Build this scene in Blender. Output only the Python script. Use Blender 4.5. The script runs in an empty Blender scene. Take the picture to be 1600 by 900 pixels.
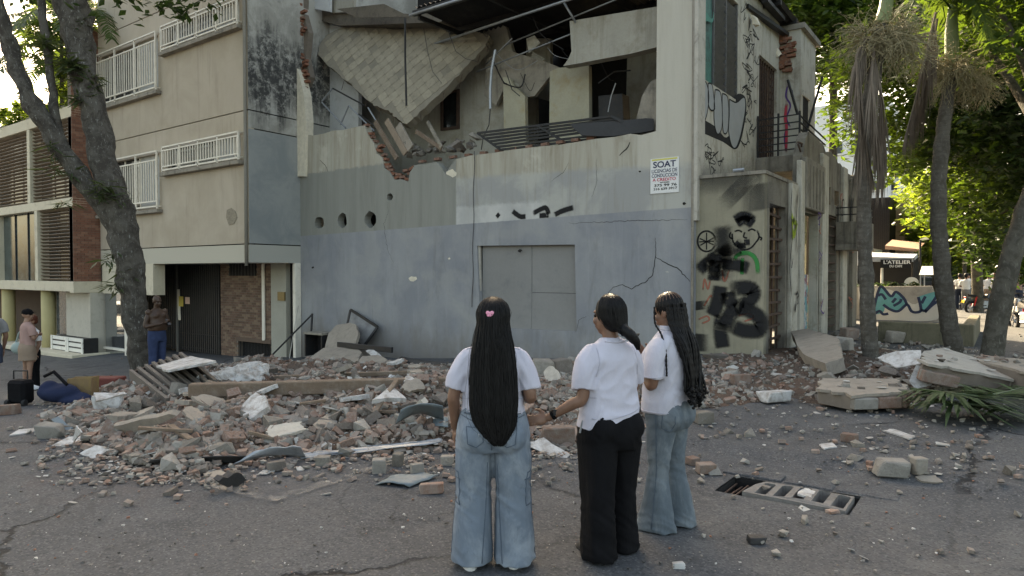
import bpy, bmesh, math, random
from mathutils import Vector, Matrix, Quaternion, noise
from mathutils.geometry import tessellate_polygon, intersect_point_tri_2d
from mathutils.bvhtree import BVHTree
R = math.radians
V = Vector
sc = bpy.context.scene
C = sc.collection

# ------------------------------------------------------------------ camera
YAW = R(35.8)
PITCH = math.atan(24 / 1067)
CAMZ = 1.8
FPX = 1067.0
cam_d = bpy.data.cameras.new('camera')
cam = bpy.data.objects.new('camera', cam_d)
C.objects.link(cam)
cam.location = (0, 0, CAMZ)
cam.rotation_euler = (R(90) - PITCH, 0, YAW)
cam_d.sensor_width = 36.0
cam_d.lens = 36.0 * FPX / 1600
cam_d.clip_end = 2000
sc.camera = cam

# ------------------------------------------------------------------ world, sun, exposure
SUN_AZ = V((-0.72, 0.69, 0)).normalized()          # towards the sun, over the roofs
SUN_EL = R(31)
world = bpy.data.worlds.new('World')
sc.world = world
world.use_nodes = True
wn = world.node_tree
wn.nodes.clear()
sky = wn.nodes.new('ShaderNodeTexSky')
sky.sky_type = 'NISHITA'
sky.sun_disc = False
sky.sun_elevation = SUN_EL
sky.sun_rotation = math.atan2(SUN_AZ.x, SUN_AZ.y)
sky.air_density = 1.0
sky.dust_density = 4.0
sky.ozone_density = 0.6
bg = wn.nodes.new('ShaderNodeBackground')
bg.inputs['Strength'].default_value = 0.13
wo = wn.nodes.new('ShaderNodeOutputWorld')
wn.links.new(sky.outputs[0], bg.inputs[0])
wn.links.new(bg.outputs[0], wo.inputs[0])
sun_d = bpy.data.lights.new('sun', 'SUN')
sun_d.energy = 4.2
sun_d.angle = R(0.5)
sun_d.color = (1.0, 0.93, 0.82)
sun = bpy.data.objects.new('sun', sun_d)
C.objects.link(sun)
sdir = V((SUN_AZ.x * math.cos(SUN_EL), SUN_AZ.y * math.cos(SUN_EL), math.sin(SUN_EL)))
sun.rotation_euler = sdir.to_track_quat('Z', 'Y').to_euler()
sun.location = (-20, 20, 40)
sc.view_settings.view_transform = 'Standard'
sc.view_settings.look = 'None'
sc.view_settings.gamma = 1
sc.view_settings.exposure = 2.25
sc.view_settings.use_white_balance = True
sc.view_settings.white_balance_temperature = 8800
sc.view_settings.white_balance_tint = 8
sc.view_settings.use_curve_mapping = False
sc.cycles.use_denoising = True
sc.cycles.max_bounces = 8
sc.cycles.transparent_max_bounces = 12

# ------------------------------------------------------------------ pixel -> place
FWH = V((-math.sin(YAW), math.cos(YAW), 0))
RT = V((math.cos(YAW), math.sin(YAW), 0))
FWD = FWH * math.cos(PITCH) + V((0, 0, -math.sin(PITCH)))
UPV = FWH * math.sin(PITCH) + V((0, 0, math.cos(PITCH)))
CAM = V((0, 0, CAMZ))

def ray(px, py):
    return FWD * FPX + RT * (px - 800) + UPV * (450 - py)
def at(px, py, d):
    r = ray(px, py)
    return CAM + r * (d / FPX)
def onY(px, py, Y):
    r = ray(px, py)
    return CAM + r * (Y / r.y)
def onX(px, py, X):
    r = ray(px, py)
    return CAM + r * (X / r.x)
def onZ(px, py, z):
    r = ray(px, py)
    return CAM + r * ((z - CAMZ) / r.z)
def onP(px, py, p0, n):
    r = ray(px, py)
    return CAM + r * ((p0 - CAM).dot(n) / r.dot(n))
def px_of(p):
    q = p - CAM
    d = q.dot(FWD)
    return 800 + FPX * q.dot(RT) / d, 450 - FPX * q.dot(UPV) / d

def interp(x, pts):
    if x <= pts[0][0]:
        return pts[0][1]
    for (a, za), (b, zb) in zip(pts, pts[1:]):
        if x <= b:
            t = (x - a) / (b - a)
            t = t * t * (3 - 2 * t) * .4 + t * .6
            return za + (zb - za) * t
    return pts[-1][1]
PROF_STREET = [(-70, -2.0), (-34, -1.6), (-24, -1.42), (-20, -1.2), (-17.5, -.86), (-15, -.46), (-12, -.14), (-9, 0), (60, 0)]
PROF_WALL = [(-70, -1.9), (-34, -1.45), (-23, -1.22), (-19, -.98), (-14.5, -.68), (-9, -.3), (-5.4, 0), (60, 0)]
def gz(x, y):
    k = min(1, max(0, (y - 8) / 5))
    k = k * k * (3 - 2 * k)
    z = interp(x, PROF_STREET) * (1 - k) + interp(x, PROF_WALL) * k
    # old kerb step towards the walk on the right half
    if x > -6:
        e = min(1, max(0, (x + 6) / 1.5))
        t = min(1, max(0, (y - 6.75) / .12))
        z += .07 * t * e
        t2 = min(1, max(0, (y - 7.6) / .2))
        z += .05 * t2 * e
    return z
def G(px, py, dz=0):
    r = ray(px, py)
    z = dz
    p = None
    for _ in range(14):
        p = CAM + r * ((z - CAMZ) / r.z)
        z = z * .4 + (gz(p.x, p.y) + dz) * .6
    return p

# ------------------------------------------------------------------ mesh builder
def wloc(o):
    l = V((0, 0, 0))
    while o is not None:
        l += o.location
        o = o.parent
    return l

class MB:
    def __init__(s):
        s.v = []; s.f = []; s.m = []; s.uv = None; s.mi = 0
    def add(s, vs, fs):
        b = len(s.v)
        s.v.extend(V(p) for p in vs)
        for f in fs:
            s.f.append(tuple(i + b for i in f)); s.m.append(s.mi)
        return s
    def box(s, c, size, rot=None):
        c = V(c); h = V(size) * .5
        vs = [V((x * h.x, y * h.y, z * h.z)) for z in (-1, 1) for y in (-1, 1) for x in (-1, 1)]
        if rot is not None:
            vs = [rot @ p for p in vs]
        return s.add([c + p for p in vs], [(0, 2, 3, 1), (4, 5, 7, 6), (0, 1, 5, 4), (2, 6, 7, 3), (0, 4, 6, 2), (1, 3, 7, 5)])
    def mm(s, a, b):
        a = V(a); b = V(b)
        return s.box((a + b) / 2, (abs(b.x - a.x), abs(b.y - a.y), abs(b.z - a.z)))
    def bar(s, p, q, w, h=None, up=(0, 0, 1)):
        p = V(p); q = V(q); h = h or w
        d = (q - p); L = d.length; d.normalize()
        u = V(up)
        if abs(d.dot(u)) > .98:
            u = V((0, 1, 0))
        sx = d.cross(u).normalized(); sz = sx.cross(d).normalized()
        m = Matrix((sx, d, sz)).transposed()
        return s.box((p + q) / 2, (w, L, h), m)
    def tube(s, pts, rad, n=8, cap=True, twist=0):
        pts = [V(p) for p in pts]
        if not hasattr(rad, '__len__'):
            rad = [rad] * len(pts)
        b = []; prev = None
        vs = []; fs = []
        for i, p in enumerate(pts):
            d = (pts[min(i + 1, len(pts) - 1)] - pts[max(i - 1, 0)]).normalized()
            if prev is None:
                a = V((1, 0, 0)) if abs(d.x) < .8 else V((0, 1, 0))
                u = d.cross(a).normalized()
            else:
                u = (prev - d * prev.dot(d)).normalized()
            prev = u
            w = d.cross(u)
            r = rad[i]
            rx, ry = r if hasattr(r, '__len__') else (r, r)
            for k in range(n):
                t = 2 * math.pi * k / n + twist * i
                vs.append(p + u * (math.cos(t) * rx) + w * (math.sin(t) * ry))
        for i in range(len(pts) - 1):
            for k in range(n):
                k2 = (k + 1) % n
                fs.append((i * n + k, i * n + k2, (i + 1) * n + k2, (i + 1) * n + k))
        if cap:
            fs.append(tuple(range(n))[::-1])
            fs.append(tuple((len(pts) - 1) * n + k for k in range(n)))
        return s.add(vs, fs)
    def ell(s, c, r, rot=None, nu=14, nv=9):
        c = V(c); vs = []; fs = []
        for j in range(nv + 1):
            t = math.pi * j / nv
            for i in range(nu):
                a = 2 * math.pi * i / nu
                p = V((r[0] * math.sin(t) * math.cos(a), r[1] * math.sin(t) * math.sin(a), r[2] * math.cos(t)))
                if rot is not None:
                    p = rot @ p
                vs.append(c + p)
        for j in range(nv):
            for i in range(nu):
                i2 = (i + 1) % nu
                fs.append((j * nu + i, (j + 1) * nu + i, (j + 1) * nu + i2, j * nu + i2))
        return s.add(vs, fs)
    def rings(s, rs, n=20, p=2.0, cap=True):
        """rs: list of (cx, cy, cz, rx, ry[, tiltx]) horizontal super-ellipses"""
        vs = []; fs = []
        for r in rs:
            cx, cy, cz, rx, ry = r[:5]
            tx = r[5] if len(r) > 5 else 0
            for k in range(n):
                a = 2 * math.pi * k / n
                ca, sa = math.cos(a), math.sin(a)
                x = math.copysign(abs(ca) ** (2 / p), ca) * rx
                y = math.copysign(abs(sa) ** (2 / p), sa) * ry
                vs.append(V((cx + x, cy + y, cz + y * tx)))
        for i in range(len(rs) - 1):
            for k in range(n):
                k2 = (k + 1) % n
                fs.append((i * n + k, i * n + k2, (i + 1) * n + k2, (i + 1) * n + k))
        if cap:
            fs.append(tuple(range(n))[::-1]); fs.append(tuple((len(rs) - 1) * n + k for k in range(n)))
        return s.add(vs, fs)
    def plate(s, outer, fn, d0, d1, holes=()):
        """polygon with holes in (u, v); fn(u, v, d) gives the place; extruded from d0 to d1"""
        loops = [list(outer)] + [list(h) for h in holes]
        polys = [[V((p[0], p[1], 0)) for p in l] for l in loops]
        flat = [p for l in loops for p in l]
        tris = tessellate_polygon(polys)
        n = len(flat)
        vs = [fn(p[0], p[1], d0) for p in flat] + [fn(p[0], p[1], d1) for p in flat]
        fs = [tuple(t) for t in tris] + [tuple(i + n for i in t[::-1]) for t in tris]
        k = 0
        for l in loops:
            m = len(l)
            for i in range(m):
                a, b = k + i, k + (i + 1) % m
                fs.append((a, b, b + n, a + n))
            k += m
        return s.add(vs, fs)
    def hull(s, pts):
        bm = bmesh.new()
        for p in pts:
            bm.verts.new(p)
        r = bmesh.ops.convex_hull(bm, input=bm.verts)
        dead = [g for g in r['geom_interior'] if isinstance(g, bmesh.types.BMVert)]
        if dead:
            bmesh.ops.delete(bm, geom=dead, context='VERTS')
        bm.verts.index_update()
        s.add([v.co.copy() for v in bm.verts], [tuple(v.index for v in f.verts) for f in bm.faces])
        bm.free()
        return s
    def ribbon(s, pts, w, nrm, taper=False, uv=True):
        """flat stroke lying in the plane with normal nrm; uv.y runs across for soft edges"""
        pts = [V(p) for p in pts]; nrm = V(nrm)
        if s.uv is None:
            s.uv = {}
        b = len(s.v); n = len(pts)
        for i, p in enumerate(pts):
            d = (pts[min(i + 1, n - 1)] - pts[max(i - 1, 0)]).normalized()
            u = d.cross(nrm).normalized()
            ww = w if not taper else w * (.35 + .65 * math.sin(math.pi * (i + .5) / n))
            s.v.append(p - u * ww / 2); s.v.append(p + u * ww / 2)
            s.uv[b + 2 * i] = (i / max(1, n - 1), 0.0); s.uv[b + 2 * i + 1] = (i / max(1, n - 1), 1.0)
        for i in range(n - 1):
            s.f.append((b + 2 * i, b + 2 * i + 1, b + 2 * i + 3, b + 2 * i + 2)); s.m.append(s.mi)
        return s
    def mesh(s, name, off=V((0, 0, 0)), recalc=True):
        me = bpy.data.meshes.new(name)
        me.from_pydata([tuple(p - off) for p in s.v], [], s.f)
        if recalc and s.uv is None:
            bm = bmesh.new(); bm.from_mesh(me)
            bmesh.ops.recalc_face_normals(bm, faces=bm.faces)
            bm.to_mesh(me); bm.free()
        if any(s.m) and len(me.polygons) == len(s.m):
            me.polygons.foreach_set('material_index', s.m)
        if s.uv is not None:
            l = me.uv_layers.new(name='uv')
            for lp in me.loops:
                l.data[lp.index].uv = s.uv.get(lp.vertex_index, (0, .5))
        me.update()
        return me
    def build(s, name, mat, parent=None, smooth=False, bevel=0, local=False):
        off = V((0, 0, 0)) if (parent is None or local) else wloc(parent)
        me = s.mesh(name, off)
        o = bpy.data.objects.new(name, me)
        C.objects.link(o)
        for m in (mat if isinstance(mat, (list, tuple)) else [mat]):
            me.materials.append(m)
        if bevel:
            bm = bmesh.new(); bm.from_mesh(me)
            ed = [e for e in bm.edges if len(e.link_faces) == 2 and e.calc_face_angle(0) > .6]
            bmesh.ops.bevel(bm, geom=ed, offset=bevel, segments=1, affect='EDGES', clamp_overlap=True)
            bm.to_mesh(me); bm.free()
        if smooth:
            me.shade_smooth()
        if parent is not None:
            o.parent = parent
        return o

def put(o, p):
    """give a top-level mesh its origin at p without moving it"""
    p = V(p)
    o.data.transform(Matrix.Translation(-p)); o.location = p
    return o
def tag(o, label, cat=None, group=None, kind=None):
    if label: o['label'] = label
    if cat: o['category'] = cat
    if group: o['group'] = group
    if kind: o['kind'] = kind
    return o
def empty(name, loc=(0, 0, 0)):
    o = bpy.data.objects.new(name, None)
    o.empty_display_size = .2
    C.objects.link(o); o.location = loc
    return o
def copy_tree(o, parent=None):
    c = o.copy(); C.objects.link(c)
    if parent is not None:
        c.parent = parent
    for ch in list(o.children):
        copy_tree(ch, c)
    return c
def dupe(o, parent=None, loc=None, rot=None, scale=None):
    c = o.copy(); C.objects.link(c); c.parent = parent
    if loc is not None: c.location = loc
    if rot is not None: c.rotation_euler = rot
    if scale is not None: c.scale = scale
    return c
def shape(name, me, mats, parent=None):
    o = bpy.data.objects.new(name, me); C.objects.link(o)
    o.parent = parent
    return o
def crom(pts, k=6):
    """Catmull-Rom through tuples of any length"""
    out = []
    n = len(pts)
    for i in range(n - 1):
        p0, p1, p2, p3 = pts[max(i - 1, 0)], pts[i], pts[i + 1], pts[min(i + 2, n - 1)]
        for j in range(k):
            t = j / k
            out.append(tuple(.5 * (2 * b + (c - a) * t + (2 * a - 5 * b + 4 * c - d) * t * t + (3 * b - a - 3 * c + d) * t ** 3) for a, b, c, d in zip(p0, p1, p2, p3)))
    out.append(tuple(pts[-1]))
    return out

# ------------------------------------------------------------------ materials
def lin(c):
    c /= 255.0
    return c / 12.92 if c <= .04045 else ((c + .055) / 1.055) ** 2.4
def col(r, g, b, k=1.5):
    """base colour of a surface that shows as r,g,b in the open shade of the photograph"""
    return (min(.9, lin(r) * k), min(.9, lin(g) * k), min(.9, lin(b) * k), 1)
def tint(c, k):
    return (min(1, c[0] * k), min(1, c[1] * k), min(1, c[2] * k), 1)

class NB:
    def __init__(s, name):
        s.mat = bpy.data.materials.new(name); s.mat.use_nodes = True
        s.nt = s.mat.node_tree; s.nt.nodes.clear()
    def n(s, t):
        return s.nt.nodes.new('ShaderNode' + t)
    def put(s, sock, v):
        if hasattr(v, 'is_output') or isinstance(v, bpy.types.NodeSocket):
            s.nt.links.new(v, sock)
        else:
            sock.default_value = v
    def pos(s):
        return s.n('NewGeometry').outputs['Position']
    def obj(s):
        return s.n('TexCoord').outputs['Object']
    def rnd(s):
        return s.n('ObjectInfo').outputs['Random']
    def math(s, op, a, b=0.0, clamp=False):
        m = s.n('Math'); m.operation = op; m.use_clamp = clamp
        s.put(m.inputs[0], a); s.put(m.inputs[1], b)
        return m.outputs[0]
    def mul(s, v, t):
        m = s.n('VectorMath'); m.operation = 'MULTIPLY'
        s.put(m.inputs[0], v); m.inputs[1].default_value = t
        return m.outputs[0]
    def addv(s, v, t):
        m = s.n('VectorMath'); m.operation = 'ADD'
        s.put(m.inputs[0], v); s.put(m.inputs[1], t)
        return m.outputs[0]
    def sep(s, v):
        m = s.n('SeparateXYZ'); s.put(m.inputs[0], v)
        return m.outputs
    def noise(s, v, scale, detail=6, rough=.6, dist=0.0, color=False):
        m = s.n('TexNoise'); s.put(m.inputs['Vector'], v)
        m.inputs['Scale'].default_value = scale; m.inputs['Detail'].default_value = detail
        m.inputs['Roughness'].default_value = rough; m.inputs['Distortion'].default_value = dist
        return m.outputs['Color' if color else 'Fac']
    def voro(s, v, scale, feat='F1', out='Distance', rand=1.0):
        m = s.n('TexVoronoi'); m.feature = feat; s.put(m.inputs['Vector'], v)
        m.inputs['Scale'].default_value = scale; m.inputs['Randomness'].default_value = rand
        return m.outputs[out]
    def ss(s, v, lo, hi, a=0.0, b=1.0):
        m = s.n('MapRange'); m.interpolation_type = 'SMOOTHSTEP'
        s.put(m.inputs[0], v); m.inputs[1].default_value = lo; m.inputs[2].default_value = hi
        m.inputs[3].default_value = a; m.inputs[4].default_value = b
        return m.outputs[0]
    def mix(s, f, a, b, blend='MIX'):
        m = s.n('Mix'); m.data_type = 'RGBA'; m.blend_type = blend
        s.put(m.inputs[0], f); s.put(m.inputs[6], a); s.put(m.inputs[7], b)
        return m.outputs[2]
    def bump(s, h, strength=.3, dist=.02, normal=None):
        m = s.n('Bump'); m.inputs['Strength'].default_value = strength; m.inputs['Distance'].default_value = dist
        s.put(m.inputs['Height'], h)
        if normal is not None:
            s.put(m.inputs['Normal'], normal)
        return m.outputs[0]
    def done(s, color, rough=.85, normal=None, spec=.3, metal=0.0, alpha=None, transl=None, coat=0.0, sheen=0.0):
        b = s.n('BsdfPrincipled'); o = s.n('OutputMaterial')
        s.put(b.inputs['Base Color'], color); s.put(b.inputs['Roughness'], rough)
        b.inputs['Specular IOR Level'].default_value = spec
        s.put(b.inputs['Metallic'], metal)
        b.inputs['Coat Weight'].default_value = coat
        if sheen: b.inputs['Sheen Weight'].default_value = sheen
        if normal is not None: s.put(b.inputs['Normal'], normal)
        if alpha is not None: s.put(b.inputs['Alpha'], alpha)
        out = b.outputs[0]
        if transl is not None:
            t = s.n('BsdfTranslucent'); s.put(t.inputs[0], transl[0])
            mx = s.n('MixShader'); mx.inputs[0].default_value = transl[1]
            s.nt.links.new(out, mx.inputs[1]); s.nt.links.new(t.outputs[0], mx.inputs[2])
            out = mx.outputs[0]
        s.nt.links.new(out, o.inputs[0])
        return s.mat

_mats = {}
def M(name, c, rough=.85, var=.25, scale=2.0, bump=.25, c2=None, amt2=.5, streak=None, samt=.5, local=False, rnd=0.0, spec=.3, metal=0.0, fine=14.0):
    """weathered surface: broad tone changes, a second colour in patches, run-down streaks, fine grain relief"""
    if name in _mats:
        return _mats[name]
    b = NB(name)
    p = b.obj() if local else b.pos()
    if local:
        cmb = b.n('CombineXYZ'); r = b.rnd()
        for i in range(3):
            b.put(cmb.inputs[i], b.math('MULTIPLY', r, 37.0 + 11 * i))
        p = b.addv(p, cmb.outputs[0])
    n1 = b.noise(p, scale, 7, .62)
    n2 = b.noise(p, scale * fine, 5, .65)
    k = b.math('ADD', b.math('MULTIPLY', b.math('SUBTRACT', n1, .5), 2.2 * var), b.math('MULTIPLY', b.math('SUBTRACT', n2, .5), 1.4 * var))
    k = b.math('ADD', k, 1.0)
    cc = c
    if c2 is not None:
        n3 = b.noise(p, scale * 1.7, 8, .7, .4)
        cc = b.mix(b.math('MULTIPLY', b.ss(n3, .60 - amt2 * .3, .86 - amt2 * .25), .8), c, c2)
    if streak is not None:
        q = b.mul(p, (3.0, 3.0, .22))
        n4 = b.noise(q, 1.6, 6, .65, .3)
        cc = b.mix(b.math('MULTIPLY', b.ss(n4, .5, .72), samt), cc, streak)
    if rnd:
        k = b.math('MULTIPLY', k, b.math('ADD', b.math('MULTIPLY', b.math('SUBTRACT', b.rnd(), .5), 2 * rnd), 1.0))
    cb = b.n('CombineXYZ')
    for i in range(3): b.put(cb.inputs[i], k)
    out = b.mix(1.0, cc, cb.outputs[0], 'MULTIPLY')
    nm = b.bump(n2, bump, .02) if bump else None
    _mats[name] = b.done(out, rough, nm, spec, metal)
    return _mats[name]
def spray(name, c, soft=.45, dens=.92, grain=.5):
    """spray paint: a stroke that fades towards its edges"""
    if name in _mats:
        return _mats[name]
    b = NB(name)
    u = b.n('UVMap'); x, y, z = b.sep(u.outputs[0])[:3]
    e = b.math('SUBTRACT', 1.0, b.math('ABSOLUTE', b.math('SUBTRACT', b.math('MULTIPLY', y, 2.0), 1.0)))
    n = b.noise(b.pos(), 26, 6, .7)
    e = b.math('ADD', e, b.math('MULTIPLY', b.math('SUBTRACT', n, .5), grain))
    e2 = b.math('MULTIPLY', b.ss(b.math('ADD', x, b.math('MULTIPLY', b.math('SUBTRACT', n, .5), .12)), 0.0, .14), b.ss(b.math('ADD', x, b.math('MULTIPLY', b.math('SUBTRACT', n, .5), .12)), .86, 1.0, 1, 0))
    a = b.math('MULTIPLY', b.math('MULTIPLY', b.ss(e, 0.02, soft), dens), e2)
    _mats[name] = b.done(c, .7, None, .2, alpha=a)
    return _mats[name]
def glassm(name, c, rough=.08, spec=.6):
    if name in _mats:
        return _mats[name]
    b = NB(name)
    n = b.noise(b.pos(), 3, 5, .6)
    k = b.mix(b.ss(n, .35, .7), c, tint(c, 1.8))
    _mats[name] = b.done(k, b.math('ADD', b.math('MULTIPLY', n, .15), rough), None, spec)
    return _mats[name]
# ================================================================== shared materials
rnd = random.Random(7)
def gcol(r, g, b):
    m = (r + g + b) / 3
    return col(m + (r - m) * .55 - 4, m + (g - m) * .55, m + (b - m) * .55 + 4, .7)
def asphalt():
    b = NB('dusty_asphalt')
    p = b.pos(); x, y, z = b.sep(p)[:3]
    big = b.noise(p, .35, 6, .6, .5)
    mid = b.noise(p, 1.7, 8, .68, .6)
    fine = b.noise(p, 22, 6, .75)
    grit = b.voro(p, 55, 'F1')
    c = b.mix(b.ss(big, .3, .7), gcol(82, 80, 80), gcol(98, 93, 89))
    c = b.mix(b.math('MULTIPLY', b.ss(mid, .52, .68), .55), c, gcol(116, 108, 101))
    c = b.mix(b.math('MULTIPLY', b.ss(mid, .32, .46, 1, 0), .6), c, gcol(62, 60, 60))
    # pale plaster and brick dust blown out from the heap
    dx = b.math('SUBTRACT', x, -8.2); dy = b.math('SUBTRACT', y, 3.0)
    r = b.math('SQRT', b.math('ADD', b.math('MULTIPLY', dx, b.math('MULTIPLY', dx, .25)), b.math('MULTIPLY', dy, dy)))
    red = b.math('MULTIPLY', b.ss(r, .2, 2.3, 1, 0), b.ss(b.noise(p, 1.1, 7, .7, .8), .44, .62))
    c = b.mix(b.math('MULTIPLY', red, .5), c, gcol(122, 84, 70))
    walk = b.math('MULTIPLY', b.ss(y, 6.6, 7.8), b.ss(x, -9, -5))
    c = b.mix(b.math('MULTIPLY', walk, .7), c, gcol(98, 90, 82))
    # pale dust drifted along the heap foot
    c = b.mix(b.math('MULTIPLY', b.math('MULTIPLY', b.ss(y, 2.6, 4.6), b.ss(b.noise(p, 1.4, 8, .7, .9), .45, .66)), .5), c, gcol(124, 118, 110))
    warm = b.ss(b.noise(b.addv(p, (1, 5, 2)), .5, 5, .6, .5), .5, .7)
    c = b.mix(b.math('MULTIPLY', warm, .35), c, gcol(118, 106, 96))
    patch = b.ss(b.noise(b.addv(p, (3, 9, 0)), .28, 2, .4, .3), .52, .54)
    c = b.mix(b.math('MULTIPLY', patch, .3), c, gcol(70, 69, 70))
    stain = b.ss(b.noise(p, .8, 4, .5, 1.2), .58, .7)
    c = b.mix(b.math('MULTIPLY', stain, .35), c, gcol(50, 48, 48))
    agg = b.voro(p, 75, 'F1', 'Color'); ax_ = b.sep(agg)[0]
    c = b.mix(b.math('MULTIPLY', b.ss(ax_, .72, .95), .5), c, gcol(132, 127, 122))
    c = b.mix(b.math('MULTIPLY', b.ss(ax_, .05, .25, 1, 0), .5), c, gcol(50, 49, 49))
    c = b.mix(b.ss(fine, .62, .8), c, tint(gcol(120, 114, 108), 1.2))
    c = b.mix(b.math('MULTIPLY', b.ss(fine, .24, .4, 1, 0), .6), c, gcol(45, 43, 42))
    ck = b.voro(b.addv(p, b.mul(b.noise(p, 2.0, 5, .7, color=True), (.5, .5, .5))), .33, 'DISTANCE_TO_EDGE')
    ck2 = b.voro(b.addv(p, b.mul(b.noise(p, 3.0, 5, .7, color=True), (.35, .35, .35))), .9, 'DISTANCE_TO_EDGE')
    crack = b.math('MULTIPLY', b.ss(ck, .002, .013, 1, 0), b.ss(b.noise(p, .22, 3), .46, .56))
    crack = b.math('MAXIMUM', crack, b.math('MULTIPLY', b.ss(ck2, .002, .009, .8, 0), b.ss(b.noise(b.addv(p, (7, 2, 0)), .4, 3), .55, .62)))
    c = b.mix(crack, c, gcol(28, 27, 27))
    h = b.math('SUBTRACT', b.math('ADD', fine, b.math('MULTIPLY', mid, .8)), b.math('MULTIPLY', crack, 1.5))
    nm = b.bump(h, .55, .02, b.bump(grit, .25, .006))
    return b.done(c, b.math('ADD', .72, b.math('MULTIPLY', mid, .25)), nm, .35)
m_ground = asphalt()
m_conc = M('weathered_concrete', col(118, 112, 102), var=.3, scale=1.5, c2=col(82, 78, 72), amt2=.5, streak=col(60, 56, 50), samt=.6)
m_conc_l = M('pale_concrete', col(148, 143, 134), var=.22, scale=2.2, c2=col(104, 99, 91), amt2=.4)
m_white = M('white_paint', col(186, 184, 176), var=.12, scale=2, rough=.6, c2=col(140, 134, 122), amt2=.25, bump=.1)
m_black = M('black_metal', (.02, .02, .021, 1), rough=.5, var=.5, scale=5, bump=.1, c2=(.05, .032, .022, 1), amt2=.35)
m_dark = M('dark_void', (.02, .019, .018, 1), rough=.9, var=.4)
m_rust = M('rusty_steel', (.075, .05, .04, 1), rough=.8, var=.5, scale=6, c2=(.12, .06, .035, 1), amt2=.5)
m_galv = M('galvanised_steel', (.30, .32, .34, 1), rough=.42, var=.3, scale=3, metal=.5, c2=(.16, .15, .14, 1), amt2=.35)
m_wood = M('dusty_timber', (.16, .115, .082, 1), rough=.8, var=.4, scale=3, c2=(.26, .22, .18, 1), amt2=.5)
m_brick = [M('brick_%d' % i, c, var=.3, scale=6, rough=.9, c2=(.30, .25, .21, 1), amt2=a, local=False, bump=.4)
           for i, (c, a) in enumerate([((.22, .095, .06, 1), .3), ((.27, .125, .08, 1), .5), ((.19, .10, .072, 1), .45), ((.25, .17, .13, 1), .6)])]
m_mortar = M('mortar', col(96, 88, 80), var=.3, scale=8)
m_crack = M('crack_shadow_gap', (.02, .018, .016, 1), var=.2, bump=0)
m_dkglass = glassm('dark_glass', (.015, .018, .02, 1), .06, .5)
m_scar = M('bare_render', col(176, 168, 152), var=.3, scale=9)

# ================================================================== ground
def axis(lo, hi, a, b, fine, marks):
    xs = set(marks)
    v = a
    while v <= b:
        if all(abs(v - m) > fine * .35 for m in marks): xs.add(round(v, 4))
        v += fine
    st = fine; v = b
    while v < hi:
        st *= 1.22; v += st; xs.add(min(v, hi))
    st = fine; v = a
    while v > lo:
        st *= 1.22; v -= st; xs.add(max(v, lo))
    return sorted(xs)
DR = (-1.92, -0.91, 5.52, 6.06)          # drain pit
gx = axis(-400, 400, -13, 4, .13, [DR[0], DR[1]])
gy = axis(-60, 500, 1, 14, .13, [DR[2], DR[3]])
mb = MB()
for y in gy:
    for x in gx:
        z = gz(x, y)
        near = max(0, 1 - abs(x + 4) / 16) * max(0, 1 - abs(y - 7) / 12)
        z += near * (.022 * (noise.noise(V((x * .7, y * .7, 1))) + .5 * noise.noise(V((x * 2.3, y * 2.3, 4)))))
        if y > 6.6 and x > -7:
            z += near * .022 * noise.noise(V((x * 5, y * 5, 9)))
        mb.v.append(V((x, y, z)))
nx = len(gx)
for j in range(len(gy) - 1):
    for i in range(nx - 1):
        cxm, cym = (gx[i] + gx[i + 1]) / 2, (gy[j] + gy[j + 1]) / 2
        if DR[0] < cxm < DR[1] and DR[2] < cym < DR[3]:
            continue
        mb.f.append((j * nx + i, j * nx + i + 1, (j + 1) * nx + i + 1, (j + 1) * nx + i)); mb.m.append(0)
ground = mb.build('ground', m_ground, smooth=True)
tag(ground, 'dusty cracked grey asphalt street strewn with brick dust', kind='structure')

# faded right-angled road marking
m_mark = NB('faded_road_paint'); _p = m_mark.pos()
_a = m_mark.math('MULTIPLY', m_mark.ss(m_mark.noise(_p, 7, 8, .75), .42, .62), .5)
m_mark = m_mark.done(col(126, 121, 114), .85, None, .2, alpha=_a)
def strip(pts, w):
    mb = MB(); pts = [V((a, b, 0)) for a, b in pts]
    mb.uv = None
    n = len(pts)
    P = []
    for i in range(n - 1):
        for k in range(12):
            P.append(pts[i].lerp(pts[i + 1], k / 12))
    P.append(pts[-1])
    for i, p in enumerate(P):
        d = (P[min(i + 1, len(P) - 1)] - P[max(i - 1, 0)]).normalized(); s = V((d.y, -d.x, 0)) * w / 2
        for q in (p - s, p + s):
            mb.v.append(V((q.x, q.y, gz(q.x, q.y) + .024)))
    for i in range(len(P) - 1):
        mb.f.append((2 * i, 2 * i + 1, 2 * i + 3, 2 * i + 2)); mb.m.append(0)
    return mb
a, b, c = G(290, 748), G(428, 784), G(660, 712)
tag(strip([(a.x, a.y), (b.x, b.y), (c.x, c.y)], .13).build('road_marking', m_mark), 'faded pale right-angled paint line on the asphalt before the rubble', kind='structure')

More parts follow.
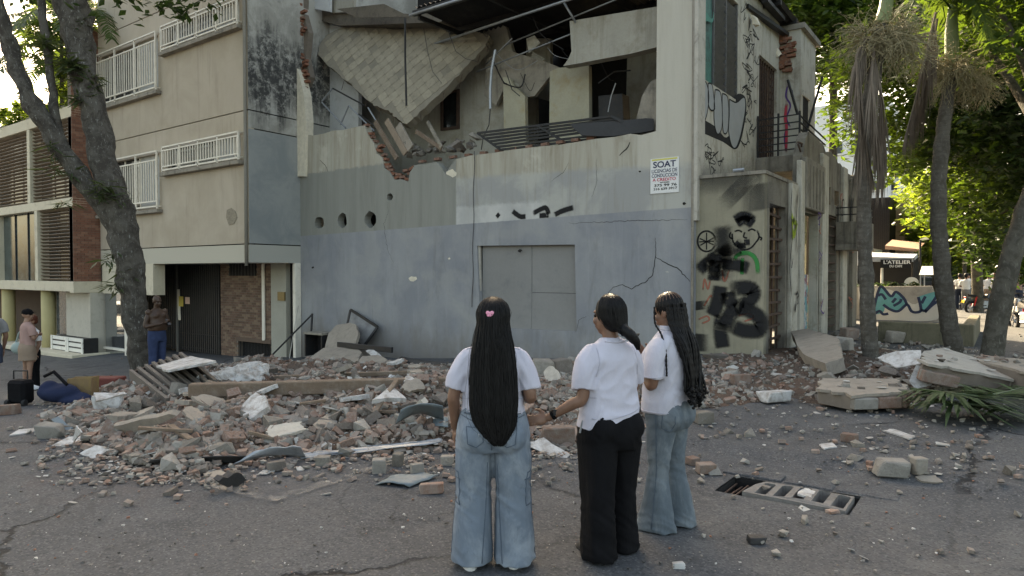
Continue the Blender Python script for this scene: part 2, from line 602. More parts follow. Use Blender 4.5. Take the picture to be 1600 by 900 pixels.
# ------------------------------------------------------------------ storm drain
dr = empty('storm_drain', ((DR[0] + DR[1]) / 2, DR[2], 0))
tag(dr, 'broken concrete storm drain grating with long open slots in the street', 'drain')
mb = MB()
x0, x1, y0, y1 = DR
for q in ((x0 - .03, y0, x0, y1), (x1, y0, x1 + .03, y1), (x0 - .03, y0 - .03, x1 + .03, y0), (x0 - .03, y1, x1 + .03, y1 + .03)):
    mb.mm((q[0], q[1], -.5), (q[2], q[3], -.02))
mb.mm((x0, y0, -.55), (x1, y1, -.48))
mb.build('pit', m_dark, dr)
sl = [(-1.70, y0 + .02), (-.94, y0 + .02), (-.94, y1 - .12), (-1.62, y1 - .12), (-1.67, y1 - .26)]
holes = []
for k in range(5):
    xc = -1.57 + k * .142
    yb, yt = y0 + .06, y1 - .165
    holes.append([(xc - .043 + .004 * math.sin(k * 3), yb), (xc + .043, yb + .005), (xc + .046, yt - .012), (xc + .028, yt + .008), (xc - .028, yt + .006), (xc - .046, yt - .014)])
mb = MB().plate(sl, lambda u, v, d: V((u, v, d + .01 * math.sin(u * 9))), -.07, .035, holes)
m_drain = M('drain_concrete', col(98, 95, 92), var=.3, scale=4, c2=col(68, 65, 62), amt2=.4, bump=.5)
mb.build('slotted_slab', m_drain, dr)
rr = random.Random(3)
for k, (xa, xb_) in enumerate([(x0 - .12, x0 + .38), (x0 + .4, x1 - .22), (x1 - .2, x1 + .26)]):
    pts = []
    for i in range(9):
        xx = xa + (xb_ - xa) * i / 8
        pts += [V((xx, y1 + .012 + rr.uniform(0, .02), rr.uniform(.0, .016))), V((xx, y1 + .2 + rr.uniform(-.04, .04), rr.uniform(.0, .018)))]
    pts += [V((xa, y1 + .012, -.15)), V((xb_, y1 + .012, -.15)), V((xa, y1 + .2, -.1)), V((xb_, y1 + .2, -.1))]
    MB().hull(pts).build('kerb_stone', m_ground, dr, bevel=.012)
mb = MB()
for k in range(5):
    mb.bar((x0 + .04 + k * .045, y0 + .02, -.05), (x0 + .02 + k * .05, y1 - .02, -.07 - .02 * (k % 2)), .012)
mb.build('bent_rebar', m_rust, dr)

# ================================================================== ruined corner building
FY = 14.07
XC = -5.36
XL = onY(470, 430, FY).x
bld = empty('ruined_building', (XC, FY, 0))
tag(bld, 'grey corner building with its upper floor torn open and collapsed', 'building')
def fuv(px, py):
    p = onY(px, py, FY)
    return (p.x, p.z)
FFN = lambda u, v, d: V((u, FY + d, v))

def facade_mat():
    b = NB('painted_facade')
    p = b.pos(); x, y, z = b.sep(p)[:3]
    n1 = b.noise(p, .9, 7, .62, .3); n2 = b.noise(p, 6, 7, .7); n3 = b.noise(p, 30, 5, .7)
    st = b.noise(b.mul(p, (3.2, 1, .28)), 1.0, 9, .72, .5)
    st2 = b.math('MULTIPLY', b.noise(b.mul(p, (13, 1, .35)), 1.0, 6, .68, .3), b.ss(n1, .3, .6, .75, 1.08))
    # zones
    left = b.ss(b.math('ADD', x, b.math('MULTIPLY', b.math('SUBTRACT', n2, .5), .06)), -12.03, -11.97, 1, 0)
    upper = b.mix(b.ss(st, .38, .8), col(142, 138, 127), col(108, 98, 82))
    upper = b.mix(b.math('MULTIPLY', b.ss(st2, .5, .8), .5), upper, col(92, 84, 72))
    upper = b.mix(b.math('MULTIPLY', b.ss(n1, .55, .7), .5), upper, col(168, 164, 152))
    green = b.mix(b.ss(st, .36, .8), col(116, 116, 110), col(102, 101, 95))
    green = b.mix(b.math('MULTIPLY', b.ss(st2, .58, .8), .4), green, col(136, 134, 122))
    pale = b.mix(b.ss(n1, .4, .62), col(126, 126, 124), col(142, 141, 135))
    pale = b.mix(b.math('MULTIPLY', b.ss(st, .48, .7), .5), pale, col(112, 106, 96))
    zz = b.math('ADD', z, b.math('MULTIPLY', b.math('SUBTRACT', n2, .5), .25))
    # right hand side: stained band on top, pale old paint beneath
    rz = b.ss(b.math('SUBTRACT', zz, b.math('MULTIPLY', b.math('ADD', x, 5.4), -.03)), 4.05, 4.22)
    right = b.mix(rz, pale, upper)
    smear = b.math('MULTIPLY', b.ss(zz, 3.5, 3.62, 1, 0), b.ss(b.math('ADD', x, b.math('MULTIPLY', n2, .6)), -9.2, -8.6, 1, 0))
    right = b.mix(b.math('MULTIPLY', smear, b.ss(n1, .3, .6, .35, .8)), right, col(164, 163, 160))
    lz = b.ss(zz, 4.95, 5.03)
    leftc = b.mix(lz, green, upper)
    c = b.mix(left, right, leftc)
    # column strip at the corner is brighter
    cc = b.ss(x, -6.72, -6.66)
    c = b.mix(b.math('MULTIPLY', b.math('MULTIPLY', cc, b.ss(zz, 4.0, 4.2)), .6), c, col(158, 154, 144))
    # lower coat of grey-blue paint
    line = b.math('ADD', b.math('MULTIPLY', b.math('ADD', x, 18.7), .0155), 2.99)
    low = b.ss(b.math('SUBTRACT', b.math('ADD', z, b.math('MULTIPLY', b.math('SUBTRACT', n2, .5), .03)), line), -.012, .012, 1, 0)
    grey = b.mix(b.ss(n1, .32, .7), col(108, 110, 114), col(122, 123, 124))
    grey = b.mix(b.math('MULTIPLY', b.ss(st, .5, .7), .35), grey, col(132, 133, 135))
    grey = b.mix(b.math('MULTIPLY', b.ss(n2, .6, .74), .3), grey, col(92, 93, 96))
    grey = b.mix(b.math('MULTIPLY', b.ss(b.noise(b.mul(p, (2.2, 1, .5)), 1.1, 9, .75, .8), .5, .72), .4), grey, col(90, 89, 88))
    grey = b.mix(b.math('MULTIPLY', b.ss(b.noise(b.addv(p, (4, 0, 7)), .55, 6, .65, .6), .52, .66), .35), grey, col(132, 131, 127))
    splash = b.noise(b.mul(p, (1.5, 1, .8)), 1.4, 8, .7, .6)
    dirt = b.math('MULTIPLY', b.ss(b.math('ADD', z, b.math('MULTIPLY', splash, 2.2)), .2, 1.9, 1, 0), .75)
    grey = b.mix(dirt, grey, col(98, 92, 84))
    c = b.mix(low, c, grey)
    chip = b.ss(b.noise(p, 3.4, 9, .75, .6), .70, .74)
    c = b.mix(b.math('MULTIPLY', chip, .75), c, col(160, 155, 145))
    c = b.mix(b.ss(n3, .72, .8), c, col(70, 68, 64))
    nm = b.bump(b.math('ADD', b.math('MULTIPLY', n2, .6), b.math('MULTIPLY', n3, .35)), .35, .02)
    return b.done(c, .82, nm, .25)
m_facade = facade_mat()

top = 9.35
xr = onY(1026, 200, FY).x
outer = [(XL, -2.2), (XC, -1.0), (XC, top), (xr, top), fuv(1025, 205), fuv(1002, 211), fuv(985, 209), fuv(960, 214), fuv(930, 217),
         fuv(900, 222), fuv(872, 227), fuv(850, 228), fuv(800, 234), fuv(770, 239), fuv(735, 243), fuv(712, 249), fuv(702, 262), fuv(697, 274),
         fuv(690, 262), fuv(682, 253), fuv(664, 256), fuv(648, 258), fuv(640, 270), fuv(638, 284), fuv(627, 280), fuv(616, 281), fuv(608, 268),
         fuv(600, 262), fuv(597, 246), fuv(588, 240), fuv(584, 224), fuv(575, 212), fuv(569, 196), fuv(552, 199), fuv(538, 203), fuv(520, 204), fuv(505, 209),
         fuv(488, 212), fuv(480, 210), fuv(472, 206), (XL, fuv(470, 205)[1])]
def circ(px, py, rx, ry, n=14):
    rr = random.Random(px)
    return [fuv(px + rx * math.cos(2 * math.pi * k / n) * rr.uniform(.86, 1.08), py + ry * math.sin(2 * math.pi * k / n) * rr.uniform(.88, 1.06)) for k in range(n)]
win = [fuv(745, 384), fuv(751, 512), fuv(901, 518), fuv(898, 382)]
holes = [win, circ(499, 348, 8, 10), circ(535, 345, 7.5, 12.5), circ(579, 343, 9.5, 13), circ(609, 308, 5, 6)]
MB().plate(outer, FFN, 0, .26, holes).build('front_wall', m_facade, bld)
# dark room behind the pipe holes and behind the boards
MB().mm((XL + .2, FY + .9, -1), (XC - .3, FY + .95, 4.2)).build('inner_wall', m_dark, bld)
# boarded window
boards = empty('x')
bpy.data.objects.remove(boards)
m_board = M('painted_boards', col(110, 109, 107), var=.14, scale=1.0, c2=col(92, 92, 94), amt2=.3, bump=.1)
fx0, fx1 = win[0][0], win[3][0]
zb, zt = win[1][1] - .03, win[0][1] + .03
xm = onY(826, 450, FY).x; zs = onY(860, 458, FY).z
for nm, (a0, a1, b0, b1, dd) in enumerate([(fx0 + .08, xm - .004, zb, zt, .14), (xm + .006, fx1 + .05, zs + .004, zt, .145), (xm + .006, fx1 + .05, zb, zs - .004, .135)]):
    MB().mm((a0, FY + dd, b0), (a1, FY + dd + .03, b1)).build('window_board', m_board, bld, bevel=.004)
MB().mm((fx0 - .06, FY + .05, zb), (fx0 + .07, FY + .12, zt)).build('window_jamb', m_conc_l, bld, bevel=.01)
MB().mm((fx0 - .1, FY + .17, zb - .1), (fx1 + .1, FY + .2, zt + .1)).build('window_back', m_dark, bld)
# repaired panel line and cracks, chips, cable
def wall_crack(pxs, w, Y=FY, name='crack', mat=m_crack, par=bld):
    P = []
    rr = random.Random(int(pxs[0][0] * 7))
    for (a, b), (c, d) in zip(pxs, pxs[1:]):
        n = max(2, int(math.hypot(c - a, d - b) / 4))
        for k in range(n):
            t = k / n
            P.append(onY(a + (c - a) * t + rr.uniform(-1, 1), b + (d - b) * t + rr.uniform(-1, 1), Y - .004))
    P.append(onY(*pxs[-1], Y - .004))
    mb = MB().ribbon(P, w * .6, (0, -1, 0), taper=True); mb.uv = None
    return mb.build(name, mat, par)
for pts, w in [([(1024, 372), (1025, 398), (1022, 412), (1020, 430), (1008, 441), (986, 451), (972, 444), (958, 449), (946, 464)], .03),
               ([(1024, 402), (1040, 411), (1058, 418), (1078, 440)], .035), ([(605, 314), (606, 330), (600, 350), (602, 372), (606, 392), (615, 410)], .014),
               ([(916, 494), (905, 500), (901, 516)], .014), ([(888, 255), (880, 270), (868, 278), (862, 284)], .014), ([(902, 552), (925, 548)], .012),
               ([(985, 222), (978, 232), (968, 243)], .05), ([(888, 349), (960, 346), (1074, 343)], .016), ([(932, 248), (932, 290), (924, 308)], .012), ([(500, 250), (507, 258), (512, 268)], .03)]:
    wall_crack(pts, w)
for i, (px, py, r) in enumerate([(645, 436, 6), (702, 404, 2), (812, 392, 3), (1000, 268, 2), (489, 418, 2), (706, 270, 8), (1069, 318, 3)]):
    mb = MB()
    rr = random.Random(i)
    mb.plate([fuv(px + r * math.cos(k * .7) * rr.uniform(.6, 1.2), py + r * .8 * math.sin(k * .7) * rr.uniform(.6, 1.2)) for k in range(9)], FFN, -.006, .02)
    mb.build('chipped_patch', m_scar if i in (0, 1, 5) else m_crack, bld)
P = [onY(741 + .8 * math.sin(k * .9) - k * .15, 236 + k * 12.2, FY - .02) for k in range(21)]
MB().tube(P, .008, 5).build('hanging_cable', m_black, bld)
# black spray daub over the pale patch
mb = MB()
for q in ([(776, 334), (780, 339)], [(800, 329), (812, 338), (822, 338)], [(832, 334), (845, 327), (853, 325), (858, 336)], [(866, 336), (880, 329), (897, 324)], [(842, 337), (858, 336)]):
    P = crom([tuple(onY(a, b, FY - .005)) for a, b in q], 6)
    mb = MB().ribbon(P, .16, (0, -1, 0))
    mb.build('graffiti_daub', spray('spray_black', (.012, .012, .013, 1)), bld)
# left broken column
cl = [fuv(474, 276), fuv(480, 276), fuv(482, 190), fuv(479, 150), fuv(474, 128), fuv(470, 112), fuv(464, 102), fuv(458, 116), (fuv(456, 276)[0], fuv(470, 276)[1])]
MB().plate(cl, FFN, -.10, .2).build('broken_column', m_scar, bld)
# corner column: shaft proud of the wall, chamfered edge strip, downpipe
MB().plate([(XC - .02, 2.9), (XC + .07, 2.9), (XC + .07, top), (XC - .02, top)], FFN, -.05, .4).build('corner_pilaster', m_conc_l, bld, bevel=.01)
P = [V((XC - .03, FY - .035, z)) for z in (-.4, 2, 4, 6, 9.2)]
MB().tube(P, .03, 7).build('conduit', m_conc, bld, smooth=True)

m_soot0 = M('smoky_plaster', col(84, 79, 72), var=.3, scale=3, c2=col(58, 54, 50), amt2=.5)
# ---- upper floor: slab, rooms, roof
FZ = 4.35
MB().mm((XL + .1, FY + .27, FZ - .2), (XC - .1, 20, FZ)).build('floor_slab', m_conc, bld)
m_in = M('stained_plaster', col(132, 129, 120), var=.22, scale=1.2, c2=col(112, 106, 92), amt2=.5, streak=col(96, 90, 76), samt=.5)
m_inw = M('whitewashed_plaster', col(158, 160, 160), var=.15, scale=1.2, c2=col(128, 127, 122), amt2=.4)
m_inc = M('yellowed_plaster', col(134, 130, 114), var=.2, scale=1.4, c2=col(128, 112, 80), amt2=.4)
def yplate(name, pts, Y, d, mat, holes=(), par=bld):
    f = lambda a, b: (onY(a, b, Y).x, onY(a, b, Y).z)
    return MB().plate([f(*p) for p in pts], lambda u, v, dd: V((u, Y + dd, v)), 0, d, [[f(*p) for p in h] for h in holes]).build(name, mat, par)
yplate('room_wall', [(440, 300), (440, 40), (520, 20), (560, 30), (560, 300)], 15.3, .15, m_inw)
yplate('room_wall', [(560, 280), (560, 30), (700, 20), (790, 40), (815, 130), (818, 280)], 16.3, .15, m_in, [[(690, 148), (690, 202), (714, 198), (714, 142)]])
yplate('picture_window', [(688, 204), (688, 146), (717, 139), (717, 201)], 16.25, .06, m_rust, [[(691, 200), (691, 149), (713, 143), (713, 197)]])
yplate('pane', [(690, 203), (690, 147), (715, 140), (715, 200)], 16.36, .02, m_dkglass)
yplate('room_wall', [(788, 240), (786, 120), (796, 122), (800, 130), (820, 150), (822, 240)], 15.8, .14, m_inc)
yplate('room_wall', [(822, 240), (822, 60), (860, 60), (860, 240)], 17.4, .14, m_in, [[(838, 238), (838, 152), (859, 158), (859, 238)]])
yplate('room_wall', [(858, 240), (859, 112), (872, 106), (920, 102), (921, 240)], 15.7, .16, m_inc)
yplate('room_wall', [(976, 250), (980, 90), (1060, 60), (1060, 250)], 18.4, .14, m_in)
yplate('lintel', [(880, 103), (888, 92), (893, 80), (890, 33), (1040, 8), (1040, 70), (985, 84), (940, 92), (905, 99)], 14.9, .28, m_in)
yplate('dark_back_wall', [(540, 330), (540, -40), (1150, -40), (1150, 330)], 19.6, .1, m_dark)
MB().mm((XC - .42, FY + .27, FZ), (XC - .36, 20, 8.7)).build('room_wall', m_in, bld)
# slanting broken partition and dark cupboard by the corner column
yplate('fallen_partition', [(995, 182), (1003, 150), (1016, 128), (1028, 122), (1028, 215), (990, 215)], 14.6, .06, m_conc)
yplate('cupboard', [(935, 150), (972, 146), (975, 205), (936, 205)], 15.9, .4, m_black)
yplate('broken_ceiling', [(757, 150), (760, 90), (790, 78), (850, 95), (885, 110), (884, 120), (860, 118), (835, 150), (820, 152), (800, 132), (790, 132), (775, 165)], 16.0, .12, m_conc)
# roof sheets and their steel
rx0, rx1, ry0, ry1, RZ = -13.3, -4.9, 13.85, 21.2, 9.0
m_roof = M('sooty_roof_sheet', (.03, .03, .032, 1), rough=.7, var=.4, scale=1.5, c2=(.06, .055, .05, 1), amt2=.4)
for k in range(8):
    a0 = rx0 + (rx1 - rx0) * k / 8; a1 = rx0 + (rx1 - rx0) * (k + 1) / 8
    mb = MB(); n = 12
    yb = ry1 if k > 1 else ry1 - 1.8 + k * .8
    for i in range(n + 1):
        x = a0 + (a1 - a0) * i / n * .99
        z = RZ + .1 + .035 * math.cos(i * math.pi)
        for yy, dz in ((ry0, 0), (yb, -.1)):
            mb.v.append(V((x, yy, z + dz))); mb.v.append(V((x, yy, z + dz + .012)))
    for i in range(n):
        a = 4 * i
        for q in ((a, a + 4, a + 6, a + 2), (a + 1, a + 3, a + 7, a + 5), (a, a + 1, a + 5, a + 4), (a + 2, a + 6, a + 7, a + 3)):
            mb.f.append(q); mb.m.append(0)
    mb.build('roof_sheet', m_roof, bld)
for k, yy in enumerate([13.9, 15.6, 17.3, 19.0, 20.7]):
    MB().bar((rx0 - .1 - .12 * k, yy, RZ - .02), (rx1, yy, RZ - .02), .09, .14).build('purlin', m_black, bld)
for k, xx in enumerate([-13.2, -10.8, -8.4]):
    MB().bar((xx, 13.9, RZ - .16), (xx + .5, 20.6, RZ - .2), .08, .12).build('rafter', m_black, bld)
# pale conduit frame under the roof
fr = [onY(640, 26, 13.95), onY(727, 2, 13.95)]
for a, b, r in [((668, 72, 15.5), (905, -6, 14.3), .035), ((745, 112, 15.8), (905, 48, 15.2), .022), ((640, 24, 13.8), (735, -6, 13.8), .04), ((790, 70, 15.6), (985, -10, 15.0), .02),
                ((905, 44, 15.0), (880, 2, 14.6), .03), ((760, 100, 15.9), (800, 60, 15.5), .02)]:
    MB().tube([onY(*a), onY(*b)], r, 7).build('ceiling_pipe', m_galv, bld, smooth=True)
_r = random.Random(44)
for k in range(14):
    a_ = (_r.uniform(745, 1015), _r.uniform(20, 120)); b_ = (a_[0] + _r.uniform(-70, 70), a_[1] + _r.uniform(10, 75))
    Ya = _r.uniform(15.0, 16.4)
    mid = ((a_[0] + b_[0]) / 2 + _r.uniform(-12, 12), (a_[1] + b_[1]) / 2 + _r.uniform(0, 22))
    MB().tube([V(q) for q in crom([tuple(onY(*a_, Ya)), tuple(onY(*mid, Ya - .1)), tuple(onY(*b_, Ya))], 6)], _r.choice((.008, .012, .02)), 5).build('dangling_wire', m_black if k % 3 else m_galv, bld)
for k in range(9):
    px = _r.uniform(760, 1000); py = _r.uniform(60, 130); s__ = _r.uniform(.15, .45)
    c_ = onY(px, py, _r.uniform(15.6, 17))
    MB().hull([c_ + V((_r.uniform(-1, 1), _r.uniform(-.1, .1), _r.uniform(-1, 1))) * s__ for _ in range(7)]).build('torn_plaster', m_in if k % 2 else m_soot0, bld)
# upper-left wreckage of the next floor
m_soot = M('sooty_concrete', col(84, 78, 70), var=.35, scale=2, c2=col(54, 50, 46), amt2=.5, bump=.5)
yplate('broken_slab_edge', [(470, 26), (500, 32), (530, 40), (600, 38), (690, 34), (700, 20), (640, 22), (560, 14), (500, 8), (480, -6), (465, -10)], 15.0, .7, m_soot)
yplate('room_wall', [(480, 12), (478, -30), (515, -30), (515, 18)], 14.7, .1, m_inw)
yplate('room_wall', [(518, 20), (516, -40), (556, -40), (552, 18)], 14.9, .1, m_in)
yplate('ceiling_panel', [(526, 14), (600, 6), (640, 26), (560, 28)], 14.4, .03, m_soot)
yplate('brick_wall_stub', [(458, 140), (456, -30), (476, -30), (474, 20), (482, 50), (478, 90), (485, 120), (478, 135)], 14.25, .2, m_mortar)
rr = random.Random(12)
bm_ = MB().box((0, 0, 0), (.25, .12, .075)).mesh('broken_brick')
bm_.materials.append(m_brick[0])
bm_b = MB().box((0, 0, 0), (.2, .12, .07)).mesh('broken_brick'); bm_b.materials.append(m_brick[2])
for k in range(34):
    py = -18 + k * 5.2
    o = shape('brick', bm_ if k % 3 else bm_b, None, bld)
    o.location = onY(466 + rr.uniform(-2, 9) + (5 if py > 90 else 0), py, 14.17) - wloc(bld)
    o.rotation_euler = (rr.uniform(-.1, .1), rr.uniform(-.12, .12), rr.uniform(-.3, .3))
notch = [(640, 272), (637, 281), (628, 278), (618, 279), (609, 266), (602, 258), (598, 244), (590, 236), (585, 222), (577, 210), (571, 197), (643, 264), (622, 274), (612, 272), (633, 268), (600, 250), (606, 262), (594, 230), (580, 216)]
for k, (a, b) in enumerate(notch):
    o = shape('brick', bm_ if k % 2 else bm_b, None, bld)
    o.location = onY(a + 2, b - 1, FY + .1) - wloc(bld)
    o.rotation_euler = (rr.uniform(-.2, .2), rr.uniform(-.3, .3), rr.uniform(-.4, .4))
for k in range(12):
    o = shape('brick', bm_b, None, bld)
    o.location = onY(660 + k * 24, 251 - k * 3.3, FY + .16) - wloc(bld) + V((0, 0, -.02))
    o.rotation_euler = (rr.uniform(-.1, .1), rr.uniform(-.1, .1), rr.uniform(-.2, .2))

# ---- tilted, collapsed ceiling slab with its diamond tiles
s0, s1, s2 = onY(635, 194, 14.35), onY(497, 78, 14.75), onY(765, 55, 15.75)
sn = (s1 - s0).cross(s2 - s0).normalized()
if sn.y > 0: sn = -sn
su = (s2 - s1).normalized(); sv = sn.cross(su).normalized()
if sv.z < 0: sv = -sv
def suv(px, py):
    q = onP(px, py, s0, sn) - s0
    return (q.dot(su), q.dot(sv))
SFN = lambda u, v, d: s0 + su * u + sv * v + sn * d
slab = empty('collapsed_slab', s0)
tag(slab, 'tilted collapsed ceiling slab with diamond tiles hanging in the torn upper floor', 'slab')
m_slab = M('ceiling_slab', col(106, 100, 89), var=.25, scale=1.6, c2=col(92, 86, 76), amt2=.5)
so_ = [suv(*p) for p in [(635, 195), (622, 186), (611, 175), (592, 168), (575, 158), (548, 132), (520, 108), (497, 86), (499, 70), (510, 55), (540, 40), (566, 36), (590, 42), (612, 46), (640, 44), (690, 42), (730, 47), (765, 56), (758, 72), (742, 90), (716, 118), (690, 143), (662, 170)]]
_r = random.Random(8); so2 = []
for i in range(len(so_)):
    a_, b_ = so_[i], so_[(i + 1) % len(so_)]
    for t in (0, .2, .4, .6, .8):
        so2.append((a_[0] + (b_[0] - a_[0]) * t + _r.uniform(-.035, .035), a_[1] + (b_[1] - a_[1]) * t + _r.uniform(-.035, .035)))
MB().plate(so2, SFN, -.26, 0).build('slab_body', m_slab, slab)
for i in range(3, len(so2), 6):
    p0_, p1_ = SFN(*so2[i], -.08), SFN(so2[i][0] * 1.02, so2[i][1] - .1, -.1)
    MB().tube([p0_, p1_ + V((_r.uniform(-.1, .1), -.05, _r.uniform(-.28, -.1)))], .008, 5).build('bent_rebar', m_rust, slab)
def inside(p, poly):
    c = False; n = len(poly)
    for i in range(n):
        (x1, y1), (x2, y2) = poly[i], poly[(i + 1) % n]
        if (y1 > p[1]) != (y2 > p[1]) and p[0] < (x2 - x1) * (p[1] - y1) / (y2 - y1) + x1: c = not c
    return c
tm = []
for k in range(3):
    mb = MB(); h = .185
    pts = [(-h, 0), (-h * .52, -h * .56), (0, -h), (h * .52, -h * .56), (h, 0), (h * .52, h * .56), (0, h), (-h * .52, h * .56)]
    mb.plate(pts, lambda u, v, d: su * u + sv * v + sn * d, -.01, .011)
    me = mb.mesh('ceiling_tile'); tm.append(me)
    me.materials.append(M('ceiling_tile_%d' % k, tint(col(122, 115, 101), [1, .9, 1.08][k]), var=.25, scale=3, c2=col(98, 92, 82), amt2=.45))
us = [p[0] for p in so_]; vs_ = [p[1] for p in so_]
rr = random.Random(2); nt = 0
u0 = min(us)
for i in range(int((max(us) - u0) / .2) + 1):
    for j in range(int((max(vs_) - min(vs_)) / .2) + 1):
        if (i + j) % 2: continue
        u, v = u0 + i * .2, min(vs_) + j * .2
        if all(inside((u + a, v + b), so_) for a, b in ((-.15, 0), (.15, 0), (0, .15), (0, -.15))) and rr.random() < .93 and nt < 290:
            o = shape('ceiling_tile', tm[rr.choice((0, 0, 1, 2))], None, slab); nt += 1
            o.location = SFN(u, v, .001) - s0
# ---- side street face of the ruined building: upper floor
def fx(X):
    return lambda a, b: (onX(a, b, X).y, onX(a, b, X).z)
sf = fx(XC)
SX = lambda X: (lambda u, v, d: V((X - d, u, v)))
m_side = M('graffitied_render', col(150, 146, 136), var=.2, scale=1.4, c2=col(112, 104, 92), amt2=.45, streak=col(84, 76, 64), samt=.6)
m_side2 = M('sooty_render', col(104, 99, 90), var=.3, scale=1.3, c2=col(72, 68, 62), amt2=.55, streak=col(48, 45, 40), samt=.7)
Yw0, zw0 = sf(1096, 118); Yw1, zw1 = sf(1153, 160)
zwb = (zw0 + zw1) / 2; zwt = 8.35
Yd0 = sf(1186, 150)[0]; Yd1 = sf(1214, 150)[0]
MB().plate([(FY + .263, 3.7), (20.7, 3.7), (20.7, 8.98), (FY + .263, 8.98)], SX(XC), 0, .2, [[(Yw0, zwb), (Yw0, zwt), (Yw1, zwt), (Yw1, zwb)], [(Yd0, 4.78), (Yd0, 7.6), (Yd1, 7.6), (Yd1, 4.78)]]).build('side_wall', m_side, bld)
m_teal = M('teal_sprayed_steel', (.05, .16, .135, 1), rough=.6, var=.4, scale=2, c2=(.03, .03, .032, 1), amt2=.6)
m_shut = M('dark_shutter', (.1, .1, .1, 1), rough=.6, var=.4, scale=3, c2=(.07, .075, .07, 1), amt2=.4)
MB().mm((XC - .24, Yw0 - .05, zwb - .05), (XC - .203, Yw1 + .05, zwt + .05)).build('window_back', M('grimy_louvre_back', (.06, .062, .06, 1), var=.4, scale=2), bld)
wf = MB()
for yy in (Yw0 + .03, (Yw0 * 2 + Yw1) / 3, (Yw0 + 2 * Yw1) / 3, Yw1 - .03):
    wf.mm((XC - .1, yy - .03, zwb), (XC - .02, yy + .03, zwt))
wfo = wf.build('window_frame', m_shut, bld)
for pn in range(3):
    ya = Yw0 + .07 + pn * (Yw1 - Yw0) / 3; yb = ya + (Yw1 - Yw0) / 3 - .1
    if pn == 0:
        MB().mm((XC - .08, ya, zwb + .02), (XC - .06, yb, zwt - .02)).build('shutter_panel', m_teal, wfo); continue
    for k in range(13):
        zz = zwb + .1 + k * (zwt - zwb - .15) / 13
        MB().box((XC - .06, (ya + yb) / 2, zz), (.02, yb - ya, .15), Matrix.Rotation(.5, 3, 'Y')).build('shutter_slat', m_shut, wfo)
# balcony door grille
MB().mm((XC - .3, Yd0 - .05, 4.75), (XC - .24, Yd1 + .05, 7.65)).build('door_back', m_dark, bld)
for k in range(9):
    yy = Yd0 + (Yd1 - Yd0) * k / 8
    MB().mm((XC - .12, yy - .016, 4.78), (XC - .08, yy + .016, 7.6)).build('grille_bar', m_rust, bld)
for k in range(15):
    zz = 4.85 + k * .19
    MB().mm((XC - .15, Yd0, zz - .02), (XC - .125, Yd1, zz + .02)).build('grille_bar', m_rust, bld)
# teal and black bubble lettering below the shutters
def sp(px, py, X=XC, o=.006):
    p = onX(px, py, X); p.x += o
    return p
def spoly(name, pts, mat, o, par=bld, X=XC, k=4):
    P = crom([(a, b) for a, b in pts + [pts[0]]], k)[:-1]
    f = fx(X)
    return MB().plate([f(a, b) for a, b in P], lambda u, v, d: V((X + d, u, v)), .001, o).build(name, mat, par)
m_gb = M('graffiti_black', (.014, .014, .016, 1), var=.3, rough=.7, bump=0)
m_gw = M('graffiti_grey', col(128, 130, 130), var=.12, scale=3, rough=.7, bump=0)
m_gt = M('graffiti_teal', (.05, .2, .16, 1), var=.2, rough=.7, bump=0)
spoly('graffiti_shadow', [(1096, 186), (1096, 205), (1110, 213), (1130, 222), (1147, 233), (1155, 226), (1162, 200), (1166, 170), (1163, 150), (1150, 150), (1150, 190), (1135, 215), (1120, 200), (1105, 190)], m_gb, .004)
for q in ([(1096, 124), (1103, 130), (1107, 150), (1104, 178), (1098, 190), (1095, 160)], [(1106, 130), (1112, 133), (1115, 155), (1116, 170), (1110, 172), (1106, 160)],
          [(1117, 140), (1125, 145), (1128, 175), (1127, 200), (1121, 210), (1116, 195), (1115, 165)], [(1128, 146), (1136, 152), (1138, 180), (1136, 205), (1130, 207), (1128, 180)],
          [(1139, 155), (1150, 160), (1162, 152), (1164, 170), (1158, 205), (1150, 230), (1143, 228), (1138, 205), (1139, 178)]):
    spoly('graffiti_letter', q, m_gw, .008)
    mb = MB(); P = crom([tuple(sp(a, b, XC, .011)) for a, b in q + [q[0]]], 5)
    mb.ribbon(P, .035, (1, 0, 0)); mb.uv = None
    mb.build('graffiti_outline', m_gb, bld)
spoly('graffiti_teal', [(1094, 10), (1104, 20), (1112, 30), (1115, 18), (1113, 35), (1102, 34), (1098, 60), (1097, 100), (1094, 105)], m_gt, .006)
def scribble(name, strokes, w, mat, par, fn, nrm):
    for q in strokes:
        mb = MB(); mb.ribbon(crom([tuple(fn(a, b)) for a, b in q], 5), w, nrm)
        if 'soft' not in mat.name and 'spray' not in mat.name: mb.uv = None
        mb.build(name, mat, par)
tagk = []
rr = random.Random(21)
for (cx_, cy_, n_) in [(1160 + (k_ * 7) % 22, 12 + k_ * 13, 1) for k_ in range(17)] + [(1100 + (k_ * 5) % 40, 236 + (k_ * 9) % 30, 1) for k_ in range(6)] + [(1170, 60, 1), (1172, 85, 1), (1170, 108, 1), (1171, 140, 1), (1169, 160, 1), (1168, 215, 1), (1108, 228, 1), (1107, 243, 1), (1113, 260, 1)]:
    tagk.append([(cx_ + rr.uniform(-6, 6), cy_ + rr.uniform(-11, 11)) for _ in range(rr.randint(4, 8))])
scribble('graffiti_tag', tagk, .024, m_gb, bld, lambda a, b: sp(a, b, XC, .005), (1, 0, 0))
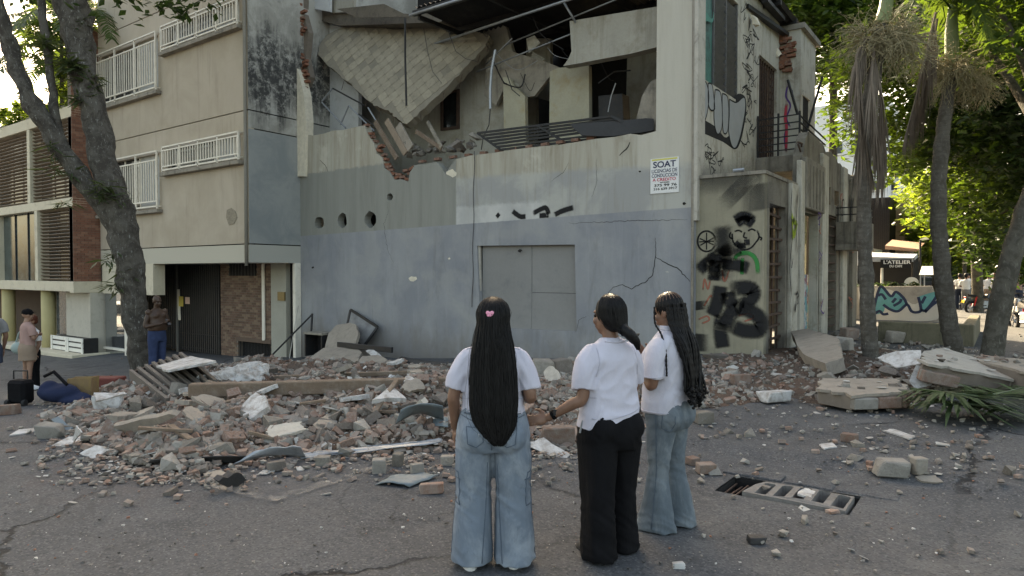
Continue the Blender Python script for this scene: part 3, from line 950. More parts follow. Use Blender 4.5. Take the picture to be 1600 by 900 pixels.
# balcony
m_bal = M('balcony_concrete', col(112, 107, 98), var=.3, scale=1.5, c2=col(74, 70, 64), amt2=.5, streak=col(44, 41, 37), samt=.7)
b0 = onY(1180, 247, 18.4); b1 = onY(1250, 247, 18.4)
bx1 = b1.x; bz = b0.z
MB().mm((XC + .005, 18.4, bz - .42), (bx1, 21.0, bz)).build('balcony_slab', m_bal, bld, bevel=.015)
ral = MB()
for k in range(6):
    zz = bz + .12 + k * .17
    MB().bar((XC + .02, 18.46, zz + .02), (bx1 - .03, 18.46, zz + (.03 if k < 5 else .05)), .03).build('balcony_rail', m_black, bld)
    MB().bar((bx1 - .04, 18.5, zz + .03), (bx1 + .02 + .02 * k, 20.9, zz - .1 - .03 * k), .03).build('balcony_rail', m_black, bld)
for xx in (XC + .04, (XC + bx1) / 2, bx1 - .03):
    MB().bar((xx, 18.46, bz), (xx, 18.46, bz + 1.1), .045).build('balcony_post', m_black, bld)
MB().bar(onY(1231, 125, 18.6), onY(1246, 178, 18.5), .05).build('bent_post', m_black, bld)
MB().bar(onY(1259, 210, 19.5), onY(1285, 120, 20.5), .05).build('bent_post', m_black, bld)
for k in range(7):
    MB().bar(onX(1247 + k * 5, 225 + k * 2, -4.0), onX(1254 + k * 4.3, 246 + k * 2.6, -4.0), .03).build('bent_rail', m_rust, bld)
MB().bar(onX(1247, 222, -4.0), onX(1283, 238, -4.0), .035).build('bent_rail', m_rust, bld)
# projecting wing past the balcony
wx = -4.8
MB().mm((XC - .3, 20.72, 4.6), (wx, 22.6, 8.75)).build('wing_wall', m_side, bld)
MB().mm((XC - .35, 20.66, 8.75), (wx + .12, 22.75, 8.9)).build('wing_coping', m_bal, bld)
MB().mm((wx - .05, 21.05, 4.7), (wx + .012, 21.65, 6.9)).build('wing_door', m_dark, bld)
MB().mm((wx, 20.95, 6.9), (wx + .05, 21.75, 7.05)).build('door_lintel', m_conc_l, bld)
rr = random.Random(31)
for k in range(30):
    o = shape('brick', bm_ if k % 2 else bm_b, None, bld)
    o.location = onY(1221 + rr.uniform(0, 17) - (k / 30) * 3, 55 + k * 1.9, 20.66) - wloc(bld)
    o.rotation_euler = (rr.uniform(-.2, .2), rr.uniform(-.2, .2), rr.uniform(-.3, .3))
MB().hull([onY(1197 + rr.uniform(0, 26), 62 + rr.uniform(0, 32), 20.3 + rr.uniform(0, .4)) for _ in range(18)]).build('cracked_render', m_scar, bld)
scribble('graffiti_tag', [[(1232, 130), (1228, 150), (1235, 165), (1229, 185), (1236, 200)], [(1237, 140), (1240, 160)], [(1231, 190), (1226, 215), (1229, 238)]], .06,
         spray('spray_violet', (.10, .05, .2, 1)), bld, lambda a, b: onY(a, b, 20.705), (0, -1, 0))
scribble('graffiti_tag', [[(1229, 160), (1227, 185), (1229, 200), (1228, 240)]], .1, spray('spray_red', (.5, .05, .08, 1)), bld, lambda a, b: onY(a, b, 20.70), (0, -1, 0))
# broken roof edge over the side street
for a, b in [((1165, 10, 17.5), (1230, 55, 20.8)), ((1195, 0, 18.0), (1222, 30, 20.0))]:
    MB().bar(onY(*a), onY(*b), .16, .1).build('roof_beam', m_black, bld)
MB().hull([onY(1178 + rr.uniform(-6, 10), 30 + rr.uniform(-8, 14), 17.6 + rr.uniform(0, .3)) for _ in range(14)]).build('eave_stub', m_scar, bld)

# ---- ground floor annex along the side street
AX = -3.94; AY = 14.16
af = fx(AX)
def aY(px): return af(px, 400)[0]
zc = onY(1197, 271, AY).z
m_annex = M('annex_render', col(116, 111, 96), var=.16, scale=.9, c2=col(134, 128, 112), amt2=.45, streak=col(78, 74, 66), samt=.55)
ann = empty('graffiti_annex', (AX, AY, 0))
tag(ann, 'low soot-stained annex wall sprayed with a face and black strokes by the corner', 'annex')
MB().mm((XC + .002, AY, -.4), (AX - .002, AY + .2, zc)).build('front_wall', m_annex, ann)
MB().mm((XC + .08, AY - .03, zc), (AX + .03, 17.2, zc + .07)).build('roof_slab', m_bal, ann)
m_sooted = M('sooted_wall_top', col(80, 78, 74), var=.3, scale=1.3, c2=col(58, 56, 53), amt2=.4)
D1 = (aY(1202), aY(1227)); D2 = (aY(1251), aY(1277)); D3 = (aY(1291), aY(1307))
zd1 = af(1205, 318)[1]; zd2 = af(1260, 332)[1]; zd3 = af(1295, 335)[1]
rr = random.Random(5)
ptop = [(17.3, 4.6), (17.6, 5.05)]
yy = 17.9
while yy < 24.6:
    ptop.append((yy, 5.22 - .06 * (yy - 18) + rr.uniform(-.07, .09))); yy += .33
ptop.append((24.8, 4.6))
outer = [(AY + .203, -.4), (24.8, -.4)] + ptop[::-1] + [(17.25, zc), (AY + .203, zc)]
hl = []
for (a, b), t in ((D1, zd1), (D2, zd2), (D3, zd3)):
    hl.append([(a, -.1), (a, t), (b, t), (b, -.1)])
s1_ = [(aY(1289), af(1289, 318)[1]), (aY(1289), af(1289, 291)[1]), (aY(1297), af(1297, 292)[1]), (aY(1297), af(1297, 320)[1])]
s2_ = [(aY(1303), af(1303, 320)[1]), (aY(1303), af(1303, 297)[1]), (aY(1310), af(1310, 299)[1]), (aY(1310), af(1310, 322)[1])]
MB().plate(outer, SX(AX), 0, .22, hl + [s1_, s2_]).build('side_wall', m_side2, ann)
MB().mm((-9, 24.6, -.4), (AX - .23, 24.8, 4.8)).build('end_wall', m_side2, ann)
# pilasters
for (p0, p1, z1, dd, mt) in [(1230, 1240, zc, .10, m_side), (1243, 1249, 4.4, .12, m_side), (1279, 1288, 4.9, .10, m_side), (1312, 1318, 4.9, .10, m_side), (1326, 1333, 4.7, .12, m_side2)]:
    MB().mm((AX, aY(p0), -.3), (AX + dd, aY(p1), z1)).build('pilaster', mt, ann, bevel=.015)
# doorway one: rusty roller grille with torn sheet behind
dm = empty('x'); bpy.data.objects.remove(dm)
MB().mm((AX - .6, D1[0] - .3, -.2), (AX - .55, D1[1] + 1.0, zd1 + .6)).build('door_void', m_dark, ann)
m_sheet = M('dented_door_sheet', col(104, 94, 84), var=.3, scale=3, c2=col(70, 60, 52), amt2=.5)
MB().plate([(D1[0] + .2, 0), (D1[0] + .1, zd1 - .6), (D1[0] + .7, zd1 - .4), (D1[0] + .95, zd1 - 1.2), (D1[0] + .75, .9), (D1[1] - .1, .3), (D1[1] - .1, 0)], SX(AX), .25, .28).build('door_sheet', m_sheet, ann)
for k in range(12):
    zz = .1 + k * (zd1 - .15) / 11.5
    MB().bar((AX - .08, D1[0], zz), (AX - .08 - .02 * (k % 3), D1[1], zz + .03 * math.sin(k)), .035, .05).build('grille_bar', m_rust, ann)
for k in range(3):
    yy = D1[0] + (D1[1] - D1[0]) * (k + .5) / 3
    MB().bar((AX - .12, yy, -.1), (AX - .12, yy + .05, zd1), .03).build('grille_bar', m_rust, ann)
# doorway two: sprayed door with a broken upper light
MB().mm((AX - .3, D2[0], 1.75), (AX - .27, D2[1], zd2)).build('broken_light', glassm('mossy_glass', (.06, .09, .03, 1), .2, .4), ann)
b = NB('mural_sprayed_door'); p_ = b.pos()
n1 = b.noise(p_, 2.2, 4, .6, 1.2); n2 = b.noise(b.addv(p_, (9, 3, 1)), 3.0, 4, .6, 1.5); n3 = b.noise(p_, 5, 3, .5, 2.5)
cc = b.mix(b.ss(n1, .45, .55), col(150, 152, 150), col(128, 92, 96)); cc = b.mix(b.ss(n2, .5, .6), cc, col(92, 132, 138)); cc = b.mix(b.ss(n3, .6, .64), cc, col(50, 48, 55))
m_mural = b.done(cc, .7, None, .2)
MB().mm((AX - .26, D2[0] + .02, -.1), (AX - .22, D2[1] - .02, 1.75)).build('door_leaf', m_mural, ann)
for k in (0, 1):
    MB().mm((AX - .2, D2[k] - .03, -.1), (AX + .02, D2[k] + .03, zd2)).build('door_jamb', m_side, ann)
MB().mm((AX, D2[0] - .15, zd2 + .05), (AX + .16, D2[1] + .1, zd2 + 1.25)).build('shutter_box', m_bal, ann, bevel=.02)
for k in range(5):
    yy = D2[0] + (D2[1] - D2[0]) * (k + .5) / 5
    MB().mm((AX + .16, yy - .05, zd2 + .1), (AX + .175, yy + .03, zd2 + 1.1)).build('shutter_rib', m_side2, ann)
# doorway three: brown folding grille
MB().mm((AX - .3, D3[0], -.2), (AX - .26, D3[1], zd3)).build('door_void', m_rust, ann)
for k in range(14):
    zz = .05 + k * (zd3 - .1) / 13
    MB().mm((AX - .06, D3[0], zz - .02), (AX - .03, D3[1], zz + .02)).build('grille_bar', m_rust, ann)
# lime and black tag on the pilaster between the doors
scribble('graffiti_tag', [[(1236, 330), (1240, 345), (1245, 350), (1241, 368), (1238, 352), (1243, 338)], [(1238, 372), (1243, 360)]], .16, spray('spray_lime', (.28, .36, .03, 1)), ann, lambda a, b: onX(a, b, AX + .125), (1, 0, 0))
scribble('graffiti_tag', [[(1238, 290), (1236, 330), (1238, 370), (1234, 420), (1238, 470)], [(1247, 300), (1244, 350), (1246, 400)]], .07, spray('spray_black', (.012, .012, .013, 1)), ann, lambda a, b: onX(a, b, AX + .13), (1, 0, 0))
rr = random.Random(51)
for k in range(16):
    px, py = rr.choice((1233, 1236, 1246, 1284, 1283, 1315, 1329)) + rr.uniform(-2, 2), rr.uniform(310, 480)
    scribble('graffiti_tag', [[(px + rr.uniform(-4, 4), py + rr.uniform(-14, 14)) for _ in range(rr.randint(4, 7))]], rr.uniform(.02, .06), rr.choice((m_gb, m_gb, spray('spray_black', (.012, .012, .013, 1)), spray('spray_faded_red', (.35, .12, .08, 1)), spray('spray_violet', (.10, .05, .2, 1)))), ann, lambda a, b: onX(a, b, AX + .128), (1, 0, 0))
# little balcony near the end
lb = onX(1310, 385, AX).y; 
MB().mm((AX, 21.3, 2.45), (AX + .75, 22.9, 2.62)).build('balcony_slab', m_bal, ann)
MB().mm((AX, 21.3, 2.6), (AX + .75, 21.4, 3.25)).build('balcony_parapet', m_side2, ann, bevel=.01)
MB().mm((AX + .65, 21.4, 2.6), (AX + .75, 22.9, 3.25)).build('balcony_parapet', m_side2, ann, bevel=.01)
for zz in (3.45, 3.65):
    MB().bar((AX, 21.35, zz), (AX + .72, 21.35, zz), .03).build('balcony_rail', m_black, ann)
    MB().bar((AX + .7, 21.35, zz), (AX + .7, 22.9, zz), .03).build('balcony_rail', m_black, ann)
for xx in (AX + .05, AX + .38, AX + .7):
    MB().bar((xx, 21.35, 3.2), (xx, 21.35, 3.66), .03).build('balcony_post', m_black, ann)
# sprayed marks on the front: face stencil, star in a ring, arrow, heavy black strokes, green arch, red scrawl
af2 = lambda a, b: onY(a, b, AY - .004)
sb = spray('spray_black', (.012, .012, .013, 1)); sbw = spray('spray_black_wide', (.016, .016, .017, 1), .55, .95, .5); sbs = spray('spray_black_soft', (.02, .02, .02, 1), .9, .8, .7)
sgr = spray('spray_green', (.03, .22, .06, 1)); srd = spray('spray_faded_red', (.35, .12, .08, 1), .8, .6, .9)
scribble('graffiti_smoke', [[(1128, 350), (1130, 400), (1122, 440)], [(1100, 424), (1130, 400), (1165, 385)]], .55, sbs, ann, af2, (0, -1, 0))
scribble('graffiti_ring', [[(1104 + 14 * math.cos(k * .5), 377 + 16 * math.sin(k * .5)) for k in range(14)]], .05, sb, ann, af2, (0, -1, 0))
scribble('graffiti_ring', [[(1104, 362), (1104, 392)], [(1092, 372), (1116, 383)], [(1116, 371), (1093, 384)], [(1091, 378), (1117, 377)]], .035, sb, ann, af2, (0, -1, 0))
scribble('graffiti_stroke', [[(1090, 425), (1108, 408), (1125, 396), (1145, 388)], [(1112, 402), (1125, 412), (1150, 414), (1172, 420)], [(1118, 395), (1116, 420), (1115, 440)]], .34, sbw, ann, af2, (0, -1, 0))
scribble('graffiti_stroke', [[(1126, 445), (1122, 470), (1112, 495)], [(1135, 452), (1170, 450), (1176, 462), (1160, 478), (1140, 492), (1130, 520)],
                             [(1150, 478), (1172, 486), (1190, 500), (1186, 516), (1160, 516), (1140, 506)], [(1136, 455), (1140, 470), (1150, 480)], [(1128, 490), (1126, 520), (1130, 545)]], .4, sbw, ann, af2, (0, -1, 0))
scribble('graffiti_stroke', [[(1090, 470), (1092, 485)], [(1093, 520), (1092, 550)]], .5, sbs, ann, af2, (0, -1, 0))
scribble('graffiti_arch', [[(1147, 408), (1152, 399), (1165, 395), (1177, 400), (1183, 412), (1184, 430)]], .11, sgr, ann, af2, (0, -1, 0))
scribble('graffiti_arch', [[(1160, 402), (1159, 430)]], .1, sgr, ann, af2, (0, -1, 0))
scribble('graffiti_scrawl', [[(1098, 455), (1101, 436), (1106, 452), (1110, 436)], [(1099, 480), (1110, 462), (1112, 466)], [(1128, 420), (1132, 440), (1140, 420)], [(1090, 500), (1104, 494), (1108, 500), (1095, 506)], [(1152, 494), (1168, 490), (1178, 496), (1160, 503)]], .045, srd, ann, af2, (0, -1, 0))
# the stencilled head: cap of hair, brow, eyes, nose, mouth, jaw line
scribble('graffiti_face', [[(1148, 345), (1158, 338), (1168, 339), (1178, 346)], [(1150, 350), (1164, 343), (1178, 351)]], .26, sbw, ann, af2, (0, -1, 0))
scribble('graffiti_face', [[(1142, 362), (1140, 370), (1146, 374)], [(1182, 358), (1186, 370), (1180, 380), (1172, 388), (1160, 390), (1150, 383)], [(1147, 362), (1154, 360), (1160, 363)], [(1168, 361), (1175, 358), (1181, 361)],
                           [(1164, 362), (1162, 370), (1168, 372)], [(1186, 370), (1190, 372), (1188, 376)], [(1150, 384), (1145, 376), (1144, 364)]], .045, sb, ann, af2, (0, -1, 0))
scribble('graffiti_face', [[(1148, 378), (1156, 384), (1166, 383)], [(1162, 379), (1172, 378)]], .16, sbw, ann, af2, (0, -1, 0))
scribble('soot_stain', [[(1090, 275), (1140, 278), (1195, 275)], [(1185, 285), (1190, 330)], [(1140, 290), (1160, 310)]], 1.0, spray('soot_soft', (.05, .048, .045, 1), 1.0, .55, .6), ann, af2, (0, -1, 0))
MB().tube([onY(1146, 267, AY - .02), onY(1163, 265, AY - .02)], .04, 8).build('tin_can', m_galv, ann)

# ================================================================== cream apartment block
KY = 12.2; KX = XL
crm = empty('cream_apartment_block', (KX, KY, -1))
tag(crm, 'cream rendered apartment block with white barred windows and a jutting upper storey', 'building')
kf = lambda a, b: (onY(a, b, KY).x, onY(a, b, KY).z)
KFN = lambda u, v, d: V((u, KY + d, v))
KL = onY(156, 300, KY).x
z_sof = onY(392, 410, KY).z; z_band = onY(390, 380, KY).z
z_g1 = onY(384, 171, KY).z; z_g2 = z_g1 + 4.1; z_top = 15.6
def cream_mat():
    b = NB('cream_render'); p = b.pos(); x, y, z = b.sep(p)[:3]
    n1 = b.noise(p, .7, 7, .6, .4); n2 = b.noise(p, 7, 6, .7); st = b.noise(b.mul(p, (3.5, 3.5, .25)), 1.1, 7, .65, .2)
    c = b.mix(b.ss(n1, .3, .7), col(138, 128, 113), col(150, 140, 126))
    c = b.mix(b.math('MULTIPLY', b.ss(st, .52, .74), .45), c, col(112, 102, 90))
    c = b.mix(b.ss(z, z_band - .01, z_band + .01, 1, 0), c, col(152, 147, 134))
    c = b.mix(b.math('MULTIPLY', b.ss(n2, .62, .75), .25), c, col(120, 108, 92))
    return b.done(c, .88, b.bump(n2, .18, .015), .2)
m_cream = cream_mat()
def creamside_mat():
    b = NB('mouldy_render'); p = b.pos(); x, y, z = b.sep(p)[:3]
    n1 = b.noise(p, 1.1, 8, .68, .5); n2 = b.noise(p, 5, 8, .75, .3); st = b.noise(b.mul(p, (2.5, 2.5, .3)), 1.0, 8, .7, .4)
    lowc = b.mix(b.ss(n1, .35, .65), col(110, 114, 114), col(124, 126, 124))
    upc = b.mix(b.ss(n1, .4, .6), col(142, 140, 134), col(120, 118, 112))
    zz = b.math('ADD', z, b.math('MULTIPLY', b.math('SUBTRACT', st, .5), 4.5))
    mould = b.math('MULTIPLY', b.ss(zz, 6.4, 7.4), b.ss(zz, 8.6, 9.8, 1, 0))
    mould = b.math('MULTIPLY', mould, b.ss(n2, .34, .55))
    upc = b.mix(b.math('MULTIPLY', mould, .95), upc, col(46, 46, 46))
    upc = b.mix(b.math('MULTIPLY', b.ss(n2, .58, .7), .5), upc, col(70, 70, 68))
    c = b.mix(b.ss(z, z_g1 - .62, z_g1 - .55), lowc, upc)
    c = b.mix(b.ss(z, z_band - .01, z_band + .01, 1, 0), c, col(140, 139, 132))
    return b.done(c, .88, b.bump(n2, .3, .02), .2)
m_cside = creamside_mat()
# window boxes: (x0, x1, z0, z1)
ax0, ax1 = onY(157, 170, KY).x, onY(250, 140, KY).x
bx0_, bx1_ = onY(260, 262, KY).x, onY(379, 240, KY).x
zA1 = onY(255, 236, KY).z; zA0 = onY(258, 322, KY).z
zB1 = onY(378, 207, KY).z; zB0 = onY(379, 246, KY).z
wins = []
for k in range(2):
    wins += [(ax0, ax1, zA0 + 4.1 * k, zA1 + 4.1 * k), (bx0_, bx1_, zB0 + 4.1 * k, zB1 + 4.1 * k)]
gr = .035
lev = [z_sof, z_band, z_g1, z_g2, z_top]
for z0, z1 in zip(lev, lev[1:]):
    hl = [[(a + .1, c + .05), (a + .1, d - .05), (b - .1, d - .05), (b - .1, c + .05)] for a, b, c, d in wins if z0 < c < z1]
    MB().plate([(KL, z0), (KX - .002, z0), (KX - .002, z1 - gr), (KL, z1 - gr)], KFN, 0, .2, hl).build('front_panel', m_cream, crm)
lev2 = [z_sof, z_band, z_g1 - .55, z_g1, z_g2, z_top]
for z0, z1 in zip(lev2, lev2[1:]):
    MB().mm((KX - .2, KY + .001, z0), (KX, 24, z1 - gr)).build('side_panel', m_cside, crm)
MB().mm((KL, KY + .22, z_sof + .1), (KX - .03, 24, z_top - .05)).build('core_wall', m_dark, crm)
MB().mm((KL, KY + .2, z_sof + .01), (KX - .2, 24, z_sof + .1)).build('soffit', m_white, crm)
m_rail = M('white_railing_paint', col(184, 178, 166), var=.18, scale=3, rough=.55, c2=col(146, 136, 120), amt2=.3, bump=.08)
m_curt = M('net_curtain', (.4, .4, .38, 1), var=.25, scale=3)
for (a, b, c, d), cage in zip(wins, (1, 0, 1, 0)):
    wd = empty('x'); bpy.data.objects.remove(wd)
    gl = MB().mm((a + .05, KY + .14, c), (b - .05, KY + .16, d)).build('window', m_dkglass, crm)
    for k in range(4):
        xx = a + (b - a) * (k + .5) / 4
        MB().mm((xx - .03, KY + .1, c + .06), (xx + .03, KY + .135, d - .06)).build('window_frame', m_rail, gl)
    MB().mm((a + (b - a) * .62, KY + .12, c + .05), (b - .15, KY + .13, d - .05)).build('curtain', m_curt, gl)
    MB().mm((a - .1, KY - .2, c - .22), (b + .1, KY + .05, c - .1)).build('window_sill', m_conc, crm, bevel=.01)
    yr = KY - .14
    rl = MB()
    for zz in ((c - .02, d - .32 * 0) if not cage else (c, d)):
        rl.bar((a, yr, zz), (b, yr, zz), .05)
    if cage: rl.bar((a, yr, d - .3), (b, yr, d - .3), .045); rl.bar((a, yr, c + .18), (b, yr, c + .18), .045)
    else: rl.bar((a, yr, d - .12), (b, yr, d - .12), .04); rl.bar((a, yr, c + .1), (b, yr, c + .1), .04)
    for k in range(4 if cage else 5):
        xx = a + (b - a) * k / (3 if cage else 4)
        rl.bar((xx, yr, c - .08), (xx, yr, d), .05)
    for xx in (a, b):
        for zz in (c, d):
            rl.bar((xx, yr, zz), (xx, KY, zz), .045)
    rlo = rl.build('railing', m_rail, crm); rlo['kind'] = 'stuff'; del rlo['kind']
    nb = 27 if cage else 29
    z0, z1 = (c + .18, d - .3) if cage else (c + .1, d - .12)
    me = MB().box((0, 0, (z0 + z1) / 2), (.032, .03, z1 - z0)).mesh('baluster'); me.materials.append(m_rail)
    for k in range(nb):
        o = shape('baluster', me, None, rlo)
        o.location = V((a + (b - a) * (k + .5) / nb, yr, 0)) - wloc(rlo)
P = [V((KX - .07, KY - .06, z)) for z in (z_sof - .1, 5, 9, 15)]
MB().tube(P, .05, 8).build('downpipe', M('grey_pipe', col(110, 106, 98), var=.2), crm, smooth=True)
MB().plate([kf(355, 328), kf(362, 325), kf(368, 330), kf(371, 340), kf(366, 350), kf(358, 352), kf(354, 340)], KFN, -.015, .01).build('wall_scar', M('scarred_render', col(120, 112, 98), var=.4, scale=14, c2=col(60, 50, 42), amt2=.5), crm)
# ground floor under the jetty
GY = 13.95
gf = lambda a, b: (onY(a, b, GY).x, onY(a, b, GY).z)
zg = -2.0
g0, g1 = gf(212, 500)[0], gf(345, 500)[0]
gate = empty('iron_gate', (g1, GY, -1.2))
tag(gate, 'tall black iron bar gate under the cream block beside the tree', 'gate')
MB().mm((g0 - .4, GY + .9, zg), (g1, GY + 1.0, z_sof)).build('gate_back', m_dark, gate)
fr_ = MB()
for zz in (-1.05, onY(300, 521, GY).z, 1.3, z_sof - .06):
    fr_.bar((g0, GY, zz), (g1, GY, zz), .05, .03)
fr_.build('gate_rail', m_black, gate)
me = MB().box((0, 0, (z_sof - 1.2) / 2 - .0), (.06, .05, z_sof + 1.2)).mesh('gate_bar'); me.materials.append(M('gate_bar_steel', (.035, .034, .033, 1), rough=.5, var=.3))
nb = 46
for k in range(nb):
    o = shape('gate_bar', me, None, gate); o.location = V((g0 + (g1 - g0) * (k + .5) / nb, GY - .02, -.0)) - wloc(gate)
xx = gf(279, 480)[0]
MB().bar((xx, GY - .05, -1.3), (xx, GY - .05, z_sof), .07).build('gate_post', M('grey_post', col(88, 86, 82), var=.2), gate)
def note(p0, p1, q0, q1, c, lbl):
    a = onY(p0, q0, GY - .09); d = onY(p1, q1, GY - .09)
    o = MB().mm((a.x, GY - .085, d.z), (d.x, GY - .075, a.z)).build('paper_notice', M('paper_' + lbl.split()[0], c, var=.1, bump=.05))
    put(o, (a.x, GY - .08, d.z)); tag(o, lbl, 'notice')
note(279, 286, 463, 479, col(178, 160, 84), 'yellow paper notice taped to the black iron gate')
note(289, 296, 464, 475, col(188, 160, 146), 'small pinkish paper notice on the gate bars')
MB().plate([gf(279, 452), gf(283, 452), gf(285, 500), gf(281, 500)], lambda u, v, d: V((u, GY + d, v)), -.07, -.06).build('lock_plate', m_rail, gate)
# brick pier with niche, vent and pale pipe
def brickwork(u0, u1, v0, v1, fn, bw, bh, mats, par, skip=(), gap=.012, seed=1, nm='brickwork', proud=.012):
    mb = MB(); rr = random.Random(seed); r = 0; v = v0
    while v < v1 - .01:
        u = u0 - (bw / 2 if r % 2 else 0)
        while u < u1:
            a, b = max(u + gap / 2, u0), min(u + bw - gap / 2, u1)
            va, vb = v + gap / 2, min(v + bh - gap / 2, v1)
            if b - a > .03 and not any(s[0] < (a + b) / 2 < s[1] and s[2] < (va + vb) / 2 < s[3] for s in skip):
                d = -proud * rr.uniform(.4, 1.1)
                mb.mi = rr.choice(range(len(mats)))
                vs = [fn(a, va, d), fn(b, va, d), fn(b, vb, d), fn(a, vb, d), fn(a, va, .02), fn(b, va, .02), fn(b, vb, .02), fn(a, vb, .02)]
                mb.add(vs, [(0, 1, 2, 3), (0, 4, 5, 1), (1, 5, 6, 2), (2, 6, 7, 3), (3, 7, 4, 0)])
            u += bw
        v += bh; r += 1
    o = mb.build(nm, mats, par); o['kind'] = 'stuff'
    return o
bw0, bw1 = g1 + .02, gf(425, 480)[0]
pier = empty('brick_pier', (bw0, GY, -1.2))
tag(pier, 'brown brick wall with barred niche beside the iron gate', 'wall')
BFN = lambda u, v, d: V((u, GY + d, v))
nx0, nx1 = gf(372, 540)[0], gf(424, 540)[0]; nz0, nz1 = gf(380, 562)[1], gf(380, 533)[1]
vx0, vx1 = gf(358, 420)[0], gf(401, 420)[0]; vz0, vz1 = gf(380, 431)[1], gf(380, 409)[1]
MB().plate([(bw0, zg), (bw1, zg), (bw1, z_sof), (bw0, z_sof)], BFN, .005, .25, [[(nx0, nz0), (nx0, nz1), (nx1, nz1), (nx1, nz0)]]).build('wall_core', m_mortar, pier)
pb = [M('pier_brick_%d' % i, c, var=.3, scale=4, rough=.9, c2=(.12, .09, .075, 1), amt2=.4) for i, c in enumerate([(.17, .105, .075, 1), (.22, .15, .105, 1), (.135, .085, .06, 1)])]
brickwork(bw0, bw1, zg + .3, z_sof, BFN, .24, .085, pb, pier, [(nx0, nx1, nz0, nz1), (vx0, vx1, vz0, vz1)], seed=4)
MB().mm((nx0, GY + .2, nz0), (nx1, GY + .22, nz1)).build('niche_back', m_dark, pier)
MB().mm((nx0 - .04, GY - .06, nz1), (nx1 + .04, GY + .05, nz1 + .14)).build('niche_lintel', M('niche_lintel_stone', col(84, 70, 60), var=.2), pier)
MB().mm((vx0, GY - .012, vz0), (vx1, GY + .0, vz1)).build('vent', m_dark, pier)
for k in range(9):
    xx = vx0 + (vx1 - vx0) * (k + .5) / 9
    MB().mm((xx - .03, GY - .03, vz0), (xx + .03, GY - .013, vz1)).build('vent_slat', m_black, pier)
for k in range(11):
    xx = nx0 + (nx1 - nx0) * (k + .5) / 11
    MB().tube([(xx, GY + .03, nz0), (xx, GY + .03, nz1)], .014, 6).build('niche_bar', m_black, pier)
xx = gf(414, 480)[0]
MB().mm((xx - .07, GY - .09, gf(414, 532)[1]), (xx + .07, GY - .02, z_sof)).build('white_pipe', m_rail, pier, bevel=.02)
# pale panel, dark doorway, white post
dw = empty('side_entrance', (bw1, GY, -1.2))
tag(dw, 'narrow dark doorway between a pale wall panel and a white post', 'doorway')
pan = MB().mm((bw1 + .02, GY - .05, zg), (gf(449, 480)[0], GY + .2, z_sof)).build('wall_panel', M('pale_panel', col(132, 130, 120), var=.15), dw)
a = onY(435, 456, GY - .06); b_ = onY(446, 470, GY - .06)
MB().mm((a.x, GY - .1, b_.z), (b_.x, GY - .05, a.z)).build('intercom', M('brass', (.2, .15, .07, 1), metal=.6, rough=.4), dw)
MB().mm((gf(449, 480)[0], GY + .12, zg), (gf(463, 480)[0], GY + .2, z_sof)).build('dark_door', m_dark, dw)
MB().mm((gf(462, 480)[0], GY - .12, zg), (KX + .02, FY - .003, z_sof)).build('white_post', m_rail, dw, bevel=.015)

# ================================================================== slatted building on the left
LX = KL; LY = onX(113, 300, KL).y
lb_ = empty('slatted_building', (LX, LY, -1.3))
tag(lb_, 'pale concrete building with dark louvred windows and glass on the left edge', 'building')
lf = lambda a, b: (onY(a, b, LY).x, onY(a, b, LY).z)
m_lw = M('offwhite_frame', col(166, 158, 140), var=.15, scale=1.5, c2=col(128, 120, 104), amt2=.35)
zL = [lf(118, 456)[1], lf(118, 440)[1], lf(112, 322)[1], lf(112, 308)[1], lf(110, 182)[1], lf(110, 164)[1]]
LX0 = LX - 18
for z0, z1, dd in ((zL[0], zL[1], .0), (zL[2], zL[3], .0), (zL[4], zL[5], .0)):
    MB().mm((LX0, LY - dd, z0), (LX - .002, LY + .5, z1)).build('floor_band', m_lw, lb_, bevel=.01)
MB().mm((LX0, LY + .5, zL[0] - .0), (LX - .3, 24, zL[5])).build('core_wall', m_dark, lb_)
fins = [LX - .16, lf(56, 380)[0], lf(-8, 380)[0], lf(-70, 380)[0]]
for row, (z0, z1) in enumerate(((zL[1], zL[2]), (zL[3], zL[4]))):
    off = 0 if row == 0 else lf(46, 380)[0] - lf(56, 380)[0]
    fs_ = [fins[0]] + [f + off for f in fins[1:]]
    for f in fs_:
        MB().mm((f - .14, LY + .003, z0), (f + .14, LY + .5, z1)).build('fin', m_lw, lb_, bevel=.01)
    for k in range(3):
        xa, xb = fs_[k + 1] + .16, fs_[k] - .16
        if row == 0 and k == 1:
            g_ = MB().mm((xa, LY + .3, z0), (xb, LY + .33, z1)).build('window', glassm('street_glass', (.03, .045, .045, 1), .05, .6), lb_)
            for q in (.33, .66):
                MB().mm((xa + (xb - xa) * q - .03, LY + .26, z0), (xa + (xb - xa) * q + .03, LY + .299, z1)).build('mullion', m_black, g_)
            continue
        wd = MB().mm((xa, LY + .42, z0), (xb, LY + .44, z1)).build('window', m_dkglass, lb_)
        me = MB().box((0, 0, 0), (xb - xa, .13, .022), Matrix.Rotation(-.5, 3, 'X')).mesh('louvre_slat')
        me.materials.append(M('louvre', col(98, 84, 70), var=.25, scale=3, rough=.6))
        ns = 21
        for j in range(ns):
            o = shape('louvre_slat', me, None, wd); o.location = V(((xa + xb) / 2, LY + .16, z0 + (z1 - z0) * (j + .5) / ns)) - wloc(wd)
        MB().mm(((xa + xb) / 2 - .03, LY + .22, z0), ((xa + xb) / 2 + .03, LY + .26, z1)).build('louvre_stile', m_black, wd)
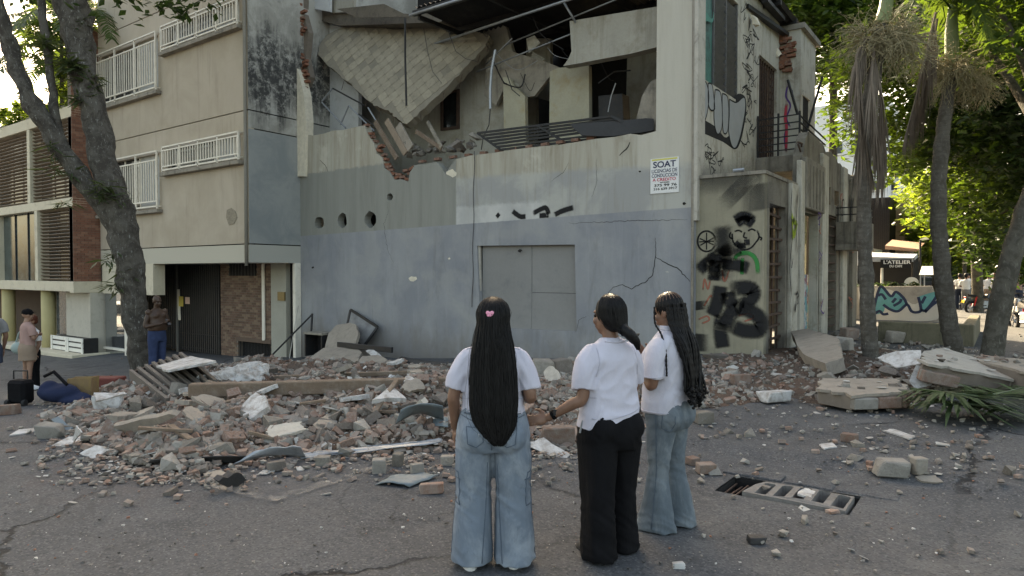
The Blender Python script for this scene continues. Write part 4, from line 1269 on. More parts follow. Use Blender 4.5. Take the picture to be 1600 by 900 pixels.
# brick flank
FFL = lambda u, v, d: V((LX - d, u, v))
MB().mm((LX - .3, LY + .003, zL[1]), (LX - .01, KY + .05, 11.2)).build('flank_core', m_mortar, lb_)
lbk = [M('flank_brick_%d' % i, c, var=.25, scale=4, rough=.9, c2=(.2, .15, .12, 1), amt2=.3) for i, c in enumerate([(.23, .105, .07, 1), (.27, .14, .095, 1), (.19, .09, .062, 1)])]
brickwork(LY, KY, zL[1], 11.2, FFL, .26, .09, lbk, lb_, seed=9)
MB().mm((LX - .3, LY - .02, zL[0] - .05), (LX + .02, KY + .3, zL[1])).build('flank_beam', m_lw, lb_, bevel=.01)
# ground floor: columns, shop window, planters, white wall, glass door
LG = 12.3
lg = lambda a, b: (onY(a, b, LG).x, onY(a, b, LG).z)
m_col = M('painted_column', col(150, 140, 104), var=.15)
for px in (12, 74):
    x_ = onY(px, 500, LY + .4).x
    MB().tube([(x_, LY + .45, -1.9), (x_, LY + .45, zL[0] + .02)], .26, 16).build('column', m_col, lb_, smooth=True)
MB().mm((LX0, LG + 1.2, -2), (lg(60, 500)[0], LG + 1.3, zL[0])).build('back_wall', M('shop_back', (.07, .05, .04, 1), var=.3), lb_)
x0_, x1_ = lg(84, 500)[0], lg(125, 500)[0]
sw = MB().mm((x0_, LG + .1, -.9), (x1_, LG + .13, zL[0])).build('shop_window', glassm('shop_glass', (.05, .06, .065, 1), .05, .7), lb_)
MB().mm((x0_ - .08, LG, -1.4), (x0_ + .05, LG + .12, zL[0])).build('window_frame', m_lw, sw)
MB().mm((x0_, LG + .0, -1.0), (x1_, LG + .099, -.86)).build('window_frame', m_lw, sw)
for k in range(7):
    MB().mm((x0_ + .05, LG + .14, .5 + k * .09), (x1_, LG + .16, .55 + k * .09)).build('blind_slat', m_black, sw)
MB().mm((x1_, LG - .5, -2), (lg(163, 500)[0], LG + .3, zL[0])).build('white_wall', M('shaded_white_wall', col(152, 147, 136), var=.12, c2=col(120, 114, 104), amt2=.3), lb_)
dx0, dx1 = lg(166, 500)[0], lg(203, 500)[0]
m_film = M('mirror_film_glass', (.42, .44, .45, 1), rough=.03, var=.05, bump=0, metal=.9, spec=.8)
ds = MB().mm((dx1 - .22, LG - .1, -2), (dx1, LG, 1.05)).build('door_frame', m_rail, lb_)
MB().mm((dx0 - .05, LG - .1, onY(180, 543, LG).z - .08), (dx1 - .23, LG, onY(180, 543, LG).z)).build('door_sill', m_rail, lb_)
MB().mm((dx0 - .02, LG - .02, -2), (dx1 - .22, LG - .01, 1.0)).build('glass_door', m_film, lb_)
MB().mm((dx0, LG - .12, 1.0), (dx1 + 2, LG + .3, z_sof)).build('door_head', m_lw, lb_)
for k, px in enumerate((82, 107)):
    a = onY(px, 552, LY + .2)
    pl = empty('planter_box', (a.x + .5, LY + .2, -1.3))
    tag(pl, ('left' if k == 0 else 'right') + ' white slatted planter box under the shop window', 'planter', 'planter boxes')
    w_ = (onY(px + 24, 552, LY + .2).x - a.x) * .94
    MB().mm((a.x, LY + .22, -1.35), (a.x + w_, LY + .75, -.72)).build('trough', m_black, pl)
    for j in range(3):
        MB().mm((a.x - .02, LY + .19, -1.25 + j * .2), (a.x + w_ + .02, LY + .215, -1.11 + j * .2)).build('slat', m_white, pl)
    for xx in (a.x, a.x + w_):
        MB().mm((xx - .06, LY + .16, -1.4), (xx + .06, LY + .188, -.7)).build('post', m_white, pl)
MB().mm((LX0, LY - .3, -1.45), (LX + .5, LY + 1.1, -1.28)).build('forecourt_step', m_lw, lb_, bevel=.02)
# ================================================================== poster on the corner column
def textm(name, body, o, ud, vd, w, h, mat, parent, bold=0.0):
    cu = bpy.data.curves.new('t', 'FONT'); cu.body = body; cu.size = 1; cu.offset = bold
    to = bpy.data.objects.new('t', cu); C.objects.link(to)
    dg = bpy.context.evaluated_depsgraph_get(); dg.update()
    me = bpy.data.meshes.new_from_object(to.evaluated_get(dg))
    bpy.data.objects.remove(to); bpy.data.curves.remove(cu)
    xs = [v.co.x for v in me.vertices]; ys = [v.co.y for v in me.vertices]
    x0, x1, y0, y1 = min(xs), max(xs), min(ys), max(ys)
    ud = V(ud); vd = V(vd); o = V(o) - wloc(parent)
    for v in me.vertices:
        v.co = o + ud * ((v.co.x - x0) / (x1 - x0) * w) + vd * ((v.co.y - y0) / (y1 - y0) * h)
    me.name = name; me.materials.append(mat)
    ob = bpy.data.objects.new(name, me); C.objects.link(ob); ob.parent = parent
    return ob
pa, pb_ = onY(1017, 249, FY), onY(1061, 300, FY)
PYY = FY - .02
po = empty('wall_poster', (pa.x, PYY, pb_.z))
tag(po, 'white printed SOAT licence poster on the corner column', 'poster')
pw, ph = pb_.x - pa.x, pa.z - pb_.z
MB().mm((pa.x, PYY, pb_.z), (pb_.x, FY - .003, pa.z)).build('board', M('poster_white', col(178, 178, 176), var=.1, rough=.5, bump=.05), po)
MB().mm((pa.x + pw * .05, PYY - .003, pa.z - ph * .06), (pa.x + pw * .95, PYY - .001, pa.z - ph * .015)).build('yellow_strip', M('poster_yellow', col(168, 162, 92), var=.1), po)
ink = M('ink_navy', (.03, .035, .08, 1), var=.1, bump=0); inkr = M('ink_red', (.5, .06, .1, 1), var=.1, bump=0); inkk = M('ink_black', (.015, .015, .015, 1), var=.1, bump=0); inkg = M('ink_grey', (.09, .1, .14, 1), var=.1, bump=0)
for tx, u0, u1, v0, v1, m_ in [('SOAT', .1, .9, .73, .91, ink), ('LICENCIAS DE', .05, .95, .585, .69, inkg), ('CONDUCCION', .05, .95, .455, .56, inkg), ('A CREDITO', .08, .9, .345, .435, inkr), ('INFORMES', .35, .68, .285, .325, inkk), ('375 99 76', .14, .93, .19, .265, inkk), ('316 639 3917', .12, .95, .09, .16, inkk)]:
    textm('lettering', tx, (pa.x + pw * u0, PYY - .004, pb_.z + ph * v0), (1, 0, 0), (0, 0, 1), pw * (u1 - u0), ph * (v1 - v0), m_, po, .02)

# ================================================================== foliage tools
def leafm(name, c, t, amt=.5, v=.35):
    b = NB(name)
    n = b.noise(b.pos(), 1.6, 3, .6); n2 = b.noise(b.pos(), 9, 2, .6)
    k = b.math('ADD', b.math('MULTIPLY', n, .8), b.math('MULTIPLY', n2, .5))
    cc = b.mix(b.ss(k, .4, .9), tint(c, 1 - v), tint(c, 1 + v))
    tt = b.mix(b.ss(k, .4, .9), tint(t, .7), tint(t, 1.25))
    return b.done(cc, .45, None, .35, transl=(tt, amt))
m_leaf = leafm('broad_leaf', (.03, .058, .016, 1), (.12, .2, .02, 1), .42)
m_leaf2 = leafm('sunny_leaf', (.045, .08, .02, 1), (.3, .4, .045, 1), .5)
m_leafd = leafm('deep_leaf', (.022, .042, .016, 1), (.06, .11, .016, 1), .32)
m_frond = leafm('palm_leaflet', (.03, .06, .02, 1), (.16, .24, .03, 1), .38)
m_deadf = M('dead_frond', (.17, .135, .105, 1), var=.35, scale=4, c2=(.1, .08, .065, 1), amt2=.5)
def barkm(name, c, c2, c3, ringed=False):
    b = NB(name); p = b.pos()
    n1 = b.noise(p, 5, 8, .7, .6); n2 = b.noise(b.mul(p, (9, 9, 3)), 2.5, 8, .75, .4); n3 = b.noise(p, 1.6, 4, .6)
    cc = b.mix(b.ss(n1, .4, .6), c, c2); cc = b.mix(b.math('MULTIPLY', b.ss(n2, .56, .66), .9), cc, c3)
    h = b.math('ADD', n2, n1)
    if ringed:
        z = b.sep(p)[2]
        w = b.math('SINE', b.math('ADD', b.math('MULTIPLY', z, 62.0), b.math('MULTIPLY', n3, 16.0)))
        cc = b.mix(b.ss(w, .6, 1.0, 0, .4), cc, tint(c, .6))
        h = b.math('ADD', h, b.math('MULTIPLY', w, -.07))
    return b.done(cc, .92, b.bump(h, .9, .04), .15)
m_bark = barkm('lichen_bark', (.06, .052, .044, 1), (.11, .1, .084, 1), (.3, .3, .27, 1))
m_palmb = barkm('palm_bark', (.13, .118, .1, 1), (.085, .075, .062, 1), (.2, .19, .165, 1), True)
m_barkg = barkm('grey_bark', (.12, .11, .09, 1), (.075, .068, .055, 1), (.19, .185, .15, 1))
m_moss = leafm('hanging_fern', (.05, .07, .03, 1), (.12, .16, .04, 1), .3)
def wood(pts, k=6, amp=.05, n=14, seed=1, ring=0.0):
    """pts (x,y,z,r) -> gnarled limb"""
    P = crom(pts, k); mb = MB()
    mb.tube([q[:3] for q in P], [max(.012, q[3]) * (1 + ring * (1 if i % 3 == 0 else 0) + ring * .5 * math.sin(i * 2.7)) for i, q in enumerate(P)], n)
    for i, v in enumerate(mb.v):
        mb.v[i] = v + V((noise.noise(v * 3.1 + V((seed, 0, 0))), noise.noise(v * 3.1 + V((0, seed, 5))), noise.noise(v * 2.2 + V((3, 1, seed))) * .3)) * amp + V((noise.noise(v * 11), noise.noise(v * 11 + V((4, 4, 4))), 0)) * amp * .35
    return mb
def leaves(name, mat, parent, blobs, n, size, seed=1, flat=.5, long=1.7, clump=90, cr=.28):
    rr = random.Random(seed); vs = []; fs = []
    off = wloc(parent)
    vol = [b[1][0] * b[1][1] * b[1][2] for b in blobs]; tot = sum(vol)
    for (c, r), w in zip(blobs, vol):
        m = int(n * w / tot); c = V(c)
        nc = max(5, m // clump)
        for q in range(nc):
            while True:
                d = V((rr.uniform(-1, 1), rr.uniform(-1, 1), rr.uniform(-1, 1)))
                L = d.length
                if .25 < L < 1 and rr.random() < L * L + .12: break
            d *= 1 + .22 * noise.noise(d * 2.5 + V((seed * 3.1, 0, 0)))
            cc = c + V((d.x * r[0], d.y * r[1], d.z * r[2]))
            rad = cr * (r[0] + r[2]) * .5 * rr.uniform(.6, 1.3)
            for _ in range(m // nc):
                p = cc + V((rr.gauss(0, .5), rr.gauss(0, .5), rr.gauss(0, .36))) * rad
                a = rr.uniform(0, 6.283); s = size * rr.uniform(.6, 1.3)
                t = V((math.cos(a), math.sin(a), rr.uniform(-.8, .35))).normalized()
                up = V((rr.gauss(0, flat), rr.gauss(0, flat), 1))
                b = t.cross(up).normalized(); nn = b.cross(t)
                i = len(vs)
                p = p - off
                vs += [p, p + t * s * .5 * long + b * s * .42 + nn * s * .06, p + t * s * long - nn * s * .12, p + t * s * .5 * long - b * s * .42 + nn * s * .06]
                fs += [(i, i + 1, i + 2), (i, i + 2, i + 3)]
    me = bpy.data.meshes.new(name); me.from_pydata([tuple(v) for v in vs], [], fs); me.materials.append(mat)
    o = bpy.data.objects.new(name, me); C.objects.link(o); o.parent = parent
    if name != 'crown': o['kind'] = 'stuff'
    return o
def tree(name, label, base, trunk, blobs, n, size, mat, bark, seed=1, group=None, limbs=True, clump=90, cr=.28):
    t = empty(name, base)
    tag(t, label, 'tree', group)
    tr = wood(trunk, amp=.03, n=10, seed=seed).build('trunk', bark, t, smooth=True)
    if limbs:
        tp = V(trunk[-1][:3]); r0 = trunk[-1][3]
        rr = random.Random(seed)
        for i, (c, r) in enumerate(blobs):
            for k in range(3):
                q = V(c) + V((rr.uniform(-.6, .6) * r[0], rr.uniform(-.6, .6) * r[1], rr.uniform(-.4, .5) * r[2]))
                m_ = tp.lerp(q, .5) + V((0, 0, .5))
                wood([(*tp, r0 * .7), (*m_, r0 * .4), (*q, .02)], amp=.03, n=7, seed=seed + k).build('limb', bark, tr, smooth=True)
    leaves('crown', mat, t, blobs, n, size, seed, clump=clump, cr=cr)
    return t
def A(px, py, d):
    return tuple(at(px, py, d))
# ------------------------------------------------------------------ left: twin-trunked lichen tree
tb = at(222, 578, 14.7); tb.z = gz(tb.x, tb.y)
lt = empty('lichen_tree', tb)
tag(lt, 'leaning twin-trunked tree with lichen-covered bark before the cream block', 'tree')
s_ = 14.7 / FPX
tk = wood([(tb.x, tb.y, tb.z - .2, .28), A(221, 560, 14.7) + (.23,), A(211, 490, 14.7) + (.25,), A(206, 445, 14.7) + (.27,), A(197, 385, 14.7) + (.3,), A(186, 340, 14.7) + (.31,), A(170, 285, 14.7) + (.28,), A(152, 200, 14.8) + (.27,), A(129, 100, 14.9) + (.27,), A(112, 10, 15) + (.34,), A(95, -60, 15.2) + (.33,), A(70, -170, 15.5) + (.2,)], amp=.09, n=18, seed=3)
tko = tk.build('trunk', m_bark, lt, smooth=True)
wood([A(192, 375, 14.7) + (.2,), A(162, 325, 14.6) + (.2,), A(131, 283, 14.5) + (.19,), A(98, 238, 14.4) + (.18,), A(66, 186, 14.3) + (.17,), A(41, 145, 14.2) + (.155,), A(22, 95, 14.2) + (.145,), A(6, 40, 14.1) + (.14,), A(-18, -60, 14) + (.1,)], amp=.07, n=14, seed=5).build('limb', m_bark, tko, smooth=True)
wood([A(100, 240, 14.4) + (0.107,), A(86, 180, 14.5) + (0.090,), A(79, 110, 14.6) + (0.082,), A(69, 40, 14.7) + (0.082,), A(60, -30, 14.8) + (0.074,), A(40, -150, 14.8) + (0.041,)], amp=.04, n=10, seed=7).build('limb', m_bark, tko, smooth=True)
leaves('fern_tuft', m_moss, lt, [(A(108, 60, 14.6), (.5, .5, .7))], 350, .07, 4, long=5, flat=.4)
leaves('fern_tuft', m_moss, lt, [(A(122, 130, 14.6), (.3, .3, .6))], 150, .07, 5, long=5, flat=.4)
for k_, q_ in enumerate([(A(95, 270, 14.3), (.25, .25, .7)), (A(180, 420, 14.5), (.22, .22, .6)), (A(172, 300, 14.4), (.2, .2, .5))]):
    leaves('fern_tuft', m_moss, lt, [q_], 110, .06, 6 + k_, long=6, flat=.3)
leaves('crown', m_leafd, lt, [(A(160, -60, 15), (2.6, 2.2, .9)), (A(40, -260, 15.5), (4, 4, 1.8)), (A(330, -300, 15.5), (3.5, 4, 1.6))], 9000, .13, 8)
# ------------------------------------------------------------------ palms on the right
def leaflet(vs, fs, p, d, up, L, w, droop):
    b = d.cross(up).normalized(); i = len(vs)
    q1 = p + d * L * .5 - V((0, 0, droop * L * .22)); q2 = p + d * L * .92 - V((0, 0, droop * L * .75))
    vs += [p - b * w * .5, p + b * w * .5, q1 + b * w * .55, q1 - b * w * .55, q2]
    fs += [(i, i + 1, i + 2, i + 3), (i + 3, i + 2, i + 4)]
def frond(name, mat, parent, path, L=.6, w=.035, n=46, droop=.5, side=None, hang=0.0, seed=0, spread=1.0, rachis=.022):
    P = [V(q) for q in crom([tuple(q) for q in path], 8)]
    rr = random.Random(seed); off = wloc(parent)
    mb = MB().tube(P, [rachis * (1 - .8 * i / len(P)) for i in range(len(P))], 6)
    vs = mb.v; fs = mb.f
    m = len(P)
    for k in range(n):
        t = .1 + .9 * k / n
        f = t * (m - 1); i = min(int(f), m - 2); p = P[i].lerp(P[i + 1], f - i)
        d = (P[i + 1] - P[i]).normalized()
        sd = d.cross(V((0, 0, 1)))
        sd = sd.normalized() if sd.length > .05 else V((1, 0, 0))
        up = sd.cross(d)
        ll = L * (math.sin(math.pi * (.12 + .8 * t)) ** .7) * rr.uniform(.8, 1.1)
        for s in (-1, 1):
            dd = (sd * s * spread + d * .75 + up * .15 + V((rr.gauss(0, .12), rr.gauss(0, .12), rr.gauss(0, .12) - hang))).normalized()
            leaflet(vs, fs, p, dd, up, ll, w, droop * rr.uniform(.5, 1.4))
    mb.m = [0] * len(fs)
    me = bpy.data.meshes.new(name); me.from_pydata([tuple(v - off) for v in vs], [], fs); me.materials.append(mat)
    o = bpy.data.objects.new(name, me); C.objects.link(o); o.parent = parent
    return o
def fruit(parent, c, rad, n, seed, mat):
    rr = random.Random(seed); mb = MB(); c = V(c)
    for k in range(n):
        a = rr.uniform(0, 6.283); e = rr.uniform(-.9, .9)
        d = V((math.cos(a) * math.cos(e), math.sin(a) * math.cos(e), math.sin(e)))
        p = c + d * rad * .15; P = [p]
        for j in range(4):
            d = (d + V((rr.gauss(0, .4), rr.gauss(0, .4), rr.gauss(-.22, .3)))).normalized()
            p = p + d * rad * rr.uniform(.18, .34); P.append(p)
        mb.tube(P, [.006, .006, .005, .004, .003], 3, cap=False)
        for q in P[1:]:
            if rr.random() < .6:
                e_ = V((rr.gauss(0, .03), rr.gauss(0, .03), rr.gauss(0, .03)))
                mb.hull([q + e_ + V(o_) * .013 for o_ in ((1, 0, 0), (-1, 0, 0), (0, 1, 0), (0, -1, 0), (0, 0, 1), (0, 0, -1))])
    me = mb.mesh('fruit_cluster', wloc(parent), recalc=False); me.materials.append(mat)
    o = bpy.data.objects.new('fruit_cluster', me); C.objects.link(o); o.parent = parent; o['kind'] = 'stuff'
m_fruit = M('palm_fruit_stalk', (.27, .235, .14, 1), var=.3, scale=5)
m_shaft = M('crownshaft', (.16, .2, .09, 1), rough=.5, var=.25, scale=3)
def palm(label, base, tpts, top, shaft, d, live, dead, fr, seed):
    t = empty('palm_tree', base); tag(t, label, 'palm')
    wood(tpts, 18, amp=.03, n=16, seed=seed, ring=.05).build('trunk', m_palmb, t, smooth=True)
    wood(shaft, amp=.008, n=12, seed=seed).build('crownshaft', m_shaft, t, smooth=True)
    for k, p in enumerate(live):
        frond('frond', m_frond, t, [V(q) for q in p], .55, .04, 40, .5, seed=seed * 10 + k)
    for k, p in enumerate(dead):
        frond('dead_frond', m_deadf, t, [V(q) for q in p], .75, .02, 64, 1.0, hang=1.3, seed=seed * 20 + k, spread=.28, rachis=.03)
    for k, (c, r, n) in enumerate(fr):
        fruit(t, c, r, n, seed * 30 + k, m_fruit)
    return t
dA = 13.0
bA = at(1360, 562, dA)
palm('palm with shaggy brown dead fronds hanging nearest the annex', (bA.x, bA.y, gz(bA.x, bA.y)),
     [(bA.x, bA.y, gz(bA.x, bA.y) - .2, .17), A(1360, 560, dA) + (.15,), A(1353, 430, dA) + (.13,), A(1350, 300, dA) + (.13,), A(1354, 190, dA) + (.13,), A(1366, 110, dA) + (.13,), A(1376, 40, dA) + (.13,)], None,
     [A(1377, 38, dA) + (.14,), A(1385, 5, dA) + (.12,), A(1388, -70, dA) + (.07,)], dA,
     [[A(1388, -70, dA), A(1440, -60, dA + .8), A(1470, 0, dA + 1.2), A(1480, 50, dA + 1.5)], [A(1388, -70, dA), A(1360, -150, dA + 1), A(1320, -120, dA + 2), A(1300, -60, dA + 2.6)],
      [A(1388, -70, dA), A(1450, -130, dA - 1), A(1510, -100, dA - 1.8), A(1550, -40, dA - 2.2)]],
     [[A(1358, 60, dA - .2), A(1338, 90, dA - .4), A(1345, 170, dA - .35), A(1362, 270, dA - .3)], [A(1360, 70, dA - .1), A(1372, 120, dA - .35), A(1378, 190, dA - .3), A(1376, 275, dA - .3)], [A(1352, 60, dA - .3), A(1340, 120, dA - .4), A(1345, 200, dA - .4), A(1338, 262, dA - .3)], [A(1368, 60, dA - .2), A(1362, 120, dA - .5), A(1366, 180, dA - .5), A(1372, 240, dA - .4)]],
     [(A(1385, 62, dA - .25), .75, 230), (A(1420, 66, dA - .2), .6, 170), (A(1355, 58, dA - .2), .6, 150), (A(1400, 40, dA + .2), .6, 110)], 2)
dB = 14.2
bB = at(1492, 548, dB)
palm('slender curving palm with green crownshaft and pale fruit stalks', (bB.x, bB.y, gz(bB.x, bB.y)),
     [(bB.x, bB.y, gz(bB.x, bB.y) - .2, .19), A(1490, 545, dB) + (.17,), A(1474, 440, dB) + (.155,), A(1466, 330, dB) + (.15,), A(1471, 230, dB) + (.14,), A(1480, 150, dB) + (.13,), A(1485, 110, dB) + (.12,)], None,
     [A(1484, 112, dB) + (.1,), A(1487, 85, dB) + (.13,), A(1487, 48, dB) + (.12,), A(1489, -10, dB) + (.06,)], dB,
     [[A(1488, 10, dB), A(1512, -8, dB - .4), A(1535, 20, dB - .8), A(1548, 75, dB - 1.0)], [A(1488, 0, dB), A(1470, -60, dB + .6), A(1430, -70, dB + 1.2), A(1390, -20, dB + 1.6)], [A(1488, 0, dB), A(1520, -60, dB + .4), A(1580, -70, dB + .6), A(1640, -10, dB + .8)], [A(1487, 15, dB), A(1462, -10, dB - .5), A(1430, 0, dB - 1), A(1405, 60, dB - 1.3)],
      [A(1488, 0, dB), A(1500, -80, dB - 1), A(1530, -110, dB - 2), A(1560, -60, dB - 2.6)]],
     [[A(1462, 20, dB - .3), A(1450, 70, dB - .5), A(1434, 140, dB - .5), A(1415, 210, dB - .5)], [A(1464, 30, dB - .2), A(1455, 90, dB - .4), A(1440, 150, dB - .4), A(1424, 200, dB - .4)]],
     [(A(1490, 105, dB - .2), .75, 230), (A(1520, 120, dB - .1), .65, 170), (A(1460, 100, dB - .1), .55, 110), (A(1535, 140, dB), .45, 90)], 3)
# leaning third trunk
dC = 13.4; bC = at(1548, 566, dC)
tree('street_tree', 'grey tree trunk leaning right at the right edge of the photo', (bC.x, bC.y, gz(bC.x, bC.y)),
     [(bC.x, bC.y, gz(bC.x, bC.y) - .2, .22), A(1550, 556, dC) + (.2,), A(1562, 480, dC) + (.2,), A(1578, 410, dC) + (.19,), A(1602, 330, dC) + (.18,), A(1640, 230, dC) + (.16,)],
     [(A(1650, 60, dC + 1), (2.4, 2.6, 1.8)), (A(1560, 30, dC + 3.5), (2.2, 2.5, 1.5)), (A(1700, -120, dC), (3, 3, 2))], 11000, .15, m_leaf, m_barkg, 11)
TREES = [
 ('dark leafy street tree filling the sky behind the two palms', (1527, 447, 29), [(1500, 110, 25), (1570, 250, 24), (1488, 30, 26), (1560, 60, 22)], (4.6, 4.4, 3.3), 30000, .2, m_leaf, 14),
 ('tall leafy tree rising behind the roof of the ruined wing', (1300, 420, 33), [(1300, 20, 32), (1240, -40, 31), (1360, 0, 33), (1270, 40, 31)], (3.6, 4.2, 3.0), 24000, .22, m_leaf, 15),
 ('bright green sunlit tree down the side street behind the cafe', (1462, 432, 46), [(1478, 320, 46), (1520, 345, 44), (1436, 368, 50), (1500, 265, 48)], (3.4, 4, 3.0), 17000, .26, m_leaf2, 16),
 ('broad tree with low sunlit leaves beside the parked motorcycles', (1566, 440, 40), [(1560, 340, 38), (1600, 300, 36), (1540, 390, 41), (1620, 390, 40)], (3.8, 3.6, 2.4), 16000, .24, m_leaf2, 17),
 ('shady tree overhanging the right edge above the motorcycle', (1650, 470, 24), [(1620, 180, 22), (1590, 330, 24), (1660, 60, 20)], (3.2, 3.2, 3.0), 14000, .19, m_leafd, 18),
]
for lbl, (bx_, by_, bd), bl, r, n, sz, mt, sd in TREES:
    b0_ = at(bx_, by_, bd); b0_.z = gz(b0_.x, b0_.y)
    blobs = [(A(*q), tuple(k * (1 if i == 0 else .8) for k in r)) for i, q in enumerate(bl)]
    zt_ = min(q[0][2] for q in blobs) - .3
    tp = V(blobs[0][0]); tp = V((b0_.x + (tp.x - b0_.x) * .3, b0_.y + (tp.y - b0_.y) * .3, max(zt_, 2.6)))
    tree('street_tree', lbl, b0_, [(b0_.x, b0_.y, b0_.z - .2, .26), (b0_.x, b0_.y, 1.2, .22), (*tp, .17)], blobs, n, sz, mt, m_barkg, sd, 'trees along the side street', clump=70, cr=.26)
# thin trunks between the people
for k, (px, d, r) in enumerate([(1503, 38, .11), (1480, 42, .12)]):
    b0_ = at(px, 480, d); b0_.z = 0
    c_ = V((b0_.x, b0_.y, 6.5))
    tree('street_tree', ['thin pale-trunked tree right behind the group in white shirts', 'thin tree left of the group in white shirts'][k], b0_, [(b0_.x, b0_.y, -.2, r), (b0_.x + .1, b0_.y, 2.5, r * .9), (b0_.x, b0_.y, 5, r * .6)], [(tuple(c_), (2.2, 2.2, 1.4))], 4000, .24, m_leaf2, m_barkg, 30 + k, 'trees along the side street')
# far wood closing the end of the street
fw_ = empty('far_wood', (0, 110, 0)); tag(fw_, 'dark green wooded slope far down the side street', None, None, 'stuff')
leaves('foliage', m_leafd, fw_, [((x, 118 + abs(x) * .1, 5 + 2 * math.sin(x)), (9, 5, 8)) for x in range(-26, 90, 9)], 24000, .55, 41, clump=40, cr=.3)
MB().mm((-40, 124, -1), (110, 126, 9)).build('slope', m_leafd, fw_)
# ------------------------------------------------------------------ roof garden on the slatted building
rg = [((28, 150, 27), 0), ((70, 120, 27), 1), ((95, 150, 26), 2), ((10, 190, 26), 3)]
for k, (q, sd) in enumerate(rg):
    b0_ = at(*q); b0_.z = zL[5]
    b0_.y = max(b0_.y, LY + .6)
    t = empty('roof_palm', b0_); tag(t, ['sunlit potted palm at the left end of the roof terrace', 'tall sunlit palm in the middle of the roof terrace', 'sunlit palm beside the brick flank on the roof terrace', 'low palm at the far left roof edge'][k], 'palm', 'roof terrace palms')
    h = [2.8, 4.0, 2.6, 1.4][k]
    wood([(b0_.x, b0_.y, b0_.z - .1, .09), (b0_.x + .05, b0_.y, b0_.z + h * .6, .07), (b0_.x, b0_.y, b0_.z + h, .05)], amp=.01, n=8).build('trunk', m_palmb, t, smooth=True)
    rr = random.Random(sd)
    for j in range(11):
        a = j * 2.4; c_ = V((b0_.x, b0_.y, b0_.z + h)); dd = V((math.cos(a), math.sin(a), 0)); u = rr.uniform(.5, 1.3)
        frond('frond', m_frond, t, [c_, c_ + dd * .9 + V((0, 0, .8 * u)), c_ + dd * 1.9 + V((0, 0, .6 * u)), c_ + dd * 2.7 + V((0, 0, -.4))], .75, .06, 36, .5, seed=j + sd * 20)
rs = empty('roof_hedge', (onY(60, 180, LY + .5).x, LY + .6, zL[5])); tag(rs, 'trailing green planting along the roof edge of the slatted building', 'hedge')
leaves('foliage', m_leaf2, rs, [((LX - 1.2 - k * 1.6, LY + .7, zL[5] + .3 + .3 * math.sin(k * 2)), (1.1, .6, .7)) for k in range(7)], 7000, .12, 44)
MB().mm((LX - 12, LY + .5, zL[5]), (LX - .4, LY + .9, zL[5] + .35)).build('planter_trough', m_conc, rs)
MB().mm((onY(82, 90, 14).x, 14, zL[5]), (onY(104, 90, 14).x, 15, onY(90, 78, 14).z)).build('roof_hut', M('roof_hut_dark', (.05, .055, .06, 1), var=.2), lb_)
# ================================================================== right-hand street: walls, far buildings, vehicles
WY = 27.3
cw = empty('mural_wall', (onY(1390, 500, WY).x, WY, 0))
tag(cw, 'low grey wall with turquoise wave graffiti behind the palms', 'wall')
wf_ = lambda a, b: (onY(a, b, WY).x, onY(a, b, WY).z)
m_cw = M('mural_wall_render', col(120, 116, 110), var=.2, scale=1.5, c2=col(92, 88, 82), amt2=.5)
MB().plate([(wf_(1296, 510)[0], -.2), wf_(1296, 449), wf_(1345, 448), wf_(1456, 447), wf_(1459, 456), wf_(1472, 500), (wf_(1474, 505)[0], -.2)], lambda u, v, d: V((u, WY + d, v)), 0, .3).build('wall_body', m_cw, cw)
MB().plate([wf_(1464, 450), wf_(1467, 450), (wf_(1475, 512)[0], 0), (wf_(1472, 512)[0], 0)], lambda u, v, d: V((u, WY + d, v)), -.03, .05).build('edge_post', m_white, cw)
def wpoly(name, pts, mat, o, k=3):
    P = crom(pts + [pts[0]], k)[:-1]
    return MB().plate([wf_(*q) for q in P], lambda u, v, d: V((u, WY - d, v)), .001, o).build(name, mat, cw)
m_cy = M('paint_turquoise', (.09, .27, .27, 1), var=.25, scale=3, c2=(.1, .19, .3, 1), amt2=.5, bump=.05)
m_gp = M('paint_pale', col(150, 147, 140), var=.12, scale=3, bump=.05)
m_nv = M('paint_navy', (.025, .035, .07, 1), var=.2, bump=0)
wpoly('mural_ground', [(1340, 450), (1370, 449), (1400, 456), (1425, 475), (1440, 470), (1462, 462), (1470, 495), (1440, 502), (1400, 500), (1350, 498)], m_gp, .004)
wpoly('mural_wave', [(1366, 478), (1372, 455), (1377, 448), (1384, 456), (1392, 462), (1400, 456), (1410, 463), (1417, 474), (1412, 482), (1402, 486), (1392, 484), (1384, 478), (1380, 488), (1368, 490)], m_cy, .008)
wpoly('mural_wave', [(1434, 464), (1446, 460), (1462, 456), (1462, 464), (1452, 476), (1444, 484), (1438, 480)], m_cy, .008)
wpoly('mural_wave', [(1345, 462), (1358, 458), (1368, 470), (1364, 490), (1346, 492)], m_cy, .007)
for q in ([(1366, 480), (1372, 456), (1378, 448), (1392, 463), (1400, 456), (1412, 466), (1417, 476)], [(1380, 476), (1392, 484), (1404, 486), (1417, 476), (1424, 486), (1432, 488), (1439, 484), (1435, 464)], [(1439, 484), (1446, 485), (1456, 474), (1464, 462)],
          [(1394, 473), (1400, 466)], [(1396, 478), (1406, 472), (1408, 467)], [(1440, 474), (1446, 463)], [(1372, 462), (1378, 460), (1384, 468)], [(1366, 491), (1374, 486), (1380, 491), (1388, 490)], [(1445, 488), (1455, 478), (1466, 470)]):
    mb = MB().ribbon(crom([tuple(onY(a, b, WY - .011)) for a, b in q], 5), .09, (0, -1, 0)); mb.uv = None
    mb.build('mural_outline', m_nv, cw)
